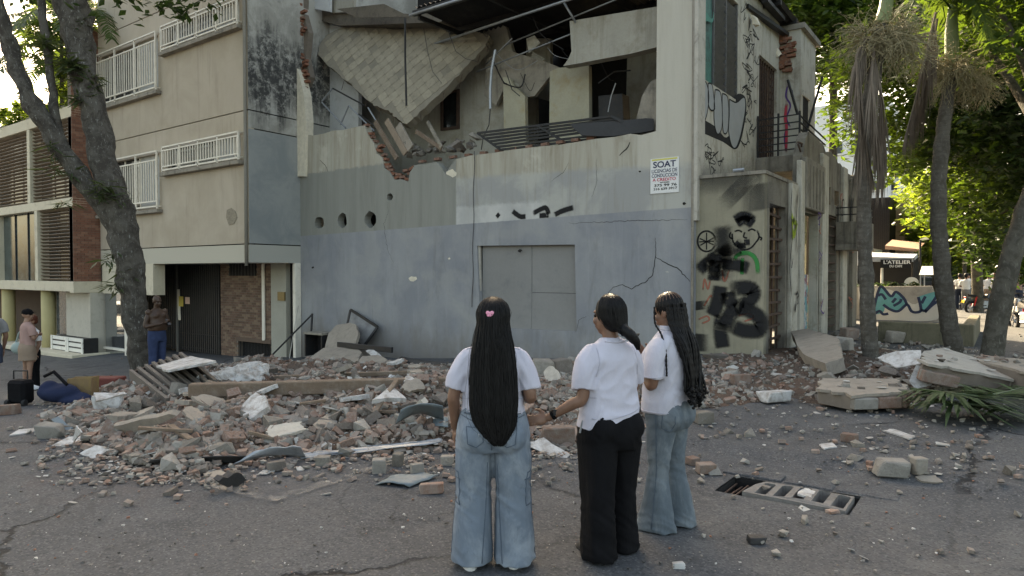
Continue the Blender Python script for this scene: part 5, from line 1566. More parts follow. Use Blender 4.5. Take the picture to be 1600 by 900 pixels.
# concrete planter wall round the palms
LWY = 18.6
pw_ = empty('planter_wall', (onY(1450, 540, LWY).x, LWY, 0)); tag(pw_, 'low mossy concrete planter wall behind the palm trunks', 'wall')
m_mossc = M('mossy_concrete', col(92, 87, 72), var=.25, scale=1.6, c2=col(70, 68, 52), amt2=.5, streak=col(50, 46, 38), samt=.6)
MB().mm((onY(1372, 520, LWY).x, LWY, -.1), (onY(1522, 520, LWY).x, LWY + .25, onY(1450, 505, LWY).z)).build('front_face', m_mossc, pw_, bevel=.02)
MB().mm((onY(1522, 520, LWY).x - .25, LWY + .25, -.1), (onY(1522, 520, LWY).x, LWY + 5, onY(1450, 507, LWY).z)).build('side_face', m_mossc, pw_, bevel=.02)
# far blocks
def block(name, label, p0, p1, py0, Y, dep, mat, wins=(), cat='building'):
    a = onY(p0, 440, Y); b = onY(p1, 440, Y); zt = onY((p0 + p1) / 2, py0, Y).z
    t = empty(name, (a.x, Y, 0)); tag(t, label, cat)
    MB().mm((a.x, Y, -.3), (b.x, Y + dep, zt)).build('wall', mat, t)
    for (q0, q1, r0, r1) in wins:
        c, d = onY(q0, r0, Y), onY(q1, r1, Y)
        w = MB().mm((c.x, Y - .06, d.z), (d.x, Y + .02, c.z)).build('window', m_dkglass, t)
        MB().mm((c.x - .1, Y - .16, d.z - .12), (d.x + .1, Y - .065, d.z)).build('sill', m_white, w)
    return t
m_bw = M('far_white_render', (.72, .72, .70, 1), var=.06, scale=.4)
block('white_apartment_block', 'tall white apartment block rising beyond the side street', 1262, 1386, 160, 68, 14, m_bw, [(1364, 1378, 283, 296), (1330, 1346, 283, 296), (1330, 1346, 225, 240), (1300, 1316, 225, 240), (1364, 1378, 225, 240), (1364, 1378, 340, 352)])
block('white_apartment_block', 'narrow white block with stacked balconies right of the tall one', 1386, 1404, 250, 70, 10, m_bw, [(1388, 1402, 262, 270), (1388, 1402, 287, 297), (1388, 1402, 310, 320), (1388, 1402, 335, 345)])
br = block('brown_clad_house', 'dark brown clad house front beside the cafe', 1356, 1389, 309, 50, 6, M('brown_cladding', (.045, .036, .033, 1), var=.25, scale=2))
for k in range(12):
    xx = onY(1356 + k * 2.9, 400, 50).x
    MB().mm((xx - .02, 49.96, 1), (xx + .02, 49.99, onY(1370, 311, 50).z)).build('cladding_batten', m_black, br)
block('pink_house', 'pinkish house with balcony and red tiles behind the cafe awning', 1388, 1412, 318, 53, 6, M('pink_render', (.5, .36, .3, 1), var=.12), [(1391, 1399, 335, 350)])
lowb = block('low_roadside_house', 'low pale house wall behind the mural wall', 1336, 1362, 388, 44, 4, m_white, [(1340, 1346, 415, 445)])
# cafe
CY_ = 41.0
cf = empty('street_cafe', (onY(1395, 440, CY_).x, CY_, 0)); tag(cf, 'small dark cafe front with a grey awning and white lettered sign', 'cafe')
c0 = lambda px, py: onY(px, py, CY_)
MB().mm((c0(1358, 440).x, CY_ + .4, -.2), (c0(1428, 440).x, CY_ + 4, c0(1400, 402).z)).build('shop_front', M('cafe_dark', (.03, .027, .024, 1), var=.3), cf)
aw = MB().plate([(c0(1356, 400).x, c0(1356, 404).z), (c0(1432, 404).x, c0(1432, 404).z), (c0(1432, 397).x, c0(1432, 398).z), (c0(1356, 398).x, c0(1356, 396).z)], lambda u, v, d: V((u, CY_ + d, v + d * .12)), -1.6, .6).build('awning', M('awning_grey', (.4, .41, .42, 1), var=.15), cf)
sgn = MB().mm((c0(1383, 420).x, CY_ - 1.72, c0(1400, 416).z - .1), (c0(1430, 402).x, CY_ - 1.62, c0(1400, 402.5).z - .12)).build('sign_board', M('sign_black', (.015, .015, .016, 1), var=.2), cf)
m_lt = M('sign_white', (.75, .75, .74, 1), var=.05, bump=0)
a0, a1 = c0(1388, 409.5), c0(1429, 403.5)
textm('lettering', "L'ATELIER", (a0.x, CY_ - 1.735, a0.z - .12), (1, 0, 0), (0, 0, 1), a1.x - a0.x, a1.z - a0.z, m_lt, sgn, .02)
a0, a1 = c0(1397, 414.5), c0(1416, 410.8)
textm('lettering', "DU CAFE", (a0.x, CY_ - 1.735, a0.z - .12), (1, 0, 0), (0, 0, 1), a1.x - a0.x, a1.z - a0.z, m_lt, sgn, .02)
for px in (1360, 1384, 1431):
    MB().tube([(c0(px, 440).x, CY_ - 1.4, 0), (c0(px, 440).x, CY_ - 1.4, c0(px, 404).z)], .06, 8).build('awning_post', m_black if px > 1400 else m_white, cf)
MB().plate([(c0(1380, 398).x, c0(1380, 392).z), (c0(1430, 398).x, c0(1430, 396).z), (c0(1434, 390).x, c0(1434, 392).z), (c0(1380, 385).x, c0(1380, 386).z)], lambda u, v, d: V((u, CY_ + d, v + d * .15)), .7, 3.5).build('tiled_roof', M('roof_tile', (.35, .2, .13, 1), var=.3, scale=3), cf)
he = empty('cafe_hedge', (c0(1390, 440).x, CY_ - 2.5, 0)); tag(he, 'dark green potted hedge in front of the cafe', 'hedge')
leaves('foliage', m_leafd, he, [((c0(1350 + k * 14, 440).x * .94, CY_ - 2.6, .75), (.75, .5, .62)) for k in range(6)], 5000, .13, 52)
mbx = MB()
for k in range(6):
    mbx = MB().rings([(c0(1350 + k * 14, 440).x * .94, CY_ - 2.6, z, r, r) for z, r in ((-.02, .22), (.35, .32), (.38, .3))], 12)
    mbx.build('pot', m_conc, he)
# canvas stall tops, pole
st = empty('white_canopy', tuple(at(1450, 446, 36))); st.location.z = 0
tag(st, 'small white canopy roof on posts beyond the mural wall', 'canopy')
e = [onY(1436, 440, 36), onY(1470, 440, 36)]
MB().hull([V((e[0].x, 36, 1.7)), V((e[1].x, 36, 1.7)), V((e[0].x, 38, 1.7)), V((e[1].x, 38, 1.7)), V(((e[0].x + e[1].x) / 2 - .4, 37, 2.1)), V(((e[0].x + e[1].x) / 2 + .4, 37, 2.1))]).build('canvas', m_white, st)
for xx in (e[0].x + .05, e[1].x - .05):
    for yy in (36.05, 37.95):
        MB().tube([(xx, yy, 0), (xx, yy, 1.72)], .03, 6).build('post', m_galv, st)
lp = at(1437, 446, 34); lp.z = 0
po_ = MB().tube([(lp.x, lp.y, -.1), (lp.x, lp.y, 3.4)], .05, 8).build('sign_pole', m_black); put(po_, (lp.x, lp.y, 0)); tag(po_, 'thin dark pole standing right of the cafe sign', 'pole')
MB().tube([(lp.x - .35, lp.y - .02, 1.25), (lp.x - .35, lp.y + .02, 1.25)], .33, 18).build('round_board', m_white, po_)

# ------------------------------------------------------------------ cars
m_tyre = M('tyre', (.02, .02, .02, 1), rough=.8, var=.2); m_rim = M('rim', (.4, .4, .42, 1), metal=.7, rough=.35, var=.1)
m_carw = M('car_white', (.75, .75, .75, 1), rough=.25, var=.04, bump=0, spec=.5); m_card = M('car_dark', (.03, .032, .036, 1), rough=.25, var=.1, bump=0, spec=.5)
m_red = M('tail_light', (.5, .02, .02, 1), rough=.3, var=.1, bump=0); m_hl = M('head_light', (.7, .7, .7, 1), rough=.15, var=.05, bump=0)
def car(label, loc, rz, paint, suv=True, group=None):
    t = empty('parked_car', (0, 0, 0)); tag(t, label, 'car', group)
    H = 1.75 if suv else 1.45
    prof = [(-2.2, .35), (-2.25, .75), (-2.2, 1.0), (-2.0, 1.08), (-1.75, H - .12), (-1.4, H), (.5, H), (.75, H - .06), (1.25, 1.1), (2.05, .98), (2.22, .8), (2.25, .4), (2.15, .3), (-2.1, .3)]
    def cut(pr, xc):
        return pr
    mb = MB(); n = len(prof)
    for s, ins in ((-1, 0), (1, 0)):
        for (x, z) in prof:
            w = .88 if z < 1.05 else .88 - (z - 1.05) * .3
            mb.v.append(V((x, s * w, z)))
    for k in range(n):
        mb.f.append((k, (k + 1) % n, n + (k + 1) % n, n + k)); mb.m.append(0)
    mb.f += [tuple(range(n))[::-1], tuple(range(n, 2 * n))]; mb.m += [0, 0]
    mb.build('body', paint, t, bevel=.05, local=True)
    for s in (-1, 1):
        wy = lambda z: s * (.885 - (z - 1.05) * .3)
        for q in ([(-1.85, 1.12), (-1.62, H - .16), (-.65, H - .12), (-.65, 1.1)], [(-.55, 1.1), (-.55, H - .12), (.45, H - .12), (.7, H - .18), (1.12, 1.12)]):
            MB().plate(q, lambda u, v, d: V((u, wy(v) + s * d, v)), -.01, .012).build('side_window', m_dkglass, t, local=True)
        MB().box((1.15, s * 1.0, 1.12), (.12, .2, .16)).build('mirror', paint, t, bevel=.03, local=True)
        MB().box((2.2, s * .65, .82), (.1, .34, .16)).build('headlight', m_hl, t, bevel=.03, local=True)
        MB().box((-2.2, s * .72, .98), (.1, .2, .34)).build('tail_light', m_red, t, bevel=.03, local=True)
        for x in (-1.35, 1.4):
            wh = MB().tube([(x, s * .68, .34), (x, s * .92, .34)], .34, 20).build('wheel', m_tyre, t, bevel=.03, local=True)
            MB().tube([(x, s * .9, .34), (x, s * .935, .34)], .21, 12).build('rim', m_rim, wh, local=True)
    MB().plate([(-.72, 0), (.72, 0), (.6, 1), (-.6, 1)], lambda u, v, d: V((1.2 - .46 * v + d, u, 1.13 + (H - .12 - 1.13) * v + d)), .0, .02).build('windscreen', m_dkglass, t, local=True)
    MB().plate([(-.7, 0), (.7, 0), (.6, 1), (-.6, 1)], lambda u, v, d: V((-2.0 + .24 * v - d, u, 1.12 + (H - .15 - 1.12) * v + d)), .0, .02).build('rear_window', m_dkglass, t, local=True)
    MB().box((-2.28, 0, .7), (.02, .42, .16)).build('number_plate', M('plate_yellow', (.5, .35, .03, 1), var=.05, bump=0), t, local=True)
    t.location = loc; t.rotation_euler = (0, 0, rz)
    return t
car('white four-wheel-drive car mirrored in the glass door at the left', (-42.5, 5.2, gz(-42.5, 5.2)), R(-25), m_carw)
p_ = at(1600, 446, 50); car('white car with red tail light at the right edge down the street', (p_.x + .5, p_.y, 0), R(70), m_carw)
p_ = at(1443, 436, 58); car('dark parked car beyond the canopy in the side street', (p_.x, p_.y, 0), R(10), m_card, False)
# ------------------------------------------------------------------ motorcycles
def motorcycle(label, loc, rz):
    t = empty('motorcycle', (0, 0, 0)); tag(t, label, 'motorcycle', 'parked motorcycles')
    for x in (-.65, .68):
        mb = MB(); R0, r0 = .25, .055
        for i in range(20):
            a = 2 * math.pi * i / 20
            for j in range(8):
                b = 2 * math.pi * j / 8
                rr_ = R0 + r0 * math.cos(b); mb.v.append(V((x + rr_ * math.cos(a), r0 * math.sin(b), .31 + rr_ * math.sin(a))))
        for i in range(20):
            for j in range(8):
                mb.f.append((i * 8 + j, ((i + 1) % 20) * 8 + j, ((i + 1) % 20) * 8 + (j + 1) % 8, i * 8 + (j + 1) % 8)); mb.m.append(0)
        w = mb.build('wheel', m_tyre, t, smooth=True, local=True)
        MB().tube([(x, -.04, .31), (x, .04, .31)], .06, 10).build('hub', m_rim, w, local=True)
        for k in range(5):
            a = k * 1.257; MB().bar((x, 0, .31), (x + .22 * math.cos(a), 0, .31 + .22 * math.sin(a)), .03, .02).build('spoke', m_rim, w, local=True)
    MB().hull([V(p) for p in [(-.25, -.12, .3), (.2, -.13, .28), (-.25, .12, .3), (.2, .13, .28), (.25, -.1, .6), (.25, .1, .6), (-.2, -.1, .62), (-.2, .1, .62)]]).build('engine', m_galv, t, bevel=.02, local=True)
    MB().hull([V(p) for p in [(-.1, -.13, .7), (-.1, .13, .7), (.35, -.14, .72), (.35, .14, .72), (.3, -.1, .95), (.3, .1, .95), (-.05, -.09, .88), (-.05, .09, .88), (.42, 0, .85)]]).build('tank', m_card, t, bevel=.03, local=True)
    MB().hull([V(p) for p in [(-.75, -.11, .78), (-.75, .11, .78), (-.05, -.13, .72), (-.05, .13, .72), (-.75, -.08, .88), (-.75, .08, .88), (-.1, -.1, .84), (-.1, .1, .84), (-.85, 0, .9)]]).build('seat', m_tyre, t, bevel=.02, local=True)
    for s in (-1, 1):
        MB().tube([(.68, s * .07, .31), (.42, s * .07, 1.0)], .025, 8).build('fork', m_rim, t, local=True)
        MB().tube([(-.65, s * .08, .31), (-.1, s * .1, .42)], .025, 8).build('swing_arm', m_black, t, local=True)
        MB().tube([(-.6, s * .1, .4), (-.5, s * .1, .78)], .03, 8).build('shock', m_red, t, local=True)
        MB().tube([(.33, s * .3, 1.14), (.42, s * .35, 1.3)], .008, 5).build('mirror_stem', m_black, t, local=True)
        MB().ell((.43, s * .37, 1.33), (.015, .06, .04)).build('mirror', m_black, t, local=True)
    MB().tube([(.3, -.36, 1.05), (.4, -.15, 1.06), (.42, 0, 1.02), (.4, .15, 1.06), (.3, .36, 1.05)], .018, 8).build('handlebar', m_black, t, local=True)
    MB().ell((.52, 0, .93), (.08, .09, .09)).build('headlight', m_hl, t, smooth=True, local=True)
    MB().tube([(-.8, .14, .38), (.05, .15, .3)], .05, 10).build('exhaust', m_rim, t, local=True)
    MB().hull([V(p) for p in [(-.55, -.07, .64), (-.55, .07, .64), (-1.0, -.06, .55), (-1.0, .06, .55), (-.9, -.06, .75), (-.9, .06, .75)]]).build('rear_mudguard', m_card, t, local=True)
    MB().box((-.93, 0, .76), (.04, .14, .06)).build('tail_light', m_red, t, bevel=.01, local=True)
    MB().box((-1.02, 0, .58), (.012, .22, .13), Matrix.Rotation(.25, 3, 'Y')).build('number_plate', M('plate_yellow', (.5, .35, .03, 1), var=.05, bump=0), t, local=True)
    t.location = loc; t.rotation_euler = (0, 0, rz)
    return t
p_ = at(1542, 490, 29); motorcycle('dark motorcycle parked side-on in front of the group in white', (p_.x, p_.y, 0), R(35))
p_ = at(1606, 516, 20.5); motorcycle('motorcycle with yellow number plate at the right edge of the photo', (p_.x, p_.y, 0), R(120))
p_ = at(1590, 500, 24); motorcycle('motorcycle half hidden behind the leaning grey trunk', (p_.x, p_.y, 0), R(115))
# ================================================================== rubble
HEAPS = [
 ([(60, 668), (130, 694), (215, 735), (300, 742), (420, 716), (560, 712), (690, 704), (770, 712), (880, 706), (960, 660), (1075, 640), (1090, 590), (1080, 562), (900, 566), (700, 570), (490, 562), (330, 575), (205, 600), (110, 628)], .29, .8),
 ([(1075, 640), (1130, 640), (1230, 620), (1300, 640), (1420, 640), (1560, 610), (1600, 590), (1600, 560), (1480, 545), (1400, 520), (1250, 500), (1190, 545), (1090, 560)], .22, .7),
]
HP = [([(G(a, b).x, G(a, b).y) for a, b in poly], hh, ww) for poly, hh, ww in HEAPS]
def segd(p, a, b):
    ax, ay = a; bx, by = b; dx, dy = bx - ax, by - ay
    t = max(0, min(1, ((p[0] - ax) * dx + (p[1] - ay) * dy) / (dx * dx + dy * dy + 1e-9)))
    return math.hypot(p[0] - ax - t * dx, p[1] - ay - t * dy)
def heapd(x, y):
    best = -9; h = 0
    for poly, hh, ww in HP:
        d = min(segd((x, y), poly[i], poly[(i + 1) % len(poly)]) for i in range(len(poly)))
        if not inside((x, y), poly): d = -d
        best = max(best, d)
        if d > 0: h = max(h, hh * (1 - math.exp(-d / ww)))
    h *= 1 - .85 * min(1, max(0, (y - 7.2) / 2.6)) * (1 if x < -3 else .5)
    return best, h
_hc = {}
def heaph(x, y):
    k = (round(x * 8), round(y * 8))
    if k not in _hc: _hc[k] = heapd(k[0] / 8, k[1] / 8)
    d, h = _hc[k]
    if h > 0:
        h *= .78 + .95 * noise.noise(V((x * .9, y * .9, 2.2))) + .45 * noise.noise(V((x * 2.6, y * 2.6, 6)))
    return d, max(0, h)
def top_of(x, y):
    return gz(x, y) + heaph(x, y)[1]
b = NB('rubble_dust'); p_ = b.pos()
n1 = b.noise(p_, 1.3, 6, .65, .4); n2 = b.noise(p_, 9, 8, .75, .3); n3 = b.voro(p_, 30)
cc = b.mix(b.ss(n1, .35, .65), col(92, 82, 74, .95), col(108, 88, 76, .95)); cc = b.mix(b.math('MULTIPLY', b.ss(n2, .55, .7), .7), cc, col(128, 120, 110, .95)); cc = b.mix(b.ss(n2, .3, .42, .8, 0), cc, col(52, 46, 42))
m_rub = b.done(cc, .95, b.bump(b.math('ADD', n2, b.math('MULTIPLY', n3, .5)), 1.0, .05), .15)
mb = MB(); step = .09
ids = {}
x = -17.0
cells = []
for i in range(int(18.2 / step)):
    for j in range(int(13.4 / step)):
        x, y = -17 + i * step, 2.6 + j * step
        if y > FY + .1 and x < XC: continue
        d, h = heaph(x, y)
        if d > -.15: cells.append((i, j))
cs = set(cells)
def vid(i, j):
    if (i, j) not in ids:
        x, y = -17 + i * step, 2.6 + j * step
        d, h = heaph(x, y)
        z = gz(x, y) + h + .05 * noise.noise(V((x * 6, y * 6, 0))) + .03 * noise.noise(V((x * 14, y * 14, 3)))
        if d < .12: z = gz(x, y) - .03 + max(0, d) * .3
        ids[(i, j)] = len(mb.v); mb.v.append(V((x, y, z)))
    return ids[(i, j)]
for (i, j) in cells:
    if (i + 1, j) in cs and (i, j + 1) in cs and (i + 1, j + 1) in cs:
        mb.f.append((vid(i, j), vid(i + 1, j), vid(i + 1, j + 1), vid(i, j + 1))); mb.m.append(0)
rb = mb.build('rubble_mound', m_rub, smooth=True)
tag(rb, 'mound of crushed brick, plaster and dust against the walls', kind='stuff')
# ---- prototypes
def chunk_mesh(kind, seed):
    rr = random.Random(seed); mb = MB()
    if kind == 'brick':
        L = rr.uniform(.8, 1.5); W = .8; H = .5
        pts = []
        for sx in (-1, 1):
            for sy in (-1, 1):
                for sz in (-1, 1):
                    k = rr.uniform(.45, 1.0) if sx > 0 else rr.uniform(.9, 1)
                    pts.append(V((sx * L / 2 * k, sy * W / 2 * rr.uniform(.85, 1), sz * H / 2 * rr.uniform(.85, 1))))
        pts += [V((L / 2 * rr.uniform(.5, .9), rr.uniform(-.3, .3), rr.uniform(-.2, .2))) for _ in range(3)]
    elif kind == 'conc':
        pts = [V((rr.gauss(0, .3), rr.gauss(0, .26), rr.gauss(0, .17))) for _ in range(13)] + [V((rr.choice((-.5, .5)), rr.choice((-.4, .4)), rr.choice((-.2, .25)))) for _ in range(4)]
    else:
        n = rr.randint(4, 7); pts = []
        for k in range(n):
            a = 2 * math.pi * k / n + rr.uniform(-.3, .3); r = rr.uniform(.35, .75)
            for s in (-.03, .03): pts.append(V((r * math.cos(a), r * .7 * math.sin(a), s)))
    mb.hull(pts)
    return mb
def matv(kind):
    if kind == 'brick': return [M('loose_brick_%d' % i, c, var=.3, scale=5, rough=.92, c2=c2, amt2=.95, local=True, rnd=.3, bump=.5) for i, (c, c2) in enumerate([((.185, .1, .07, 1), (.23, .185, .155, 1)), ((.215, .13, .095, 1), (.26, .22, .19, 1)), ((.19, .15, .125, 1), (.25, .22, .19, 1))])]
    if kind == 'conc': return [M('loose_concrete_%d' % i, c, var=.3, scale=4, rough=.92, c2=c2, amt2=.5, local=True, rnd=.3, bump=.5) for i, (c, c2) in enumerate([((.27, .25, .22, 1), (.17, .15, .13, 1)), ((.2, .178, .15, 1), (.3, .275, .24, 1)), ((.14, .12, .103, 1), (.23, .2, .17, 1))])]
    return [M('loose_plaster_%d' % i, c, var=.15, scale=4, rough=.85, c2=(.3, .28, .25, 1), amt2=.4, local=True, rnd=.2, bump=.3) for i, c in enumerate([(.44, .43, .4, 1), (.34, .32, .29, 1)])]
protos = {}
for kind in ('brick', 'conc', 'flake'):
    ms = matv(kind); protos[kind] = []
    for k in range(9):
        c_ = chunk_mesh(kind, 100 + k + len(kind) * 7)
        me = c_.mesh({'brick': 'brick_chunk', 'conc': 'concrete_chunk', 'flake': 'plaster_flake'}[kind])
        me.materials.append(ms[k % len(ms)])
        protos[kind].append((me, c_.v, c_.f))
# ---- sampling
rr = random.Random(77)
def sample(rr, spread=1.2):
    while True:
        q = rr.random()
        if q < .55: px, py = rr.uniform(60, 900), rr.uniform(560, 760)
        elif q < .8: px, py = rr.uniform(880, 1600), rr.uniform(520, 760)
        else: px, py = rr.uniform(0, 1600), rr.uniform(560, 890)
        p = G(px, py)
        if p.y > FY - .15 and p.x < AX + .2: continue
        d, h = heaph(p.x, p.y)
        w = 1.0 if d > .1 else math.exp((d - .1) / .38) * .8
        if px > 1060 and d < .1: w = max(w, .2 if py < 690 else .04)
        if px > 1300 and 690 < py < 745: w = max(w, .22)
        w = max(w, .006)
        if rr.random() < w: return p, d, h
LB = {'brick': ('broken red brick chunk lying loose in the rubble', 'brick', 'loose broken bricks in the rubble', 'brick_chunk'),
      'conc': ('jagged grey mortar or concrete lump lying in the rubble', 'rubble', 'loose concrete lumps in the rubble', 'concrete_chunk'),
      'flake': ('thin pale plaster flake lying on the rubble or street', 'plaster', 'scattered plaster flakes', 'plaster_flake')}
for kind, n, s0_, s1_ in (('brick', 295, .09, .23), ('conc', 290, .09, .27), ('flake', 190, .08, .3)):
    lb2, ct, gp, nm = LB[kind]
    for k in range(n):
        p, d, h = sample(rr)
        if kind == 'brick' and p.x > -3.2 and rr.random() < .8: continue
        if kind == 'conc' and -8 < p.x < -4.5 and 3.4 < p.y < 6.5 and rr.random() < .45: continue
        s = (s0_ + (s1_ - s0_) * rr.random() ** 1.8) * (1 if d > 0 else .6)
        me = rr.choice(protos[kind])[0]
        o = shape(nm, me, None)
        lift = s * (.16 if kind != 'flake' else .05)
        o.location = (p.x, p.y, gz(p.x, p.y) + h + lift)
        tl = .5 if d > .1 else .16
        if kind == 'flake': tl *= .6
        o.rotation_euler = (rr.gauss(0, tl), rr.gauss(0, tl), rr.uniform(0, 6.28)); o.scale = (s, s * rr.uniform(.8, 1.1), s * rr.uniform(.8, 1.2))
        qx, qy = px_of(V(o.location))
        zone = 'on the open asphalt' if d < -.1 and qx < 1080 else 'at the left end of the heap' if qx < 330 else 'in the heap before the grey wall' if qx < 700 else 'in the rubble around the three women' if qx < 1080 else 'on the walk by the graffiti annex' if qx < 1330 else 'in the debris round the palm trunks'
        sz_ = 'large' if s > s0_ + (s1_ - s0_) * .42 else 'small'
        tag(o, {'brick': sz_ + ' broken red brick chunk lying loose ', 'conc': sz_ + ' jagged grey concrete lump lying ', 'flake': sz_ + ' thin pale plaster flake lying '}[kind] + zone, ct, sz_ + ' ' + gp.split(' in the')[0] + ' ' + zone)
# the small stuff
for kind, n, s0_, s1_, nm, lb2 in (('brick', 6400, .03, .12, 'brick_rubble', 'countless small brick fragments spread through the rubble'), ('conc', 9500, .018, .115, 'concrete_rubble', 'countless small grey mortar fragments spread over rubble and street'), ('flake', 2300, .02, .11, 'plaster_crumbs', 'countless small pale plaster crumbs over rubble and street')):
    mb = MB(); ms = matv(kind)
    for k in range(n):
        p, d, h = sample(rr)
        if kind == 'brick' and p.x > -3.2 and rr.random() < .75: continue
        if kind == 'conc' and -8 < p.x < -4.5 and 3.4 < p.y < 6.5 and rr.random() < .5: continue
        s = (s0_ + (s1_ - s0_) * rr.random() ** 2) * (1 if d > 0 else .6)
        tl = .7 if d > .1 else .2
        q = Matrix.Rotation(rr.uniform(0, 6.28), 3, 'Z') @ Matrix.Rotation(rr.gauss(0, tl), 3, 'X') @ Matrix.Rotation(rr.gauss(0, tl), 3, 'Y')
        _, vs, fs = rr.choice(protos[kind])
        c_ = V((p.x, p.y, gz(p.x, p.y) + h + s * (.14 if kind != 'flake' else .03) + (.012 if d < .1 else .0)))
        mb.mi = rr.randrange(len(ms))
        mb.add([c_ + q @ (v * s) for v in vs], fs)
    me = mb.mesh(nm, recalc=False)
    for m_ in ms: me.materials.append(m_)
    o = bpy.data.objects.new(nm, me); C.objects.link(o); tag(o, lb2, kind='stuff')
# pebbles and grit over the whole street
mb = MB(); ms = [M('grit_%d' % i, c, var=.2, bump=0) for i, c in enumerate([(.22, .2, .18, 1), (.09, .085, .08, 1), (.5, .48, .45, 1), (.24, .12, .085, 1)])]
for k in range(2600):
    px, py = rr.uniform(0, 1600), 545 + 355 * rr.random() ** .8
    p = G(px, py)
    if p.y > FY - .1 or (DR[0] < p.x < DR[1] and DR[2] < p.y < DR[3]): continue
    if noise.noise(V((p.x * .8, p.y * .8, 3))) < rr.uniform(-.5, .35): continue
    s = .006 + .02 * rr.random() ** 4; mb.mi = rr.choice((0, 0, 1, 1, 1, 2, 3))
    _, vs, fs = rr.choice(protos['conc'])
    a = rr.uniform(0, 6.28); ca, sa = math.cos(a), math.sin(a)
    c_ = V((p.x, p.y, gz(p.x, p.y) + .012 + s * .2))
    mb.add([c_ + V((v.x * ca - v.y * sa, v.x * sa + v.y * ca, v.z)) * s for v in vs], fs)
me = mb.mesh('street_grit', recalc=False)
for m_ in ms: me.materials.append(m_)
o = bpy.data.objects.new('street_grit', me); C.objects.link(o); tag(o, 'fine grit and pebbles scattered over the asphalt', kind='stuff')

# ================================================================== larger debris, each its own thing
def T(px, py, h):
    """point at height h above the rubble or ground seen at that pixel"""
    p = G(px, py, h)
    for _ in range(6):
        p = G(px, py, h + heaph(p.x, p.y)[1])
    return p
def sheet(name, label, cat, pts, th, mat, group=None, rough=.0, bevel=0.0, raw=False):
    P = pts if raw else [T(*q) for q in pts]
    c = sum(P, V((0, 0, 0))) / len(P)
    n = V((0, 0, 0))
    for i in range(len(P)):
        n += (P[i] - c).cross(P[(i + 1) % len(P)] - c)
    n.normalize()
    if n.z < 0: n = -n
    u = (P[0] - c); u = (u - n * u.dot(n)).normalized(); v = n.cross(u)
    uv = [((q - c).dot(u), (q - c).dot(v)) for q in P]
    if rough:
        r2 = random.Random(len(P) + int(abs(c.x) * 100)); o2 = []
        for i in range(len(uv)):
            a, b2 = uv[i], uv[(i + 1) % len(uv)]
            o2.append(a)
            for t in (.33, .66):
                o2.append((a[0] + (b2[0] - a[0]) * t + r2.uniform(-rough, rough), a[1] + (b2[1] - a[1]) * t + r2.uniform(-rough, rough)))
        uv = o2
    o = MB().plate(uv, lambda a, b2, d: c + u * a + v * b2 + n * d, -th, 0).build(name, mat, bevel=bevel)
    put(o, c - n * th)
    if label: tag(o, label, cat, group)
    return o
m_psheet = M('plaster_sheet', col(156, 155, 153), var=.3, scale=5, c2=col(104, 96, 88), amt2=.75, local=True, bump=.4)
m_csl = M('debris_concrete', col(122, 114, 104), var=.25, scale=3, c2=col(100, 92, 84), amt2=.5, local=True, bump=.4)
m_blue = M('blue_grey_tin', (.15, .185, .2, 1), rough=.5, var=.2, scale=3, c2=(.1, .11, .11, 1), amt2=.4, local=True)
m_dks = M('dark_sheeting', (.035, .034, .034, 1), rough=.6, var=.3, local=True)
m_rib = M('ribbed_panel', (.12, .105, .092, 1), rough=.7, var=.25, scale=3, local=True)
# ribbed panel
A_, B_, C_, D_ = at(204, 584, 10.0), at(262, 630, 8.7), at(338, 600, 9.2), at(283, 556, 11.0)
rp = empty('ribbed_panel', (A_ + B_ + C_ + D_) / 4); tag(rp, 'fallen ribbed metal shutter panel tilted on the left of the heap', 'panel')
nrm = (B_ - A_).cross(D_ - A_).normalized()
if nrm.z < 0: nrm = -nrm
MB().hull([q - nrm * e for q in (A_, B_, C_, D_) for e in (.02, .035)]).build('sheet', m_rib, rp)
for k in range(8):
    t = (k + .04) / 7.1
    MB().bar(A_.lerp(D_, t), B_.lerp(C_, t), .045, .13, nrm).build('rib', m_rib, rp)
for a, b2 in ((A_, D_), (B_, C_)):
    MB().bar(a, b2, .05, .05, nrm).build('edge_rail', m_rust, rp)
sheet('plaster_sheet', 'white board edge sticking up behind the ribbed panel', 'plaster', [(244, 574, .3), (298, 554, .42), (338, 566, .36), (262, 576, .3)], .03, m_psheet, rough=.03)
# crumpled white mound
r2 = random.Random(4)
mbp = MB(); nu, nv = 26, 14
c0_, ux, vy = T(358, 596, .12), T(410, 596, .12) - T(312, 594, .12), V((-.3, .75, .12))
for j in range(nv):
    for i in range(nu):
        u, v = i / (nu - 1) - .5, j / (nv - 1)
        ed = (1 - abs(u) * 2) * min(1, v * 4) * min(1, (1 - v) * 5)
        p = c0_ + ux * u * (1.05 - .35 * v + .1 * math.sin(v * 9)) + vy * v * (.75 + .25 * math.sin(u * 7 + 1))
        p += V((0, -.2, .3)) * (max(0, ed) ** .6 * .3) + V((0, 0, .05 * noise.noise(V((u * 9, v * 7, 2))) + .025 * noise.noise(V((u * 25, v * 20, 5)))))
        mbp.v.append(p)
for j in range(nv - 1):
    for i in range(nu - 1):
        mbp.f.append((j * nu + i, j * nu + i + 1, (j + 1) * nu + i + 1, (j + 1) * nu + i)); mbp.m.append(0)
o = mbp.build('crumpled_plasterboard', m_psheet); md = o.modifiers.new('s', 'SOLIDIFY'); md.thickness = .03
put(o, c0_); tag(o, 'crumpled white plasterboard lump above the long timber beam', 'plaster')
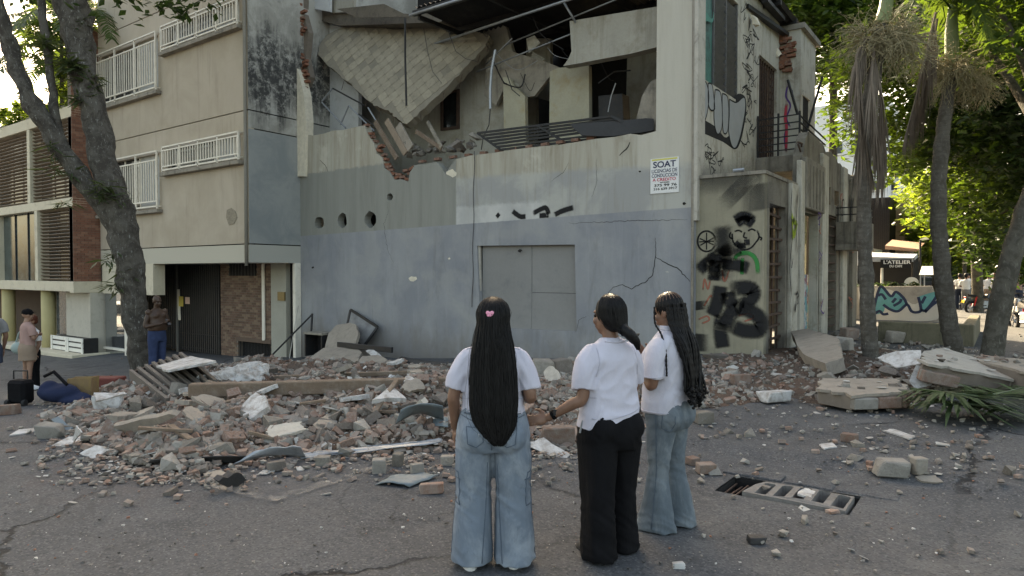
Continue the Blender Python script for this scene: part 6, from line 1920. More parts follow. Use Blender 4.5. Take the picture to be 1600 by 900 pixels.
# long beam
o = MB().bar(T(296, 610, .2), T(706, 599, .22), .16, .17).build('timber_beam', m_wood, bevel=.012); put(o, T(500, 604, .1)); tag(o, 'long dusty timber beam lying across the rubble heap', 'beam')
for k, (q, w) in enumerate([(((430, 590, .12), (640, 582, .1)), .09), (((310, 640, .02), (395, 622, .1)), .1), (((700, 640, .1), (640, 668, .04)), .06)]):
    o = MB().bar(T(*q[0]), T(*q[1]), w, w * .7).build('timber_batten', m_wood, bevel=.008); put(o, T(*q[0])); tag(o, ['thin broken batten behind the long beam', 'short broken batten below the ribbed panel', 'splintered batten beside the blue tin sheet'][k], 'timber')
# against the wall
WD = lambda px, py, Y: onY(px, py, Y)
sheet('concrete_slab', 'pale broken slab flat on the heap below the window frame', 'slab', [WD(466, 578, 11.2), WD(486, 556, 11.8), WD(505, 542, 12.3), WD(556, 545, 12.4), WD(566, 552, 12.2), WD(536, 585, 11.0)], .1, m_csl, rough=.03, raw=True)
sheet('concrete_slab', 'broken slab corner leaning on the flat pale slab', 'slab', [WD(548, 580, 11.0), WD(566, 556, 11.8), WD(592, 556, 11.8), WD(605, 561, 11.5), WD(575, 584, 10.9)], .08, m_csl, rough=.03, raw=True)
sheet('concrete_slab', 'narrow plaster strip sloping down right of the slabs', 'slab', [WD(571, 548, 12.2), WD(580, 544, 12.3), WD(618, 574, 11.6), WD(610, 580, 11.5)], .06, m_psheet, rough=.02, raw=True)
sheet('concrete_slab', 'rounded pale slab piece standing upright against the wall', 'slab', [WD(507, 546, 12.9), WD(514, 522, 13.3), WD(526, 508, 13.5), WD(545, 502, 13.5), WD(557, 508, 13.5), WD(561, 524, 13.3), WD(552, 546, 12.9)], .09, m_csl, rough=.02, raw=True)
fr = empty('window_frame', WD(570, 536, 13.6)); tag(fr, 'black window frame tilted against the grey wall', 'window frame')
cs_ = [WD(540, 520, 13.75), WD(548, 484, 13.95), WD(590, 511, 13.85), WD(568, 542, 13.6)]
for a, b2 in zip(cs_, cs_[1:] + cs_[:1]):
    MB().bar(a, b2, .07, .05, (0, -1, 0)).build('frame_bar', m_black, fr)
MB().hull([q + V((0, d, 0)) for q in cs_ for d in (.0, .01)]).build('pane', glassm('dusty_pane', (.11, .11, .11, 1), .35, .4), fr)
o = MB().bar(WD(528, 538, 12.4), WD(613, 547, 12.2), .07, .14).build('steel_channel', m_black, bevel=.01); put(o, WD(570, 542, 12.3)); tag(o, 'dark steel channel lying below the tilted window frame', 'beam')
cb_ = empty('wrecked_cabinet', WD(488, 556, 13.2)); tag(cb_, 'small wrecked dark cabinet beside the white post', 'cabinet')
p0, p1 = WD(476, 556, 13.2), WD(503, 524, 13.2)
for (a, b2) in (((p0.x, 13.2, p0.z), (p0.x + .05, 13.7, p1.z)), ((p1.x - .05, 13.2, p0.z), (p1.x, 13.7, p1.z)), ((p0.x - .03, 13.17, p1.z), (p1.x + .03, 13.72, p1.z + .06)), ((p0.x, 13.65, p0.z), (p1.x, 13.7, p1.z))):
    MB().mm(a, b2).build('panel', m_black if b2[1] != 13.72 else m_conc, cb_)
for a, b2, r, lb2 in [((424, 556, 12.9), (488, 491, 13.8), .03, 'dark rod leaning from the heap towards the wall corner'), ((488, 490, 13.8), (486, 522, 13.7), .035, 'short dark rod upright against the wall corner'), ((452, 560, 13.0), (466, 478, 13.9), .012, 'thin pale wire leaning by the doorway')]:
    o = MB().tube([WD(*a), WD(*b2)], r, 6).build('leaning_rod', m_black if r > .02 else m_conc_l); put(o, WD(*a)); tag(o, lb2, 'rod')
o = wood([tuple(WD(628, 562, 12.6)) + (.09,), tuple(WD(660, 569, 12.3)) + (.1,), tuple(WD(705, 572, 12.0)) + (.08,)], amp=.03, n=9).build('charred_log', m_dks); put(o, WD(665, 570, 12.3)); tag(o, 'dark charred log at the foot of the grey wall', 'log')
# tin and sheets
def bent(name, label, cat, pts, mat, th=.008, bow=.08, n=7):
    P = [T(*q) for q in pts]; mb = MB(); a, b2, c, d = P
    for j in range(n):
        for i in range(n):
            u, v = i / (n - 1), j / (n - 1)
            q = a.lerp(b2, u).lerp(d.lerp(c, u), v)
            q = q + V((0, 0, bow * math.sin(math.pi * u) * (1 - v * .6) + .02 * noise.noise(V((u * 4, v * 4, len(label)))))) + V((noise.noise(V((u * 6, v * 6, 1))), noise.noise(V((u * 6, v * 6, 4))), 0)) * .03
            mb.v.append(q)
    for j in range(n - 1):
        for i in range(n - 1):
            mb.f.append((j * n + i, j * n + i + 1, (j + 1) * n + i + 1, (j + 1) * n + i)); mb.m.append(0)
    o = mb.build(name, mat, smooth=True); s = o.modifiers.new('s', 'SOLIDIFY'); s.thickness = th
    put(o, P[0]); tag(o, label, cat)
    return o
bent('tin_sheet', 'curled blue-grey tin sheet beside the long-haired woman', 'sheet', [(618, 662, .05), (694, 662, .1), (692, 634, .25), (626, 640, .2)], m_blue, bow=.12)
bent('tin_sheet', 'second blue-grey tin sheet half under the first', 'sheet', [(640, 680, .03), (700, 668, .05), (700, 652, .2), (650, 656, .18)], m_blue, bow=.05)
bent('tin_sheet', 'flat blue-grey sheet on the asphalt near the red brick', 'sheet', [(586, 757, .012), (640, 760, .02), (686, 741, .03), (614, 742, .03)], m_blue, bow=.03)
sheet('torn_white_sheet', 'torn white sheet below the curled tin', 'sheet', [(620, 668, .12), (645, 664, .14), (670, 668, .12), (662, 678, .06), (652, 684, .02), (644, 676, .06), (632, 687, .02), (627, 676, .06)], .008, m_psheet)
bent('metal_strip', 'long silvery gutter strip along the front of the heap', 'strip', [(470, 716, .03), (690, 690, .10), (690, 684, .12), (470, 709, .05)], m_galv, bow=-.01, n=9)
bent('metal_strip', 'grey curved flashing at the left end of the gutter strip', 'strip', [(362, 726, .03), (478, 714, .03), (470, 698, .16), (400, 704, .14)], m_galv, bow=.05)
bent('dark_membrane', 'black roofing membrane under the grey flashing', 'membrane', [(214, 728, .02), (380, 722, .03), (385, 712, .1), (240, 718, .08)], m_dks, bow=.02)
sheet('plaster_sheet', 'pale flat board before the black membrane', 'plaster', [(318, 742, .01), (345, 732, .05), (385, 750, .01), (345, 768, .0)], .015, m_csl, rough=.02)
sheet('dark_slate', 'dark stone piece on the pale flat board', 'stone', [(338, 750, .12), (350, 733, .16), (372, 738, .12), (378, 746, .05), (352, 755, .04)], .07, m_dks, rough=.02)
# single bricks
m_rb = matv('brick'); m_cb = matv('conc')
def block3(name, label, cat, px, py, size, rz, mat, seed, h=0.0, tilt=0.0):
    lo = .5 if any(w_ in label for w_ in ('boulder', 'lump', 'shard', 'pebble', 'crumb', 'kerb stone', 'stubby', 'foam')) else .84
    r2 = random.Random(seed); p = T(px, py, h)
    pts = []
    for sx in (-1, 1):
        for sy in (-1, 1):
            for sz in (-1, 1):
                pts.append(V((sx * size[0] / 2 * r2.uniform(lo, 1), sy * size[1] / 2 * r2.uniform(lo, 1), sz * size[2] / 2 * r2.uniform((lo + 1) / 2, 1))))
    pts += [V((r2.choice((-1, 1)) * size[0] * r2.uniform(.3, .52), r2.uniform(-.4, .4) * size[1], r2.uniform(-.4, .4) * size[2])) for _ in range(4)]
    mb = MB().hull(pts)
    o = mb.build(name, mat, bevel=min(size) * .06)
    o.location = p + V((0, 0, size[2] * .45)); o.rotation_euler = (tilt, tilt * .5, YAW + rz)
    tag(o, label, cat)
    return o
for k, a in enumerate([
 ('red brick lying alone on the asphalt left of the long-haired woman', 675, 770, (.2, .09, .085), .05, m_rb[0]),
 ('grey brick standing by the gutter strip, left of a pair', 592, 738, (.13, .12, .13), .2, m_cb[0]), ('upright pale brick right of the grey brick', 622, 728, (.09, .1, .13), -.3, m_cb[1]),
 ('white-faced brick in front of the gutter strip', 652, 744, (.12, .1, .12), .4, m_cb[0]), ('flat brick beside the long-haired woman’s left hand', 699, 726, (.13, .1, .09), .1, m_cb[1]),
 ('small half brick left of the standing bricks', 505, 728, (.14, .1, .1), .1, m_cb[1]), ('brown brick on the front edge of the heap', 432, 735, (.17, .1, .09), .5, m_cb[2]),
 ('orange brick block with white top between the two women', 872, 694, (.36, .2, .2), .1, m_rb[1]),
 ('concrete lump behind the long-haired woman’s elbow', 850, 585, (.5, .35, .3), .3, m_cb[1]), ('brown lump beside the concrete lump at the wall foot', 878, 585, (.4, .4, .3), .8, m_cb[2]),
 ('small orange brick on the ground right of the flared jeans', 1103, 738, (.17, .12, .09), .1, m_rb[1]), ('reddish half brick beside the flared jeans', 1082, 725, (.13, .1, .07), .6, m_rb[0]),
 ('brick end among pale flakes by the graffiti wall', 1158, 600, (.3, .16, .16), .0, m_rb[0]), ('small red brick on the walk before the wall block', 1327, 690, (.16, .1, .09), -.7, m_rb[0]),
 ('grey kerb stone in the foreground right of the drain', 1396, 745, (.33, .17, .16), -.15, m_cb[0]), ('smaller kerb stone right of the grey kerb stone', 1436, 742, (.14, .13, .17), .2, m_cb[1]),
 ('square concrete lump on the walk behind the braided woman', 1098, 662, (.26, .2, .16), .1, m_cb[1]), ('black asphalt lump alone in the foreground', 1182, 848, (.13, .09, .05), .2, m_dks),
 ('white pebble of plaster in the near foreground', 1061, 888, (.09, .05, .04), .0, m_psheet), ('pinkish brick crumb in front of the drain', 1300, 802, (.12, .08, .03), .3, m_rb[1]),
 ('stubby concrete block at the left end of the heap', 78, 684, (.3, .2, .16), -.15, m_cb[0]), ('red brick at the far left edge of the street', 8, 648, (.35, .15, .14), .1, m_rb[0]),
 ('red rounded bin lid lying by the tree foot', 165, 610, (.62, .35, .24), .0, M('dull_red_plastic', (.16, .045, .035, 1), var=.25, local=True)), ('block of broken brick beside the slanting slab', 1326, 530, (.42, .3, .3), .3, m_rb[1]),
 ('pale boulder of plaster left of the slanting slab', 1208, 628, (.42, .3, .16), .2, m_psheet), ('broken wall lump behind the palm foot', 1318, 548, (.5, .4, .3), .9, m_cb[0]), ('grey lump right of the palm foot', 1398, 535, (.5, .3, .3), .4, m_cb[1]),
 ('white foam box on the left of the heap', 168, 640, (.42, .3, .22), .2, m_psheet), ('dark shard against the annex wall', 1120, 560, (.5, .3, .1), .2, m_cb[2]),
]):
    block3('broken_block' if k in (7, 8, 9, 20, 23, 25, 26) else 'loose_piece', a[0], 'debris', a[1], a[2], a[3], a[4], a[5], k + 60, tilt=.08 * ((k % 3) - 1))
for nm, lb2, pts, th, mt in [
 ('plaster_sheet', 'white torn sheet between the long-haired woman and the black trousers', [(826, 688, .1), (850, 684, .12), (891, 711, .02), (880, 716, .01), (828, 702, .03)], .012, m_psheet),
 ('plaster_sheet', 'white triangular sheet at the left front of the heap', [(124, 708, .03), (150, 697, .08), (172, 700, .08), (165, 710, .03), (142, 716, .01)], .02, m_psheet),
 ('plaster_sheet', 'thin bent white angle strip left of the heap', [(76, 697, .01), (108, 684, .04), (150, 678, .05), (140, 686, .04), (96, 697, .01)], .012, m_psheet),
 ('plaster_sheet', 'white slab standing in the angle strip', [(112, 688, .05), (124, 664, .25), (126, 676, .22), (120, 690, .04)], .012, m_psheet),
 ('plaster_sheet', 'long thin white strip on the street at far left', [(14, 680, .01), (30, 671, .02), (62, 668, .02), (56, 674, .01)], .012, m_psheet),
 ('plank', 'grey plank propped at the left of the heap', [(80, 656, .12), (90, 650, .16), (114, 668, .06), (104, 673, .03)], .03, m_blue),
 ('plaster_sheet', 'pale sheet lying over the foam box', [(146, 616, .3), (196, 610, .35), (196, 618, .3), (150, 624, .26)], .02, m_psheet),
 ('plaster_sheet', 'small white sheet right of the foam box', [(188, 634, .12), (205, 626, .16), (218, 628, .14), (200, 638, .1)], .015, m_psheet),
 ('concrete_slab', 'long grey slab sliver across the left of the heap', [(180, 662, .12), (212, 650, .2), (270, 640, .24), (276, 650, .16), (230, 660, .1), (190, 670, .06)], .08, m_csl),
 ('concrete_slab', 'dusty brown slab sheet in the middle of the heap', [(490, 660, .1), (520, 645, .18), (532, 668, .1), (505, 690, .04)], .05, m_csl),
 ('concrete_slab', 'pale flat slab among bricks right of the middle', [(582, 618, .2), (610, 608, .26), (636, 616, .22), (604, 628, .16)], .05, m_psheet),
 ('concrete_slab', 'large grey slab slanting off the heap beside the annex doorway', [(1236, 520, .34), (1262, 516, .4), (1304, 518, .42), (1310, 540, .36), (1318, 562, .26), (1290, 570, .2), (1254, 548, .26)], .2, m_csl),
 ('plaster_sheet', 'white board left of the palm foot slab', [(1372, 562, .35), (1398, 544, .5), (1440, 552, .5), (1438, 566, .4), (1400, 574, .3)], .015, m_psheet),
 ('plaster_sheet', 'white board hanging over the brick wall section', [(1418, 598, .12), (1434, 568, .4), (1476, 571, .38), (1464, 592, .2), (1450, 604, .1), (1436, 606, .1)], .015, m_psheet),
 ('plaster_sheet', 'pale flake on the walk at the right', [(1380, 672, .02), (1396, 670, .02), (1430, 681, .02), (1420, 685, .02)], .015, m_psheet),
 ('plaster_sheet', 'white crumb lying on the drain slots', [(1246, 772, .05), (1258, 762, .06), (1274, 768, .05), (1268, 777, .05)], .015, m_psheet),
 ('plaster_sheet', 'flat pale shard beside the kerb stones', [(1430, 744, .02), (1462, 743, .02), (1474, 752, .02), (1440, 752, .02)], .02, m_csl),
 ('plaster_sheet', 'white flake in front of the braided woman’s back', [(1280, 694, .02), (1300, 691, .02), (1308, 698, .02), (1288, 701, .02)], .012, m_psheet)]:
    sheet(nm, lb2, 'slab' if nm == 'concrete_slab' else 'sheet', pts, th, mt, rough=.015 if th < .1 else .04)
r2 = random.Random(19); k = 0
while k < 34:
    px, py = r2.uniform(150, 900), r2.uniform(580, 700)
    p = G(px, py)
    if heaph(p.x, p.y)[0] < .3 or p.y > 11: continue
    n = r2.randint(5, 8); L = r2.uniform(.13, .3); uv = []
    for i in range(n):
        a = 2 * math.pi * i / n + r2.uniform(-.25, .25); uv.append((L * r2.uniform(.6, 1.1) * math.cos(a), L * .6 * r2.uniform(.6, 1.1) * math.sin(a)))
    th = r2.choice((.03, .05, .07)); fu = []
    for i in range(n):
        a_, b_ = uv[i], uv[(i + 1) % n]
        for t in (0, .33, .66): fu.append((a_[0] + (b_[0] - a_[0]) * t + r2.uniform(-.02, .02), a_[1] + (b_[1] - a_[1]) * t + r2.uniform(-.02, .02)))
    o = MB().plate(fu, lambda u, v, d: V((u, v, d + .01 * noise.noise(V((u * 9, v * 9, k))))), 0, th).build('slab_fragment', r2.choice((m_csl, m_csl, m_psheet, m_conc_l)))
    o.location = (p.x, p.y, top_of(p.x, p.y) + .06); o.rotation_euler = (r2.gauss(.15, .28), r2.gauss(0, .28), r2.uniform(0, 6.28))
    tag(o, 'flat broken slab fragment tossed among the heap', 'slab', 'slab fragments in the heap'); k += 1
for k in range(16):
    px, py = r2.uniform(240, 900), r2.uniform(590, 690); p = T(px, py, .1); a = r2.uniform(0, 6.28); L = r2.uniform(.25, .7)
    d = V((math.cos(a), math.sin(a), r2.uniform(-.1, .5)))
    if k % 2:
        P = crom([tuple(p), tuple(p + d * L * .5 + V((0, 0, r2.uniform(-.1, .15)))), tuple(p + d * L)], 5); o = MB().tube(P, .009, 5).build('bent_rebar', m_rust); tag(o, 'thin bent rusty bar sticking out of the heap', 'rebar', 'bent bars in the heap')
    else:
        o = MB().bar(p, p + d * L, .06, .03).build('wood_splinter', m_wood, bevel=.004); tag(o, 'short splintered wood piece stuck in the heap', 'timber', 'wood splinters in the heap')
    put(o, p)
# wall sections of brick with render on top
def wallpiece(label, tops, th, mat_top, bricks=True, seed=1):
    P0 = [T(*q) for q in tops]; P = P0; c = sum(P, V((0, 0, 0))) / len(P)
    t = empty('brick_wall_section', c - V((0, 0, th))); tag(t, label, 'wall piece')
    n = V((0, 0, 0))
    for i in range(len(P)): n += (P[i] - c).cross(P[(i + 1) % len(P)] - c)
    n.normalize(); n = n if n.z > 0 else -n
    u = (P[1] - P[0]).normalized(); v = n.cross(u)
    uv = [((q - c).dot(u), (q - c).dot(v)) for q in P]
    rj = random.Random(seed * 5); uvr = []
    for i in range(len(uv)):
        a_, b_ = uv[i], uv[(i + 1) % len(uv)]
        for tt in range(6):
            tt /= 6; uvr.append((a_[0] + (b_[0] - a_[0]) * tt + rj.uniform(-.06, .045), a_[1] + (b_[1] - a_[1]) * tt + rj.uniform(-.06, .045)))
    MB().plate(uvr, lambda a, b2, d: c + u * a + v * b2 + n * (d + .012 * noise.noise(V((a * 4, b2 * 4, seed)))), -.035, 0).build('render_coat', mat_top, t)
    for q_ in range(10):
        me_ = rj.choice(protos[rj.choice(('conc', 'flake', 'brick'))])[0]; oo = shape('crumb', me_, None, t); sz_ = rj.uniform(.05, .13)
        i_ = rj.randrange(len(uv)); f_ = rj.uniform(.1, .85); oo.location = c + u * uv[i_][0] * f_ + v * uv[i_][1] * f_ + n * sz_ * .14 - wloc(t); oo.scale = (sz_,) * 3; oo.rotation_euler = (0, 0, rj.uniform(0, 6))
    MB().plate([(a * .97, b2 * .97) for a, b2 in uv], lambda a, b2, d: c + u * a + v * b2 + n * d, -th, -.03).build('mortar_bed', m_mortar, t)
    r2 = random.Random(seed)
    for i in range(len(P)):
        a, b2 = P[i], P[(i + 1) % len(P)]; L = (b2 - a).length; k = max(1, int(L / .31)); d = (b2 - a) / k
        out = d.cross(n).normalized()
        if out.dot(a - c) < 0: out = -out
        for j in range(k):
            if r2.random() < .12: continue
            q = a + d * (j + .5) - n * (th / 2 + .018) - out * .05
            mb = MB().box((0, 0, 0), (d.length * .94, .14, th - .04 + r2.uniform(-.02, .01)))
            o = mb.build('brick', r2.choice(m_rb[:2] + m_cb[:1]), t, bevel=.012, local=True)
            o.location = q + out * r2.uniform(-.07, .05) - wloc(t)
            x_ = d.normalized(); o.rotation_euler = Matrix((x_, n.cross(x_), n)).transposed().to_euler()
    return t
wallpiece('fallen brick wall section lying flat in front of the palm', [(1276, 606, .24), (1330, 616, .24), (1410, 614, .24), (1420, 604, .24), (1398, 590, .24), (1290, 590, .24)], .19, m_csl, seed=2)
wallpiece('large fallen brick wall section with pale tiles between the palms', [(1440, 572, .38), (1500, 584, .33), (1584, 588, .28), (1560, 566, .36), (1535, 552, .42), (1470, 543, .46), (1436, 554, .42)], .2, M('tiled_face', col(132, 127, 119), var=.2, scale=4, c2=col(112, 106, 98), amt2=.45), seed=3)
wallpiece('low line of broken brick wall at the right edge', [(1528, 566, .35), (1640, 592, .35), (1640, 566, .35), (1530, 550, .35)], .32, m_csl, seed=4)
# fallen palm frond
m_fallen = leafm('fallen_leaflet', (.05, .085, .035, 1), (.06, .1, .02, 1), .2)
ff = empty('fallen_palm_frond', T(1500, 625, 0)); tag(ff, 'dark green palm frond lying on the rubble at the right', 'palm frond')
frond('leaf_blade', m_fallen, ff, [tuple(T(1424, 608, .22)), tuple(T(1480, 614, .3)), tuple(T(1540, 618, .28)), tuple(T(1604, 604, .22))], .8, .045, 60, .3, seed=5, rachis=.022)
frond('leaf_blade', m_fallen, ff, [tuple(T(1436, 618, .15)), tuple(T(1490, 630, .22)), tuple(T(1545, 634, .2)), tuple(T(1585, 640, .1))], .65, .045, 50, .3, seed=6, rachis=.02)
# ---- things hanging in the torn floor
rl = empty('toppled_railing', onY(880, 215, 14.2)); tag(rl, 'toppled railing of dark horizontal bars lying along the broken parapet', 'railing')
L0, L1 = (onY(746, 208, 13.95), onY(782, 234, 14.15)), (onY(955, 182, 14.2), onY(1000, 205, 14.5))
for k in range(7):
    t = k / 6
    MB().bar(L0[0].lerp(L0[1], t), L1[0].lerp(L1[1], t) + (V((0, 0, -.05)) if k > 4 else V((0, 0, 0))), .05, .05).build('bar', m_black, rl)
for a, b2 in (L0, (L0[0].lerp(L1[0], .48), L0[1].lerp(L1[1], .48)), L1):
    MB().bar(a, b2, .07, .06).build('post', m_black, rl)
sheet('fallen_roof_panel', 'dark fallen panel lying over the end of the toppled railing', 'panel', [onY(892, 196, 14.0), onY(1000, 182, 14.3), onY(1022, 188, 14.6), onY(1022, 204, 14.5), onY(960, 210, 14.1), onY(910, 212, 13.98)], .05, m_dks, rough=.02, raw=True)
for P, r, mt, lb2 in [([(766, 170), (766, 140), (768, 110), (774, 78)], .035, m_galv, 'bright bent metal strip hanging from the ceiling pipes'), ([(633, 28), (633, 90), (635, 165)], .03, m_black, 'dark rod hanging in front of the tilted slab'),
                      ([(766, 170), (764, 195), (755, 215), (752, 234)], .012, m_black, 'thin cable dangling below the bright strip'), ([(700, 48), (712, 80), (728, 92), (745, 96)], .008, m_black, 'loose wire looping over the tilted slab'), ([(662, 44), (668, 80), (676, 112), (690, 130)], .007, m_black, 'loose wire down the middle of the tilted slab'),
                      ([(790, 110), (800, 140), (812, 150)], .012, m_black, 'bent wire by the upstairs doorway'), ([(935, 130), (960, 112), (985, 110)], .02, m_black, 'twisted wire in the dark upstairs room'), ([(950, 175), (955, 150), (962, 130)], .015, m_galv, 'thin pale rod in the dark upstairs room')]:
    Y_ = 13.98 if r > .02 else 14.2
    if 'room' in lb2: Y_ = 15.6
    if 'slab' in lb2 and r < .02: Y_ = 14.25
    o = MB().tube([onY(a, b2, Y_) for a, b2 in P], r, 6).build('hanging_wire' if r < .02 else 'hanging_rod', mt); put(o, onY(*P[0], Y_)); tag(o, lb2, 'wire' if r < .02 else 'rod')
for q, w, lb2, mt in [(((586, 190), (620, 248)), .16, 'brown plank slumped in the gap of the broken parapet', m_wood), (((604, 188), (634, 240)), .2, 'pale plank leaning beside the brown plank', M('pale_timber', (.26, .2, .15, 1), var=.3, scale=4)), (((622, 196), (642, 232)), .26, 'broken brick slab leaning at the gap in the parapet', m_csl),
                  (((650, 205), (690, 232)), .12, 'dark board behind the parapet near the picture window', m_wood), (((668, 190), (690, 230)), .1, 'grey board slanting behind the parapet', m_conc)]:
    o = MB().bar(onY(*q[0], 14.35), onY(*q[1], 14.2), w, .05, (0, -1, 0)).build('slumped_plank', mt, bevel=.006); put(o, onY(*q[1], 14.2)); tag(o, lb2, 'plank')
st_ = empty('tangled_frame', onY(540, 190, 14.5)); tag(st_, 'tangle of thin bent metal frames behind the left parapet', 'metal frame')
for a, b2, m_ in [((503, 158), (520, 138), m_galv), ((520, 138), (570, 165), m_black), ((503, 160), (540, 200), m_galv), ((545, 165), (532, 195), m_galv), ((545, 165), (585, 205), m_galv), ((560, 178), (590, 200), m_black), ((575, 168), (592, 196), m_galv)]:
    MB().tube([onY(*a, 14.45), onY(*b2, 14.5)], .025, 6).build('rod', m_, st_)
wd_ = MB()
r2 = random.Random(9)
for k in range(46):
    px, py = r2.uniform(640, 745), 0
    py = 243 - (px - 640) * .12 - r2.random() ** 2 * 16
    o = shape('concrete_chunk', r2.choice(protos['conc'])[0], None); s = r2.uniform(.12, .3)
    o.location = onY(px, py, r2.uniform(14.3, 14.9)); o.scale = (s, s, s); o.rotation_euler = (r2.uniform(-.6, .6), r2.uniform(-.6, .6), r2.uniform(0, 6))
    tag(o, 'grey rubble lump heaped behind the broken parapet upstairs', 'rubble', 'rubble lumps on the upper floor')
# ================================================================== people
def remeshed(mb, voxel, smooth=4, fold=None):
    me0 = mb.mesh('t', recalc=True)
    o = bpy.data.objects.new('t', me0); C.objects.link(o)
    m = o.modifiers.new('r', 'REMESH'); m.mode = 'VOXEL'; m.voxel_size = voxel; m.use_smooth_shade = True
    s = o.modifiers.new('s', 'SMOOTH'); s.factor = .5; s.iterations = smooth
    dg = bpy.context.evaluated_depsgraph_get(); dg.update()
    me = bpy.data.meshes.new_from_object(o.evaluated_get(dg))
    bpy.data.objects.remove(o); bpy.data.meshes.remove(me0)
    if fold:
        ns = [v.normal.copy() for v in me.vertices]
        for v, n in zip(me.vertices, ns):
            v.co += n * fold(v.co)
        me.update()
    me.shade_smooth()
    return me
def part(name, me, mat, parent):
    me.name = name; me.materials.append(mat)
    o = bpy.data.objects.new(name, me); C.objects.link(o); o.parent = parent
    return o
def limb(mb, pts, n=14, k=5):
    P = crom(pts, k); mb.tube([q[:3] for q in P], [q[3] for q in P], n)
def hand(mb, w, d, nrm, s=1.0, curl=.5, thumb=1):
    """w wrist, d pointing direction, nrm palm normal"""
    w = V(w); d = V(d).normalized(); nrm = V(nrm); nrm = (nrm - d * nrm.dot(d)).normalized(); b = d.cross(nrm).normalized()
    rot = Matrix((b, d, nrm)).transposed()
    mb.ell(w + d * .045 * s, (.038 * s, .052 * s, .016 * s), rot)
    for i, (off, L) in enumerate(((-.028, .062), (-.0095, .074), (.0095, .07), (.027, .055))):
        p = w + d * .08 * s + b * off * s; P = [(*p, .0095 * s)]
        dd = d.copy(); q = p
        for j in range(3):
            dd = (dd + nrm * curl * (.55 + .12 * i)).normalized(); q = q + dd * L * s * .4
            P.append((*q, (.0088 - .001 * j) * s))
        limb(mb, P, 8, 3)
    p = w + d * .02 * s + b * (-.03 * thumb) * s
    q1 = p + (d * .5 - b * thumb * .8 + nrm * .3).normalized() * .035 * s
    q2 = q1 + (d * .9 - b * thumb * .2 + nrm * curl).normalized() * .035 * s
    limb(mb, [(*p, .013 * s), (*q1, .0115 * s), (*q2, .009 * s)], 8, 3)
def headm(mb, c, turn, s=1.0, tilt=0.0):
    rot = Matrix.Rotation(turn, 3, 'Z') @ Matrix.Rotation(tilt, 3, 'X'); c = V(c)
    f = lambda x, y, z: c + rot @ (V((x, y, z)) * s)
    mb.ell(f(0, -.008, .03), (.074 * s, .094 * s, .09 * s), rot)
    mb.ell(f(0, .03, -.045), (.058 * s, .066 * s, .075 * s), rot)
    mb.ell(f(0, .05, -.095), (.028 * s, .032 * s, .026 * s), rot)
    limb(mb, [(*f(0, .088, .012), .009 * s), (*f(0, .108, -.02), .013 * s), (*f(0, .1, -.034), .014 * s)], 8, 3)
    mb.ell(f(0, .092, -.062), (.024 * s, .013 * s, .007 * s), rot); mb.ell(f(0, .09, -.074), (.02 * s, .013 * s, .008 * s), rot)
    mb.ell(f(0, .078, .03), (.055 * s, .018 * s, .012 * s), rot)
    for x in (-1, 1):
        mb.ell(f(.074 * x, -.008, -.012), (.01 * s, .022 * s, .033 * s), rot)
        mb.ell(f(.036 * x, .07, -.03), (.026 * s, .022 * s, .024 * s), rot)
    return f
def skinm(name, c):
    b = NB(name); n = b.noise(b.obj(), 12, 4, .6); n2 = b.noise(b.obj(), 140, 3, .6)
    cc = b.mix(b.ss(n, .3, .7), tint(c, .86), tint(c, 1.1))
    return b.done(cc, .5, b.bump(n2, .12, .003), .4)
def clothm(name, c, v=.06, weave=420.0, rough=.9, wash=None):
    b = NB(name); p = b.obj(); n = b.noise(p, 6, 5, .6); w = b.noise(p, weave, 2, .5); f = b.noise(b.mul(p, (1, 1, .5)), 22, 5, .65, .4)
    cc = b.mix(b.ss(n, .3, .7), tint(c, 1 - v), tint(c, 1 + v))
    if wash is not None:
        cc = b.mix(b.ss(b.noise(b.mul(p, (1.2, 1.2, .7)), 5, 6, .65, .5), .42, .68), cc, wash)
        cc = b.mix(b.math('MULTIPLY', b.ss(f, .56, .7), .35), cc, tint(c, .62))
    nm = b.bump(w, .12, .002, b.bump(f, .5, .012))
    return b.done(cc, rough, nm, .12)
def hairm(name, c):
    b = NB(name); n = b.noise(b.mul(b.obj(), (60, 60, 3)), 2.0, 3, .6)
    cc = b.mix(n, tint(c, .5), tint(c, 1.6))
    return b.done(cc, .5, None, .18)
m_sk1 = skinm('skin_tan', (.19, .1, .065, 1)); m_sk2 = skinm('skin_deep', (.055, .029, .018, 1)); m_sk3 = skinm('skin_light', (.28, .16, .11, 1))
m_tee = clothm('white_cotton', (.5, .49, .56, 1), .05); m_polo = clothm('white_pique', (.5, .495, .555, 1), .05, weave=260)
m_den = clothm('light_denim', (.15, .185, .225, 1), .08, 300, .9, (.25, .285, .32, 1)); m_den2 = clothm('faded_denim', (.105, .13, .15, 1), .08, 300, .9, (.19, .22, .24, 1))
m_blk = clothm('black_cloth', (.007, .007, .008, 1), .2, 300, .9); m_hair = hairm('black_hair', (.007, .0065, .0065, 1)); m_brair = hairm('auburn_hair', (.09, .03, .018, 1))
m_seamw = clothm('white_seam', (.4, .395, .45, 1)); m_shoe = M('white_shoe', (.7, .7, .7, 1), rough=.5, var=.05, bump=0, local=True); m_shoeb = M('dark_shoe', (.03, .028, .027, 1), rough=.5, var=.2, bump=0, local=True)
m_eye = M('eye_dark', (.02, .015, .012, 1), rough=.2, var=.1, bump=0)
def n3(p, a, b, c, o=0.0):
    return noise.noise(V((p.x * a + o, p.y * b + o * 1.3, p.z * c)))
def ridge(v):
    return .22 - abs(v)
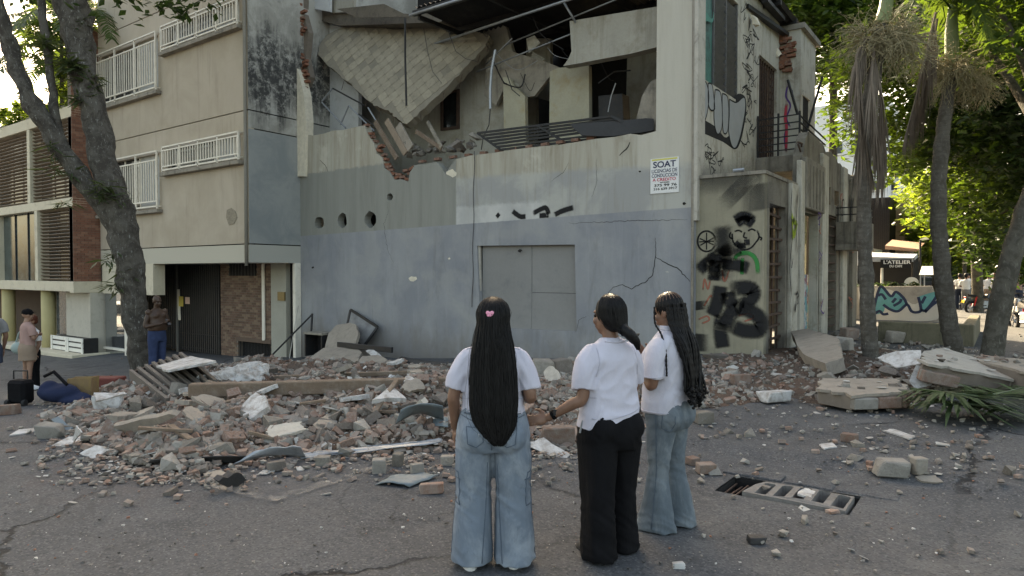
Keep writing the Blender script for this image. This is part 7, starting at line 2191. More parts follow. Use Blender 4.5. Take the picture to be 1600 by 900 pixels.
def fold_shirt(amp=.007, seed=0.0):
    def f(p):
        # soft bulges, drag creases from armpit and waist, bunching at the hem
        base = n3(p, 6, 6, 4, seed) * amp * .8
        cr = ridge(n3(p, 7, 7, 12 if abs(p.x) < .13 else 6, seed + 3)) * amp * 1.5 * (.5 + .9 * max(0, 1 - abs(p.z - 1.02) / .22))
        sl = ridge(n3(p + V((0, 0, abs(p.x) * 1.6)), 5, 5, 15, seed + 9)) * amp * 1.5 * max(0, 1 - abs(abs(p.x) - .16) / .09)
        return base + cr + sl
    return f
def fold_legs(amp=.006, seed=0.0, knee=.45):
    def f(p):
        base = n3(p, 6, 6, 2.0, seed) * amp * 1.2
        ver = ridge(n3(p, 11, 11, 1.6, seed + 2)) * amp * 1.6 * max(0, min(1, (.75 - p.z) / .3))
        w = .9 * max(0, 1 - abs(p.z - knee) / .2) + 1.1 * max(0, 1 - abs(p.z - .76) / .1) + 1.4 * max(0, 1 - p.z / .22)
        cr = ridge(n3(p + V((0, 0, p.x * .8)), 4, 4, 15, seed + 5)) * amp * 2.0 * w
        return base + ver + cr
    return f
def hair_strands(parent, rings, n, seed, a0, a1, r=.0045, name='hair_strands', jit=.006, mat=None, grow=1.03, zig=0.0, ragged=4):
    rr = random.Random(seed); mb = MB()
    R_ = crom([tuple(q[:5]) for q in rings], 3)
    for k in range(n):
        a = rr.uniform(a0, a1); st = rr.choice((0, 0, 0, 1, 2, 3)); en = len(R_) - int(ragged * rr.random() ** 1.2)
        P = []; w = 0
        for i in range(st, max(st + 4, en)):
            if i >= len(R_): break
            cx, cy, cz, rx, ry = R_[i]
            a += rr.gauss(0, .012); w += rr.gauss(0, jit * .3)
            g = grow + w
            P.append(V((cx + rx * g * math.cos(a), cy + ry * g * math.sin(a), cz + rr.uniform(-.004, .004))))
        if len(P) > 2:
            mb.tube(P, [r * (1 - .55 * j / len(P)) for j in range(len(P))], 4)
    me = mb.mesh(name, recalc=False); me.shade_smooth()
    o = part(name, me, mat or m_hair, parent); o['kind'] = 'stuff'
    return o
def seam(name, root, mesh_o, pts, r, mat, back=True, off=.001):
    """stitch line or strap dropped on the garment from behind (local -Y) or from the side"""
    bv = BVHTree.FromPolygons([v.co.copy() for v in mesh_o.data.vertices], [tuple(p.vertices) for p in mesh_o.data.polygons])
    P = []
    for a, b2 in zip(pts, pts[1:]):
        for k in range(8):
            t = k / 8; P.append(tuple(x + (y - x) * t for x, y in zip(a, b2)))
    P.append(pts[-1]); out = []
    for q in P:
        if back == 'left': o_, d_ = V((-1, q[0], q[1])), V((1, 0, 0))
        elif back == 'right': o_, d_ = V((1, q[0], q[1])), V((-1, 0, 0))
        else: o_, d_ = V((q[0], -1, q[1])), V((0, 1, 0))
        h = bv.ray_cast(o_, d_)
        if h[0] is not None: out.append(h[0] - d_ * off)
    if len(out) > 1:
        mb = MB().tube(out, r, 5)
        me = mb.mesh(name, recalc=False); me.shade_smooth()
        return part(name, me, mat, root)
def shoe(root, x, y, rz, mat, s=1.0, z=0.0):
    mb = MB(); q = Matrix.Rotation(rz, 3, 'Z')
    pr = [(-.11, .05, .035), (-.07, .06, .04), (0, .055, .042), (.07, .045, .046), (.12, .035, .04), (.15, .02, .02)]
    for i, (yy, h, w) in enumerate(pr): pass
    mb.rings([(0, 0, 0, .042, .13), (0, 0, .02, .046, .137), (0, -.01, .045, .042, .125), (0, -.035, .075, .036, .085), (0, -.05, .1, .034, .06)], 16, 2.4)
    mb.v = [q @ (v * s) + V((x, y, z)) for v in mb.v]
    sh = part('shoe', mb.mesh('shoe'), mat, root); sh.data.shade_smooth()
    mb = MB(); mb.rings([(0, 0, -.004, .045, .136), (0, 0, .02, .049, .141)], 16, 2.4); mb.v = [q @ (v * s) + V((x, y, z)) for v in mb.v]
    part('sole', mb.mesh('sole'), m_shoe if mat is m_shoe else m_tyre, sh)

def figure(name, label, loc, rz, skin, arms, head_turn=0.0, tilt=0.0, H=1.64, voxel=.007, hands=True, torso=1.0, group=None, legs=True, headx=0.0):
    t = empty(name, (0, 0, 0)); tag(t, label, 'person', group)
    mb = MB()
    mb.rings([(0, 0, .80, .13, .10), (0, 0, .95, .14, .10), (0, 0, 1.1, .13, .095), (0, 0, 1.25, .15, .1), (0, 0, 1.33, .12, .08), (0, 0, 1.38, .05, .05)], 18)
    limb(mb, [(0, -.015, 1.30, .06), (0, -.012, 1.38, .052), (headx * .6, .005, 1.44, .05), (headx, .01, 1.50, .05)], 14)
    f = headm(mb, (headx, .005, 1.525), head_turn, .97, tilt)
    if legs:
        for s in (-1, 1):
            limb(mb, [(s * .09, 0, .86, .085), (s * .095, .01, .62, .072), (s * .1, .0, .45, .05), (s * .1, -.012, .3, .048), (s * .1, -.005, .09, .034), (s * .1, .05, .04, .035)], 12)
    for sh, el, wr, hd, nm, cu, th in arms:
        limb(mb, [(*(V(sh) + V((0, 0, -.045))), .04), (*(V(sh).lerp(V(el), .45) + V((0, 0, 0))), .046), (*el, .038), (*V(el).lerp(V(wr), .3), .037), (*wr, .023)], 12)
        if hands: hand(mb, wr, hd, nm, 1.0, cu, th)
    me = remeshed(mb, voxel, 3)
    part('body', me, skin, t)
    for s in (-1, 1):
        e = MB().ell(f(s * .031, .078, .006), (.0115, .0115, .0115), None, 10, 7).mesh('eye'); part('eye', e, m_eye, t)
    return t, f
def finish(t, loc, rz, sc=1.0):
    t.location = loc; t.rotation_euler = (0, 0, rz); t.scale = (sc, sc, sc)

# ---------------------------------------------------------------- woman with very long hair
def woman_long():
    arms = [((-.165, 0, 1.30), (-.24, -.03, 1.05), (-.243, .05, .83), (.0, .12, -1), (.9, .3, 0), .35, -1),
            ((.165, 0, 1.30), (.228, -.05, 1.05), (.16, .19, 1.03), (-.7, .7, .05), (0, 0, -1), .4, -1)]
    t, f = figure('person', legs=False, label='person with waist-length black hair, white tee and light blue cargo jeans', loc=None, rz=0, skin=m_sk1, arms=arms)
    mb = MB()
    mb.rings(crom([(0, .0, .945, .198, .142), (0, .0, 1.0, .19, .135), (0, .0, 1.08, .182, .128), (0, .0, 1.17, .186, .13), (0, -.005, 1.25, .182, .122), (0, -.01, 1.31, .155, .095), (0, -.01, 1.35, .11, .076), (0, -.01, 1.385, .066, .06)], 4), 28, 2.2)
    limb(mb, [(-.1, -.005, 1.30, .056), (-.155, -.008, 1.27, .062), (-.202, -.015, 1.19, .068), (-.23, -.025, 1.085, .07)], 16)
    limb(mb, [(.1, -.005, 1.30, .056), (.155, -.008, 1.27, .062), (.2, -.018, 1.19, .068), (.222, -.03, 1.09, .07)], 16)
    me = remeshed(mb, .009, 3, fold_shirt(.0125, 1.0)); so = part('shirt', me, m_tee, t)
    for q_ in ([(-.17, .968), (0, .962), (.17, .968)], [(-.16, 1.335), (-.08, 1.355), (0, 1.36), (.08, 1.355), (.16, 1.335)]): seam('shirt_seam', t, so, q_, .003, m_seamw)
    for sd in ('left', 'right'): seam('sleeve_hem', t, so, [(-.09, 1.045), (.0, 1.035), (.05, 1.045)], .003, m_seamw, sd)
    mb = MB()
    mb.rings(crom([(0, 0, .985, .178, .125), (0, -.005, .93, .2, .14), (0, -.02, .85, .222, .16), (0, -.02, .78, .225, .155), (0, -.01, .72, .21, .13)], 4), 28, 2.2)
    for s in (-1, 1):
        mb.ell((s * .1, -.095, .825), (.108, .092, .115))
        mb.rings(crom([(s * .11, -.01, .8, .115, .14), (s * .118, -.005, .66, .118, .132), (s * .12, .0, .5, .112, .118), (s * .122, -.005, .35, .112, .12), (s * .128, -.012, .18, .118, .128), (s * .132, -.018, .04, .122, .138)], 4), 22, 2.2)
    me = remeshed(mb, .009, 3, fold_legs(.0105, 2.0)); tr = part('jeans', me, m_den, t)
    lt_ = clothm('denim_stitch', (.3, .35, .4, 1)); dk = clothm('denim_seam', (.09, .115, .145, 1))
    seam('waistband', t, tr, [(-.17, .955), (0, .95), (.17, .955)], .005, dk); seam('centre_seam', t, tr, [(0, .97), (0, .86), (.0, .75)], .0035, dk)
    for s in (-1, 1):
        seam('back_pocket', t, tr, [(s * .05, .89), (s * .05, .8), (s * .09, .77), (s * .14, .79), (s * .15, .89), (s * .05, .885)], .003, dk)
        seam('yoke_seam', t, tr, [(s * .0, .895), (s * .1, .915), (s * .19, .94)], .003, dk)
        seam('inner_seam', t, tr, [(s * .03, .66), (s * .04, .4), (s * .06, .06)], .003, dk)
    for side in ('left', 'right'):
        seam('cargo_pocket', t, tr, [(-.09, .6), (-.09, .4), (.07, .4), (.07, .6), (-.09, .6)], .004, dk, side); seam('pocket_flap', t, tr, [(-.1, .56), (.08, .56)], .005, dk, side)
        seam('side_seam', t, tr, [(.0, .95), (.0, .6), (-.01, .05)], .003, dk, side)
    for s, yy, rz in ((-1, .0, .25), (1, .03, -.1)):
        shoe(t, s * .138 + (-.02 if s < 0 else 0), .02 + yy, rz, m_shoe)
    seam('button', t, tr, [(-.075, .845), (-.073, .845)], .008, m_shoe)
    # hair
    rings = [(0, -.005, 1.648, .012, .014), (0, -.005, 1.635, .05, .055), (0, -.006, 1.605, .08, .09), (0, -.01, 1.555, .096, .108), (0, -.018, 1.5, .102, .108), (0, -.035, 1.44, .112, .1), (.002, -.06, 1.37, .125, .088), (.005, -.088, 1.28, .138, .07), (.008, -.112, 1.17, .146, .058),
             (.01, -.135, 1.05, .148, .05), (.014, -.145, 1.0, .118, .036), (.018, -.15, .97, .1, .028), (.022, -.155, .945, .08, .018), (.026, -.158, .925, .05, .01)]
    rings_s = rings[:-4] + [(.012, -.152, .97, .14, .042), (.018, -.162, .92, .13, .034), (.025, -.17, .88, .112, .028), (.032, -.176, .845, .088, .022), (.038, -.18, .812, .058, .018)]
    nar = lambda R__: [(q[0], q[1], q[2], q[3] * (.97 if q[2] > 1.5 else .87), q[4]) for q in R__]
    rings = nar(rings); rings_s = nar(rings_s) + [(.04, -.182, .785, .028, .014)]
    mb = MB().rings(crom(rings, 4), 30)
    me = remeshed(mb, .009, 2, lambda p: .006 * noise.noise(V((p.x * 55, p.y * 20, p.z * 2.5))) + .004 * noise.noise(V((p.x * 120, p.y * 60, p.z * 3)))); ho = part('hair', me, m_hair, t)
    hair_strands(ho, rings_s, 900, 5, math.pi * .94, math.pi * 2.06, .0036, jit=.03, ragged=16)
    hair_strands(ho, [(q[0], q[1] + .01, q[2], q[3] * 1.05, q[4]) for q in rings[2:10]], 60, 6, math.pi * .9, math.pi * 1.05, .003, jit=.02)
    hair_strands(ho, rings_s, 70, 15, math.pi * .9, math.pi * 2.1, .0013, name='flyaway_strands', jit=.09, ragged=16, grow=1.04)
    # butterfly clip
    cl = empty('x'); bpy.data.objects.remove(cl)
    m_pk = M('pink_clip', (.75, .3, .42, 1), rough=.35, var=.15, bump=0, local=True)
    mb = MB(); cy = -.128
    for s in (-1, 1):
        mb.ell((-.012 + s * .013, cy, 1.562), (.013, .006, .012), Matrix.Rotation(s * .5, 3, 'Y'), 10, 6); mb.ell((-.012 + s * .010, cy, 1.546), (.009, .005, .009), None, 10, 6)
    mb.ell((-.012, cy - .003, 1.553), (.003, .005, .016), None, 8, 6)
    part('hair_clip', remeshed(mb, .0025, 1), m_pk, t)
    return t
p_ = G(771, 882)
finish(woman_long(), p_ + V((0, 0, .0)), YAW + R(-2), 1.0)

# ---------------------------------------------------------------- woman in black trousers
def woman_black():
    arms = [((-.165, 0, 1.30), (-.212, -.02, 1.02), (-.39, .11, .885), (-1, .25, -.1), (.3, .9, -.3), .35, 1),
            ((.165, 0, 1.31), (.212, .05, 1.05), (.15, .21, .93), (-.3, .9, -.1), (-1, -.2, 0), .4, 1)]
    t, f = figure('person', legs=False, label='person with low black ponytail, white tee and wide black trousers', loc=None, rz=0, skin=m_sk1, arms=arms, head_turn=R(22), tilt=R(-4), headx=-.012)
    mb = MB()
    mb.rings(crom([(-.015, -.0, .875, .208, .16, .1), (-.01, .0, .95, .203, .152), (0, .0, 1.05, .188, .135), (0, .0, 1.16, .182, .13), (0, -.005, 1.25, .182, .125), (0, -.01, 1.31, .155, .1), (0, -.01, 1.355, .11, .08), (0, -.01, 1.39, .066, .06)], 4), 28, 2.3)
    limb(mb, [(-.1, 0, 1.302, .058), (-.155, 0, 1.27, .064), (-.19, -.012, 1.18, .072), (-.204, -.025, 1.07, .074)], 16)
    limb(mb, [(.1, 0, 1.302, .058), (.155, 0, 1.27, .064), (.188, .01, 1.18, .07), (.2, .03, 1.09, .072)], 16)
    mb.v = [v + V((0, 0, (.05 * max(0, min(1, (1.05 - v.z) / .15)) * (v.x / .2)))) for v in mb.v]
    me = remeshed(mb, .009, 3, fold_shirt(.0135, 7.0)); so = part('shirt', me, m_tee, t)
    for q_ in ([(-.18, .9), (-.08, .905), (.05, .925), (.18, .955)],): seam('shirt_hem', t, so, q_, .003, m_seamw)
    seam('sleeve_hem', t, so, [(-.09, 1.03), (.0, 1.02), (.05, 1.03)], .003, m_seamw, 'left')
    for s__ in (-1, 1): seam('armhole_seam', t, so, [(s__ * .13, 1.33), (s__ * .135, 1.24), (s__ * .15, 1.16)], .0025, m_seamw)
    seam('collar', t, so, [(-.075, 1.372), (0, 1.366), (.075, 1.372)], .008, m_tee)
    mb = MB()
    mb.rings(crom([(0, 0, .985, .155, .11), (0, -.005, .93, .178, .13), (0, -.015, .86, .203, .155), (0, -.015, .78, .212, .158), (0, -.01, .70, .208, .14)], 4), 28, 2.3)
    for s in (-1, 1):
        mb.ell((s * .09, -.09, .83), (.1, .085, .11))
        mb.rings(crom([(s * .1, -.005, .82, .112, .145), (s * .1, s * .015, .66, .108, .138), (s * .105, s * .03, .45, .1, .132), (s * .108, s * .04, .25, .1, .132), (s * .112, s * .05, .05, .106, .138), (s * .112, s * .05, .022, .106, .138)], 4), 22, 2.3)
    me = remeshed(mb, .009, 3, fold_legs(.011, 9.0, .3)); tr = part('trousers', me, m_blk, t)
    seam('side_stripe', t, tr, [(-.01, .88), (.0, .82), (.0, .8)], .008, m_galv, 'left', .003)
    for s in (-1, 1): shoe(t, s * .11, .06, s * -.1, m_shoeb, .95)
    # hair cap, low tail
    q = R(22); rot = Matrix.Rotation(q, 3, 'Z')
    mb = MB(); c = V((-.012, .005, 1.525))
    mb.ell(c + rot @ V((0, -.022, .035)), (.093, .1, .1), rot, 24, 14); mb.ell(c + rot @ V((0, -.05, -.015)), (.086, .075, .085), rot, 24, 14)
    limb(mb, [(*(c + rot @ V((0, -.085, -.05))), .05), (.025, -.12, 1.445, .036), (.055, -.145, 1.415, .036), (.085, -.158, 1.375, .028), (.1, -.16, 1.335, .008)], 14)
    me = remeshed(mb, .007, 2, lambda p: .003 * noise.noise(V((p.x * 60, p.y * 60, p.z * 14)))); ho = part('hair', me, m_hair, t)
    rg = [(c.x + .0, c.y - .015, c.z + .138, .012, .012), (c.x, c.y - .02, c.z + .12, .06, .065), (c.x + .005, c.y - .026, c.z + .07, .09, .098), (c.x + .008, c.y - .03, c.z + .02, .094, .1), (c.x + .01, c.y - .05, c.z - .03, .085, .085), (.01, -.08, 1.455, .055, .055), (.03, -.12, 1.44, .036, .036), (.055, -.145, 1.415, .035, .034), (.085, -.158, 1.375, .028, .026), (.102, -.162, 1.325, .012, .01)]
    hair_strands(ho, rg, 260, 8, math.pi * 1.0, math.pi * 2.05, .003, jit=.006, grow=1.01)
    mb = MB().tube([V((.03 + .0 * k, -.115, 1.447)) + V((.04 * math.cos(k * .7), .02 * math.cos(k * .7), .04 * math.sin(k * .7))) for k in range(10)], .007, 6); part('hair_tie', mb.mesh('hair_tie'), m_blk, t)
    w = V((-.358, .087, .91)); d = V((-.178, .13, -.135)).normalized()
    mb = MB().tube([w - d * .012, w + d * .012], .031, 14); wb = part('watch', mb.mesh('watch'), m_blk, t)
    mb = MB().box(w + V((0, -.028, .02)), (.034, .012, .036)); part('watch_face', mb.mesh('watch_face'), m_dkglass, wb)
    return t
p_ = G(952, 866)
finish(woman_black(), p_, YAW + R(24), 1.0)

# ---------------------------------------------------------------- woman with braids
def woman_braids():
    arms = [((-.175, .0, 1.31), (-.205, .02, 1.03), (-.09, .2, 1.2), (.1, .55, .75), (.8, -.2, .2), .75, 1),
            ((.175, .0, 1.31), (.2, .03, 1.04), (.06, .22, 1.2), (-.2, .5, .8), (-.8, -.2, .2), .75, -1)]
    t, f = figure('person', legs=False, label='person with long black braids in white polo and flared jeans, holding a phone', loc=None, rz=0, skin=m_sk1, arms=arms, tilt=R(-14))
    mb = MB()
    mb.rings(crom([(0, .01, .83, .198, .165), (0, .012, .9, .19, .16), (0, .015, 1.0, .178, .155), (0, .015, 1.1, .175, .155), (0, .02, 1.2, .18, .158), (0, .01, 1.27, .18, .13), (0, -.002, 1.32, .17, .1), (0, -.01, 1.36, .12, .082), (0, -.005, 1.40, .064, .06)], 4), 28, 2.2)
    mb.ell((-.075, .105, 1.18), (.075, .07, .075)); mb.ell((.075, .105, 1.18), (.075, .07, .075))
    for s in (-1, 1):
        limb(mb, [(s * .11, 0, 1.30, .06), (s * .165, .0, 1.27, .068), (s * .193, .008, 1.18, .075), (s * .204, .016, 1.08, .08)], 16)
    me = remeshed(mb, .009, 3, fold_shirt(.011, 13.0)); so = part('polo_shirt', me, m_polo, t)
    seam('sleeve_hem', t, so, [(-.08, 1.1), (.0, 1.095), (.09, 1.105)], .003, m_tee, 'left'); seam('shirt_hem', t, so, [(-.13, .848), (0, .845), (.14, .848)], .003, m_tee, 'left')
    mb = MB().rings([(0, -.005, 1.39, .07, .066), (0, -.002, 1.415, .064, .06), (0, .0, 1.43, .06, .056)], 20); part('collar', mb.mesh('collar'), m_polo, t).data.shade_smooth()
    mb = MB()
    mb.rings(crom([(0, 0, .94, .165, .13), (0, -.005, .88, .18, .15), (0, -.015, .8, .185, .165), (0, -.01, .72, .175, .14)], 4), 28, 2.2)
    for s in (-1, 1):
        mb.ell((s * .085, -.085, .81), (.09, .085, .1))
        y0_ = .03 if s < 0 else -.03
        mb.rings(crom([(s * .09, -.005, .78, .092, .118), (s * .092, .0 + y0_ * .3, .62, .08, .098), (s * .094, y0_ * .6, .45, .066, .074), (s * .096, y0_ * .8, .36, .068, .078), (s * .098, y0_, .2, .085, .11), (s * .1, y0_ + .01, .03, .104, .152), (s * .1, y0_ + .01, .012, .104, .152)], 4), 22)
    me = remeshed(mb, .008, 3, fold_legs(.0075, 17.0)); tr = part('flared_jeans', me, m_den2, t)
    dk = clothm('denim_seam2', (.085, .11, .14, 1))
    seam('side_seam', t, tr, [(.0, .88), (.0, .6), (.02, .04)], .003, dk, 'left'); seam('back_pocket', t, tr, [(-.05, .83), (-.04, .74), (-.09, .72), (-.13, .78), (-.13, .83)], .003, dk, 'left')
    for s in (-1, 1): shoe(t, s * .1, .05 + (.03 if s < 0 else -.03), 0, m_shoe, .9)
    # scalp, braids
    mb = MB(); c = V((0, .0, 1.53)); rot = Matrix.Rotation(R(-14), 3, 'X')
    mb.ell(c + rot @ V((0, -.02, .038)), (.088, .1, .094), rot, 22, 12); mb.ell(c + V((0, -.055, -.01)), (.08, .065, .085), None, 22, 12)
    ho = part('hair', remeshed(mb, .008, 2, lambda p: .004 * math.sin(math.atan2(p.y - c.y, p.x - c.x) * 22)), m_hair, t)
    rr = random.Random(3)
    for k in range(64):
        a = math.pi + math.pi * (k + .5) / 64 + rr.gauss(0, .05)
        lay = rr.choice((0, 1, 2)); 
        p0 = c + V((.086 * math.cos(a) * .96, -.03 + .098 * math.sin(a) * .9, .06 - .03 * lay))
        sx = math.cos(a)
        end = rr.uniform(.92, 1.03)
        P = [tuple(p0), (p0.x * 1.1, p0.y - .022, 1.44), (sx * .1, -.13 - .02 * lay + rr.gauss(0, .008), 1.3), (sx * .085 + rr.gauss(0, .012), -.165 - .02 * lay, 1.15), (sx * .075 + rr.gauss(0, .02), -.18 - .018 * lay + rr.gauss(0, .012), 1.0), (sx * .075 + rr.gauss(0, .03), -.19 - .015 * lay + rr.gauss(0, .02), end)]
        Q = crom(P, 10); n = len(Q)
        mb = MB().tube([q[:3] for q in Q], [.0085 * (1 + .22 * math.sin(i * 2.1)) * (1 if i < n - 6 else 1.25) for i in range(n)], 6)
        me = mb.mesh('braid', recalc=False); me.shade_smooth(); part('braid', me, m_hair, ho)
        for j in range(3):
            e = V(Q[-1][:3]) + V((rr.gauss(0, .012), rr.gauss(0, .012), -.012 * j))
            if j == 0: pass
        mb = MB()
        for j in range(4):
            mb.ell(V(Q[-1][:3]) + V((rr.gauss(0, .01), rr.gauss(0, .01), -.013 * j)), (.012, .012, .01), None, 7, 5)
        if k % 2 == 0: part('braid_end', mb.mesh('braid_end', recalc=False), m_hair, ho)['kind'] = 'stuff'
    # one braid in front of the ear and shoulder, partings on the scalp
    P = crom([tuple(c + V((-.07, .07, .03))), (-.1, .05, 1.45), (-.13, -.01, 1.38), (-.165, -.06, 1.28), (-.18, -.075, 1.17), (-.185, -.08, 1.1)], 10)
    mb = MB().tube([q[:3] for q in P], [.007 * (1 + .2 * math.sin(i * 2.1)) for i in range(len(P))], 6); part('braid', mb.mesh('braid', recalc=False), m_hair, ho)
    for k in range(12):
        a = math.pi * (.55 + .09 * k) 
        Q = [c + rot @ V((.0895 * math.sin(e_) * math.cos(a), -.02 + .1015 * math.sin(e_) * math.sin(a), .038 + .0955 * math.cos(e_))) for e_ in (.5, .75, 1.0, 1.2)]
        mb = MB().tube(Q, .0016, 4); part('parting', mb.mesh('parting', recalc=False), m_sk1, ho)
    ph = empty('mobile_phone', (0, 0, 0))
    return t
tb3 = woman_braids()
for o in list(bpy.data.objects):
    if o.name.startswith('mobile_phone'): bpy.data.objects.remove(o)
p3 = G(1042, 824); rz3 = YAW + R(52)
finish(tb3, p3, rz3, 1.0)
def phone(label, pos, rz, tilt):
    o = MB().box((0, 0, 0), (.072, .009, .15)).build('mobile_phone', m_card, bevel=.004)
    MB().box((0, .0052, 0), (.066, .001, .14)).build('screen', m_dkglass, o, local=True)
    o.location = pos; o.rotation_euler = (tilt, 0, rz); tag(o, label, 'phone')
q = Matrix.Rotation(rz3, 3, 'Z') @ V((-.02, .27, 1.3))
phone('black mobile phone in the hands of the braided person', p3 + q, rz3 + math.pi, R(-35))

# ---------------------------------------------------------------- simpler bystanders
def bystander(label, loc, rz, skin, top, bottom, arms='down', hair='short', hairmat=None, skirt=False, H=1.0, bare=False, girth=1.0, shoes=None, group=None, voxel=.012, tilt=0.0, topmat_long=False):
    A_ = {'down': [((-.18, 0, 1.31), (-.24, -.02, 1.05), (-.235, .05, .82), (0, .1, -1), (1, 0, 0), .3, -1), ((.18, 0, 1.31), (.24, -.02, 1.05), (.235, .05, .82), (0, .1, -1), (-1, 0, 0), .3, 1)],
          'phone': [((-.19, 0, 1.31), (-.25, .0, 1.04), (-.06, .24, 1.1), (.5, .7, .2), (0, 0, 1), .5, 1), ((.19, 0, 1.31), (.25, .0, 1.04), (.07, .25, 1.1), (-.5, .7, .2), (0, 0, 1), .5, -1)],
          'fold': [((-.18, 0, 1.31), (-.24, .03, 1.06), (.05, .2, 1.12), (1, .1, .1), (0, -1, 0), .3, 1), ((.18, 0, 1.31), (.24, .03, 1.06), (-.05, .21, 1.1), (-1, .1, .1), (0, -1, 0), .3, -1)]}[arms]
    t, f = figure('person', label, None, 0, skin, A_, voxel=voxel, group=group, tilt=tilt, legs=skirt)
    if bare:
        mb = MB(); g = girth
        mb.rings(crom([(0, .01, .95, .165 * g, .125 * g), (0, .02, 1.05, .168 * g, .135 * g), (0, .01, 1.16, .17 * g, .12), (0, 0, 1.26, .185 * g, .115), (0, -.005, 1.33, .15, .09), (0, 0, 1.39, .06, .055)], 4), 24, 2.2)
        for s in (-1, 1): mb.ell((s * .18, 0, 1.31), (.06, .06, .065)); mb.ell((s * .075, .085, 1.24), (.075, .045, .055))
        part('torso_skin', remeshed(mb, .012, 3), skin, t)
    else:
        mb = MB(); g = girth
        mb.rings(crom([(0, 0, .9, .17 * g, .125), (0, 0, 1.0, .17 * g, .125), (0, 0, 1.15, .17 * g, .12), (0, 0, 1.25, .18, .115), (0, -.005, 1.32, .165, .09), (0, 0, 1.385, .065, .058)], 4), 22, 2.2)
        for a in A_:
            sh, el = V(a[0]), V(a[1]); e2 = sh.lerp(el, .8)
            limb(mb, [(sh.x * .75, 0, 1.31, .062), (*sh.lerp(el, .3), .072), (*e2, .07)], 12)
        part('shirt', remeshed(mb, .012, 3, fold_shirt(.006, loc[0])), top, t)
    mb = MB()
    if skirt:
        mb.rings(crom([(0, 0, .98, .15, .115), (0, -.01, .85, .19, .15), (0, 0, .7, .195, .155), (0, 0, .6, .2, .16)], 4), 24); nm = 'skirt'
    else:
        mb.rings(crom([(0, 0, .99, .152 * girth, .112 * girth), (0, -.005, .86, .182, .135), (0, 0, .74, .175, .12)], 4), 22)
        for s in (-1, 1): mb.rings(crom([(s * .09, 0, .8, .095, .112), (s * .095, .0, .5, .08, .088), (s * .1, -.005, .1, .075, .085), (s * .1, 0, .04, .078, .09)], 4), 16)
        nm = 'trousers'
    part(nm, remeshed(mb, .012, 3, fold_legs(.006, loc[1])), bottom, t)
    for s in (-1, 1): shoe(t, s * .1, .05, s * -.15, shoes or m_shoeb)
    c = V((0, .005, 1.53)); mb = MB()
    if hair == 'bald':
        mb = None
    elif hair == 'cap':
        mb.ell(c + V((0, -.0, .05)), (.088, .105, .085)); mb.rings([(0, .09, 1.575, .075, .09), (0, .095, 1.585, .075, .088)], 16)
    else:
        mb.ell(c + V((0, -.022, .035)), (.088, .1, .095)); mb.ell(c + V((0, -.05, -.015)), (.082, .07, .075))
        if hair == 'long': limb(mb, [(0, -.06, 1.5, .085), (0, -.095, 1.38, .085), (0, -.115, 1.24, .07), (0, -.12, 1.14, .03)], 12)
    if mb: part('cap' if hair == 'cap' else 'hair', remeshed(mb, .011, 2, lambda p: .004 * noise.noise(p * 40)), hairmat or m_hair, t)
    finish(t, loc, rz, H)
    return t
m_jn = clothm('dark_blue_jeans', (.03, .045, .095, 1), .15); m_grey = clothm('grey_trousers', (.2, .2, .2, 1)); m_navy = clothm('navy_jeans', (.035, .045, .07, 1)); m_pinkc = clothm('dusty_pink', (.36, .23, .2, 1)); m_khaki = clothm('khaki_skirt', (.27, .2, .15, 1))
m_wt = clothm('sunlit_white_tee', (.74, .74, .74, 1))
pm = at(246, 578, 14.0); pm.z = gz(pm.x, pm.y)
man = bystander('shirtless person in blue jeans looking down at a phone beside the tree', pm, YAW + R(-115), m_sk2, None, m_jn, 'phone', 'bald', bare=True, girth=1.1, H=1.04, tilt=R(-18), voxel=.009)
q = Matrix.Rotation(YAW + R(-115), 3, 'Z') @ V((0, .34, 1.17)); phone('phone held by the shirtless person', pm + q, YAW + R(65), R(-40))
# left group
pl_ = G(44, 608)
bystander('person in pink top, tan skirt and dark beret with a teal shoulder bag', pl_, YAW + R(-35), m_sk3, m_pinkc, m_khaki, 'fold', 'cap', m_blk, skirt=True, shoes=m_shoe, voxel=.01)
q0 = pl_ + Matrix.Rotation(YAW + R(-35), 3, 'Z') @ V((-.26, -.06, .84))
bag = empty('shoulder_bag', q0 + V((0, 0, -.12))); tag(bag, 'pale teal shoulder bag at the hip of the person in pink', 'bag')
m_bag = M('teal_leather', (.26, .33, .31, 1), rough=.5, var=.1, local=True)
MB().ell(q0, (.17, .09, .13), Matrix.Rotation(YAW, 3, 'Z')).build('pouch', m_bag, bag, smooth=True)
MB().tube([q0 + RT * -.1, q0 + V((0, 0, .3)) + RT * .0, q0 + V((0, 0, .5)) + RT * .14], .018, 6).build('strap', m_bag, bag)
p2_ = pl_ + ray(44, 440).normalized() * .5 + RT * .1; p2_.z = gz(p2_.x, p2_.y)
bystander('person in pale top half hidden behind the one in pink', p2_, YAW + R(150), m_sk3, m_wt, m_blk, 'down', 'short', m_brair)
p2_ = G(-16, 624)
bystander('person in dark shorts cut off by the left edge', p2_, YAW + R(60), m_sk1, m_grey, m_navy, 'down', 'short', skirt=True)
lg_ = G(33, 633)
lug = empty('black_suitcase', lg_); tag(lug, 'small black wheeled suitcase on the ground at the left', 'suitcase')
mb = MB().box((0, 0, .2), (.3, .22, .34)); mb.v = [Matrix.Rotation(YAW - .2, 3, 'Z') @ v + lg_ for v in mb.v]; mb.build('shell', m_blk, lug, bevel=.04)
for s in (-1, 1):
    c = lg_ + RT * (s * .12) - FWH * .1 + V((0, 0, .05)); MB().tube([c - RT * .02, c + RT * .02], .05, 12).build('wheel', m_tyre, lug)
MB().tube([lg_ + RT * -.1 + V((0, 0, .38)), lg_ + RT * -.1 + V((0, 0, .5)), lg_ + RT * .1 + V((0, 0, .5)), lg_ + RT * .1 + V((0, 0, .38))], .012, 6).build('handle', m_black, lug)
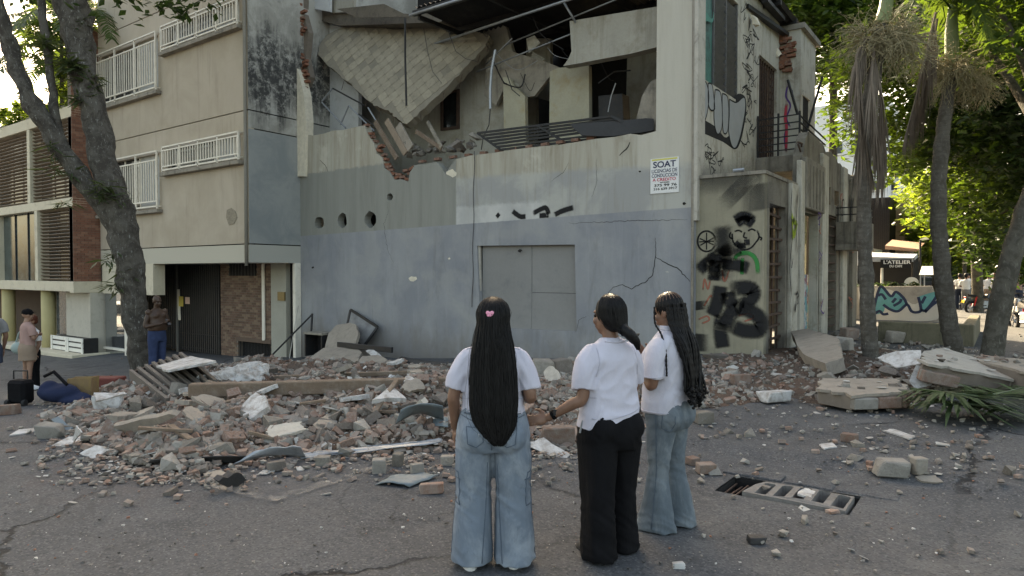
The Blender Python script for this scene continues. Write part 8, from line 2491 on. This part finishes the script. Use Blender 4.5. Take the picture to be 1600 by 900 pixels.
bp = lg_ + RT * .55; bp.z = gz(bp.x, bp.y)
bk = empty('backpack', bp); tag(bk, 'slumped navy backpack lying beside the suitcase', 'backpack')
mb = MB().ell(bp + V((0, 0, .16)), (.3, .2, .13), Matrix.Rotation(YAW, 3, 'Z')); mb.ell(bp + RT * .24 + V((0, 0, .07)), (.24, .18, .09), Matrix.Rotation(YAW, 3, 'Z')); mb.ell(bp - RT * .14 + V((0, 0, .22)), (.14, .12, .12))
me = remeshed(mb, .015, 2, lambda p: .02 * noise.noise(p * 7)); o = part('pack', me, clothm('navy_nylon', (.02, .028, .06, 1)), None); o.data.transform(Matrix.Translation(-bp)); o.parent = bk
MB().tube([bp - RT * .2 + V((0, 0, .4)), bp + V((0, 0, .48)) - FWH * .1, bp + RT * .22 + V((0, 0, .3)) - FWH * .15], .025, 6).build('strap', m_blk, bk)
pb2 = lg_ + RT * .92 - FWH * .0 + ray(90, 600).normalized() * .35; pb2.z = gz(pb2.x, pb2.y)
pg = empty('paper_bag', pb2); tag(pg, 'open brown paper shopping bag beside the backpack', 'bag')
mb = MB(); m_pap = M('kraft_paper', (.25, .165, .085, 1), var=.2, scale=5, c2=(.3, .21, .07, 1), amt2=.5, local=True)
for sx, sy, w, d in ((0, -.11, .4, .008), (0, .11, .4, .008), (-.2, 0, .008, .22), (.2, 0, .008, .22)):
    b2 = MB().box((sx * .8, sy * .8, .17), (w * .8, d, .34 + .1 * sx)); b2.v = [Matrix.Rotation(YAW + .1, 3, 'Z') @ V((v.x * (1 + .12 * v.z), v.y * (1 + .3 * v.z), v.z)) + pb2 for v in b2.v]; b2.build('side', m_pap, pg)
mb = MB().box((0, 0, .006), (.32, .18, .008)); mb.v = [Matrix.Rotation(YAW + .1, 3, 'Z') @ v + pb2 for v in mb.v]; mb.build('base', m_pap, pg)
# the group in white tees down the side street
for k, (px, py, d, rz, btm, hr, hm, ar, lb2) in enumerate([
 (1499, 486, 31.5, 10, m_navy, 'short', m_hair, 'down', 'person in white tee and navy jeans, leftmost of the street group'),
 (1509, 487, 31.0, -12, m_grey, 'short', m_hair, 'fold', 'person in white tee and grey trousers, second of the street group'),
 (1513, 478, 34.5, 170, m_navy, 'cap', m_blk, 'down', 'person in dark cap facing the camera behind the street group'),
 (1527, 485, 32.0, 25, m_blk, 'long', m_brair, 'fold', 'person with long auburn hair and white top in the street group'),
 (1544, 485, 31.6, -20, m_khaki, 'short', m_hair, 'down', 'person in white tee and khaki trousers right of the auburn hair'),
 (1553, 484, 32.6, 40, m_navy, 'short', m_brair, 'fold', 'person in white tee, brown hair, beside the leaning trunk'),
 (1551, 480, 35.0, 150, m_grey, 'cap', m_wt, 'down', 'person in pale cap at the back right of the street group'),
 (1590, 488, 30.0, 0, m_navy, 'short', m_brair, 'down', 'person in pinkish top standing behind the motorcycles at right')]):
    p = at(px, py, d); p.z = gz(p.x, p.y)
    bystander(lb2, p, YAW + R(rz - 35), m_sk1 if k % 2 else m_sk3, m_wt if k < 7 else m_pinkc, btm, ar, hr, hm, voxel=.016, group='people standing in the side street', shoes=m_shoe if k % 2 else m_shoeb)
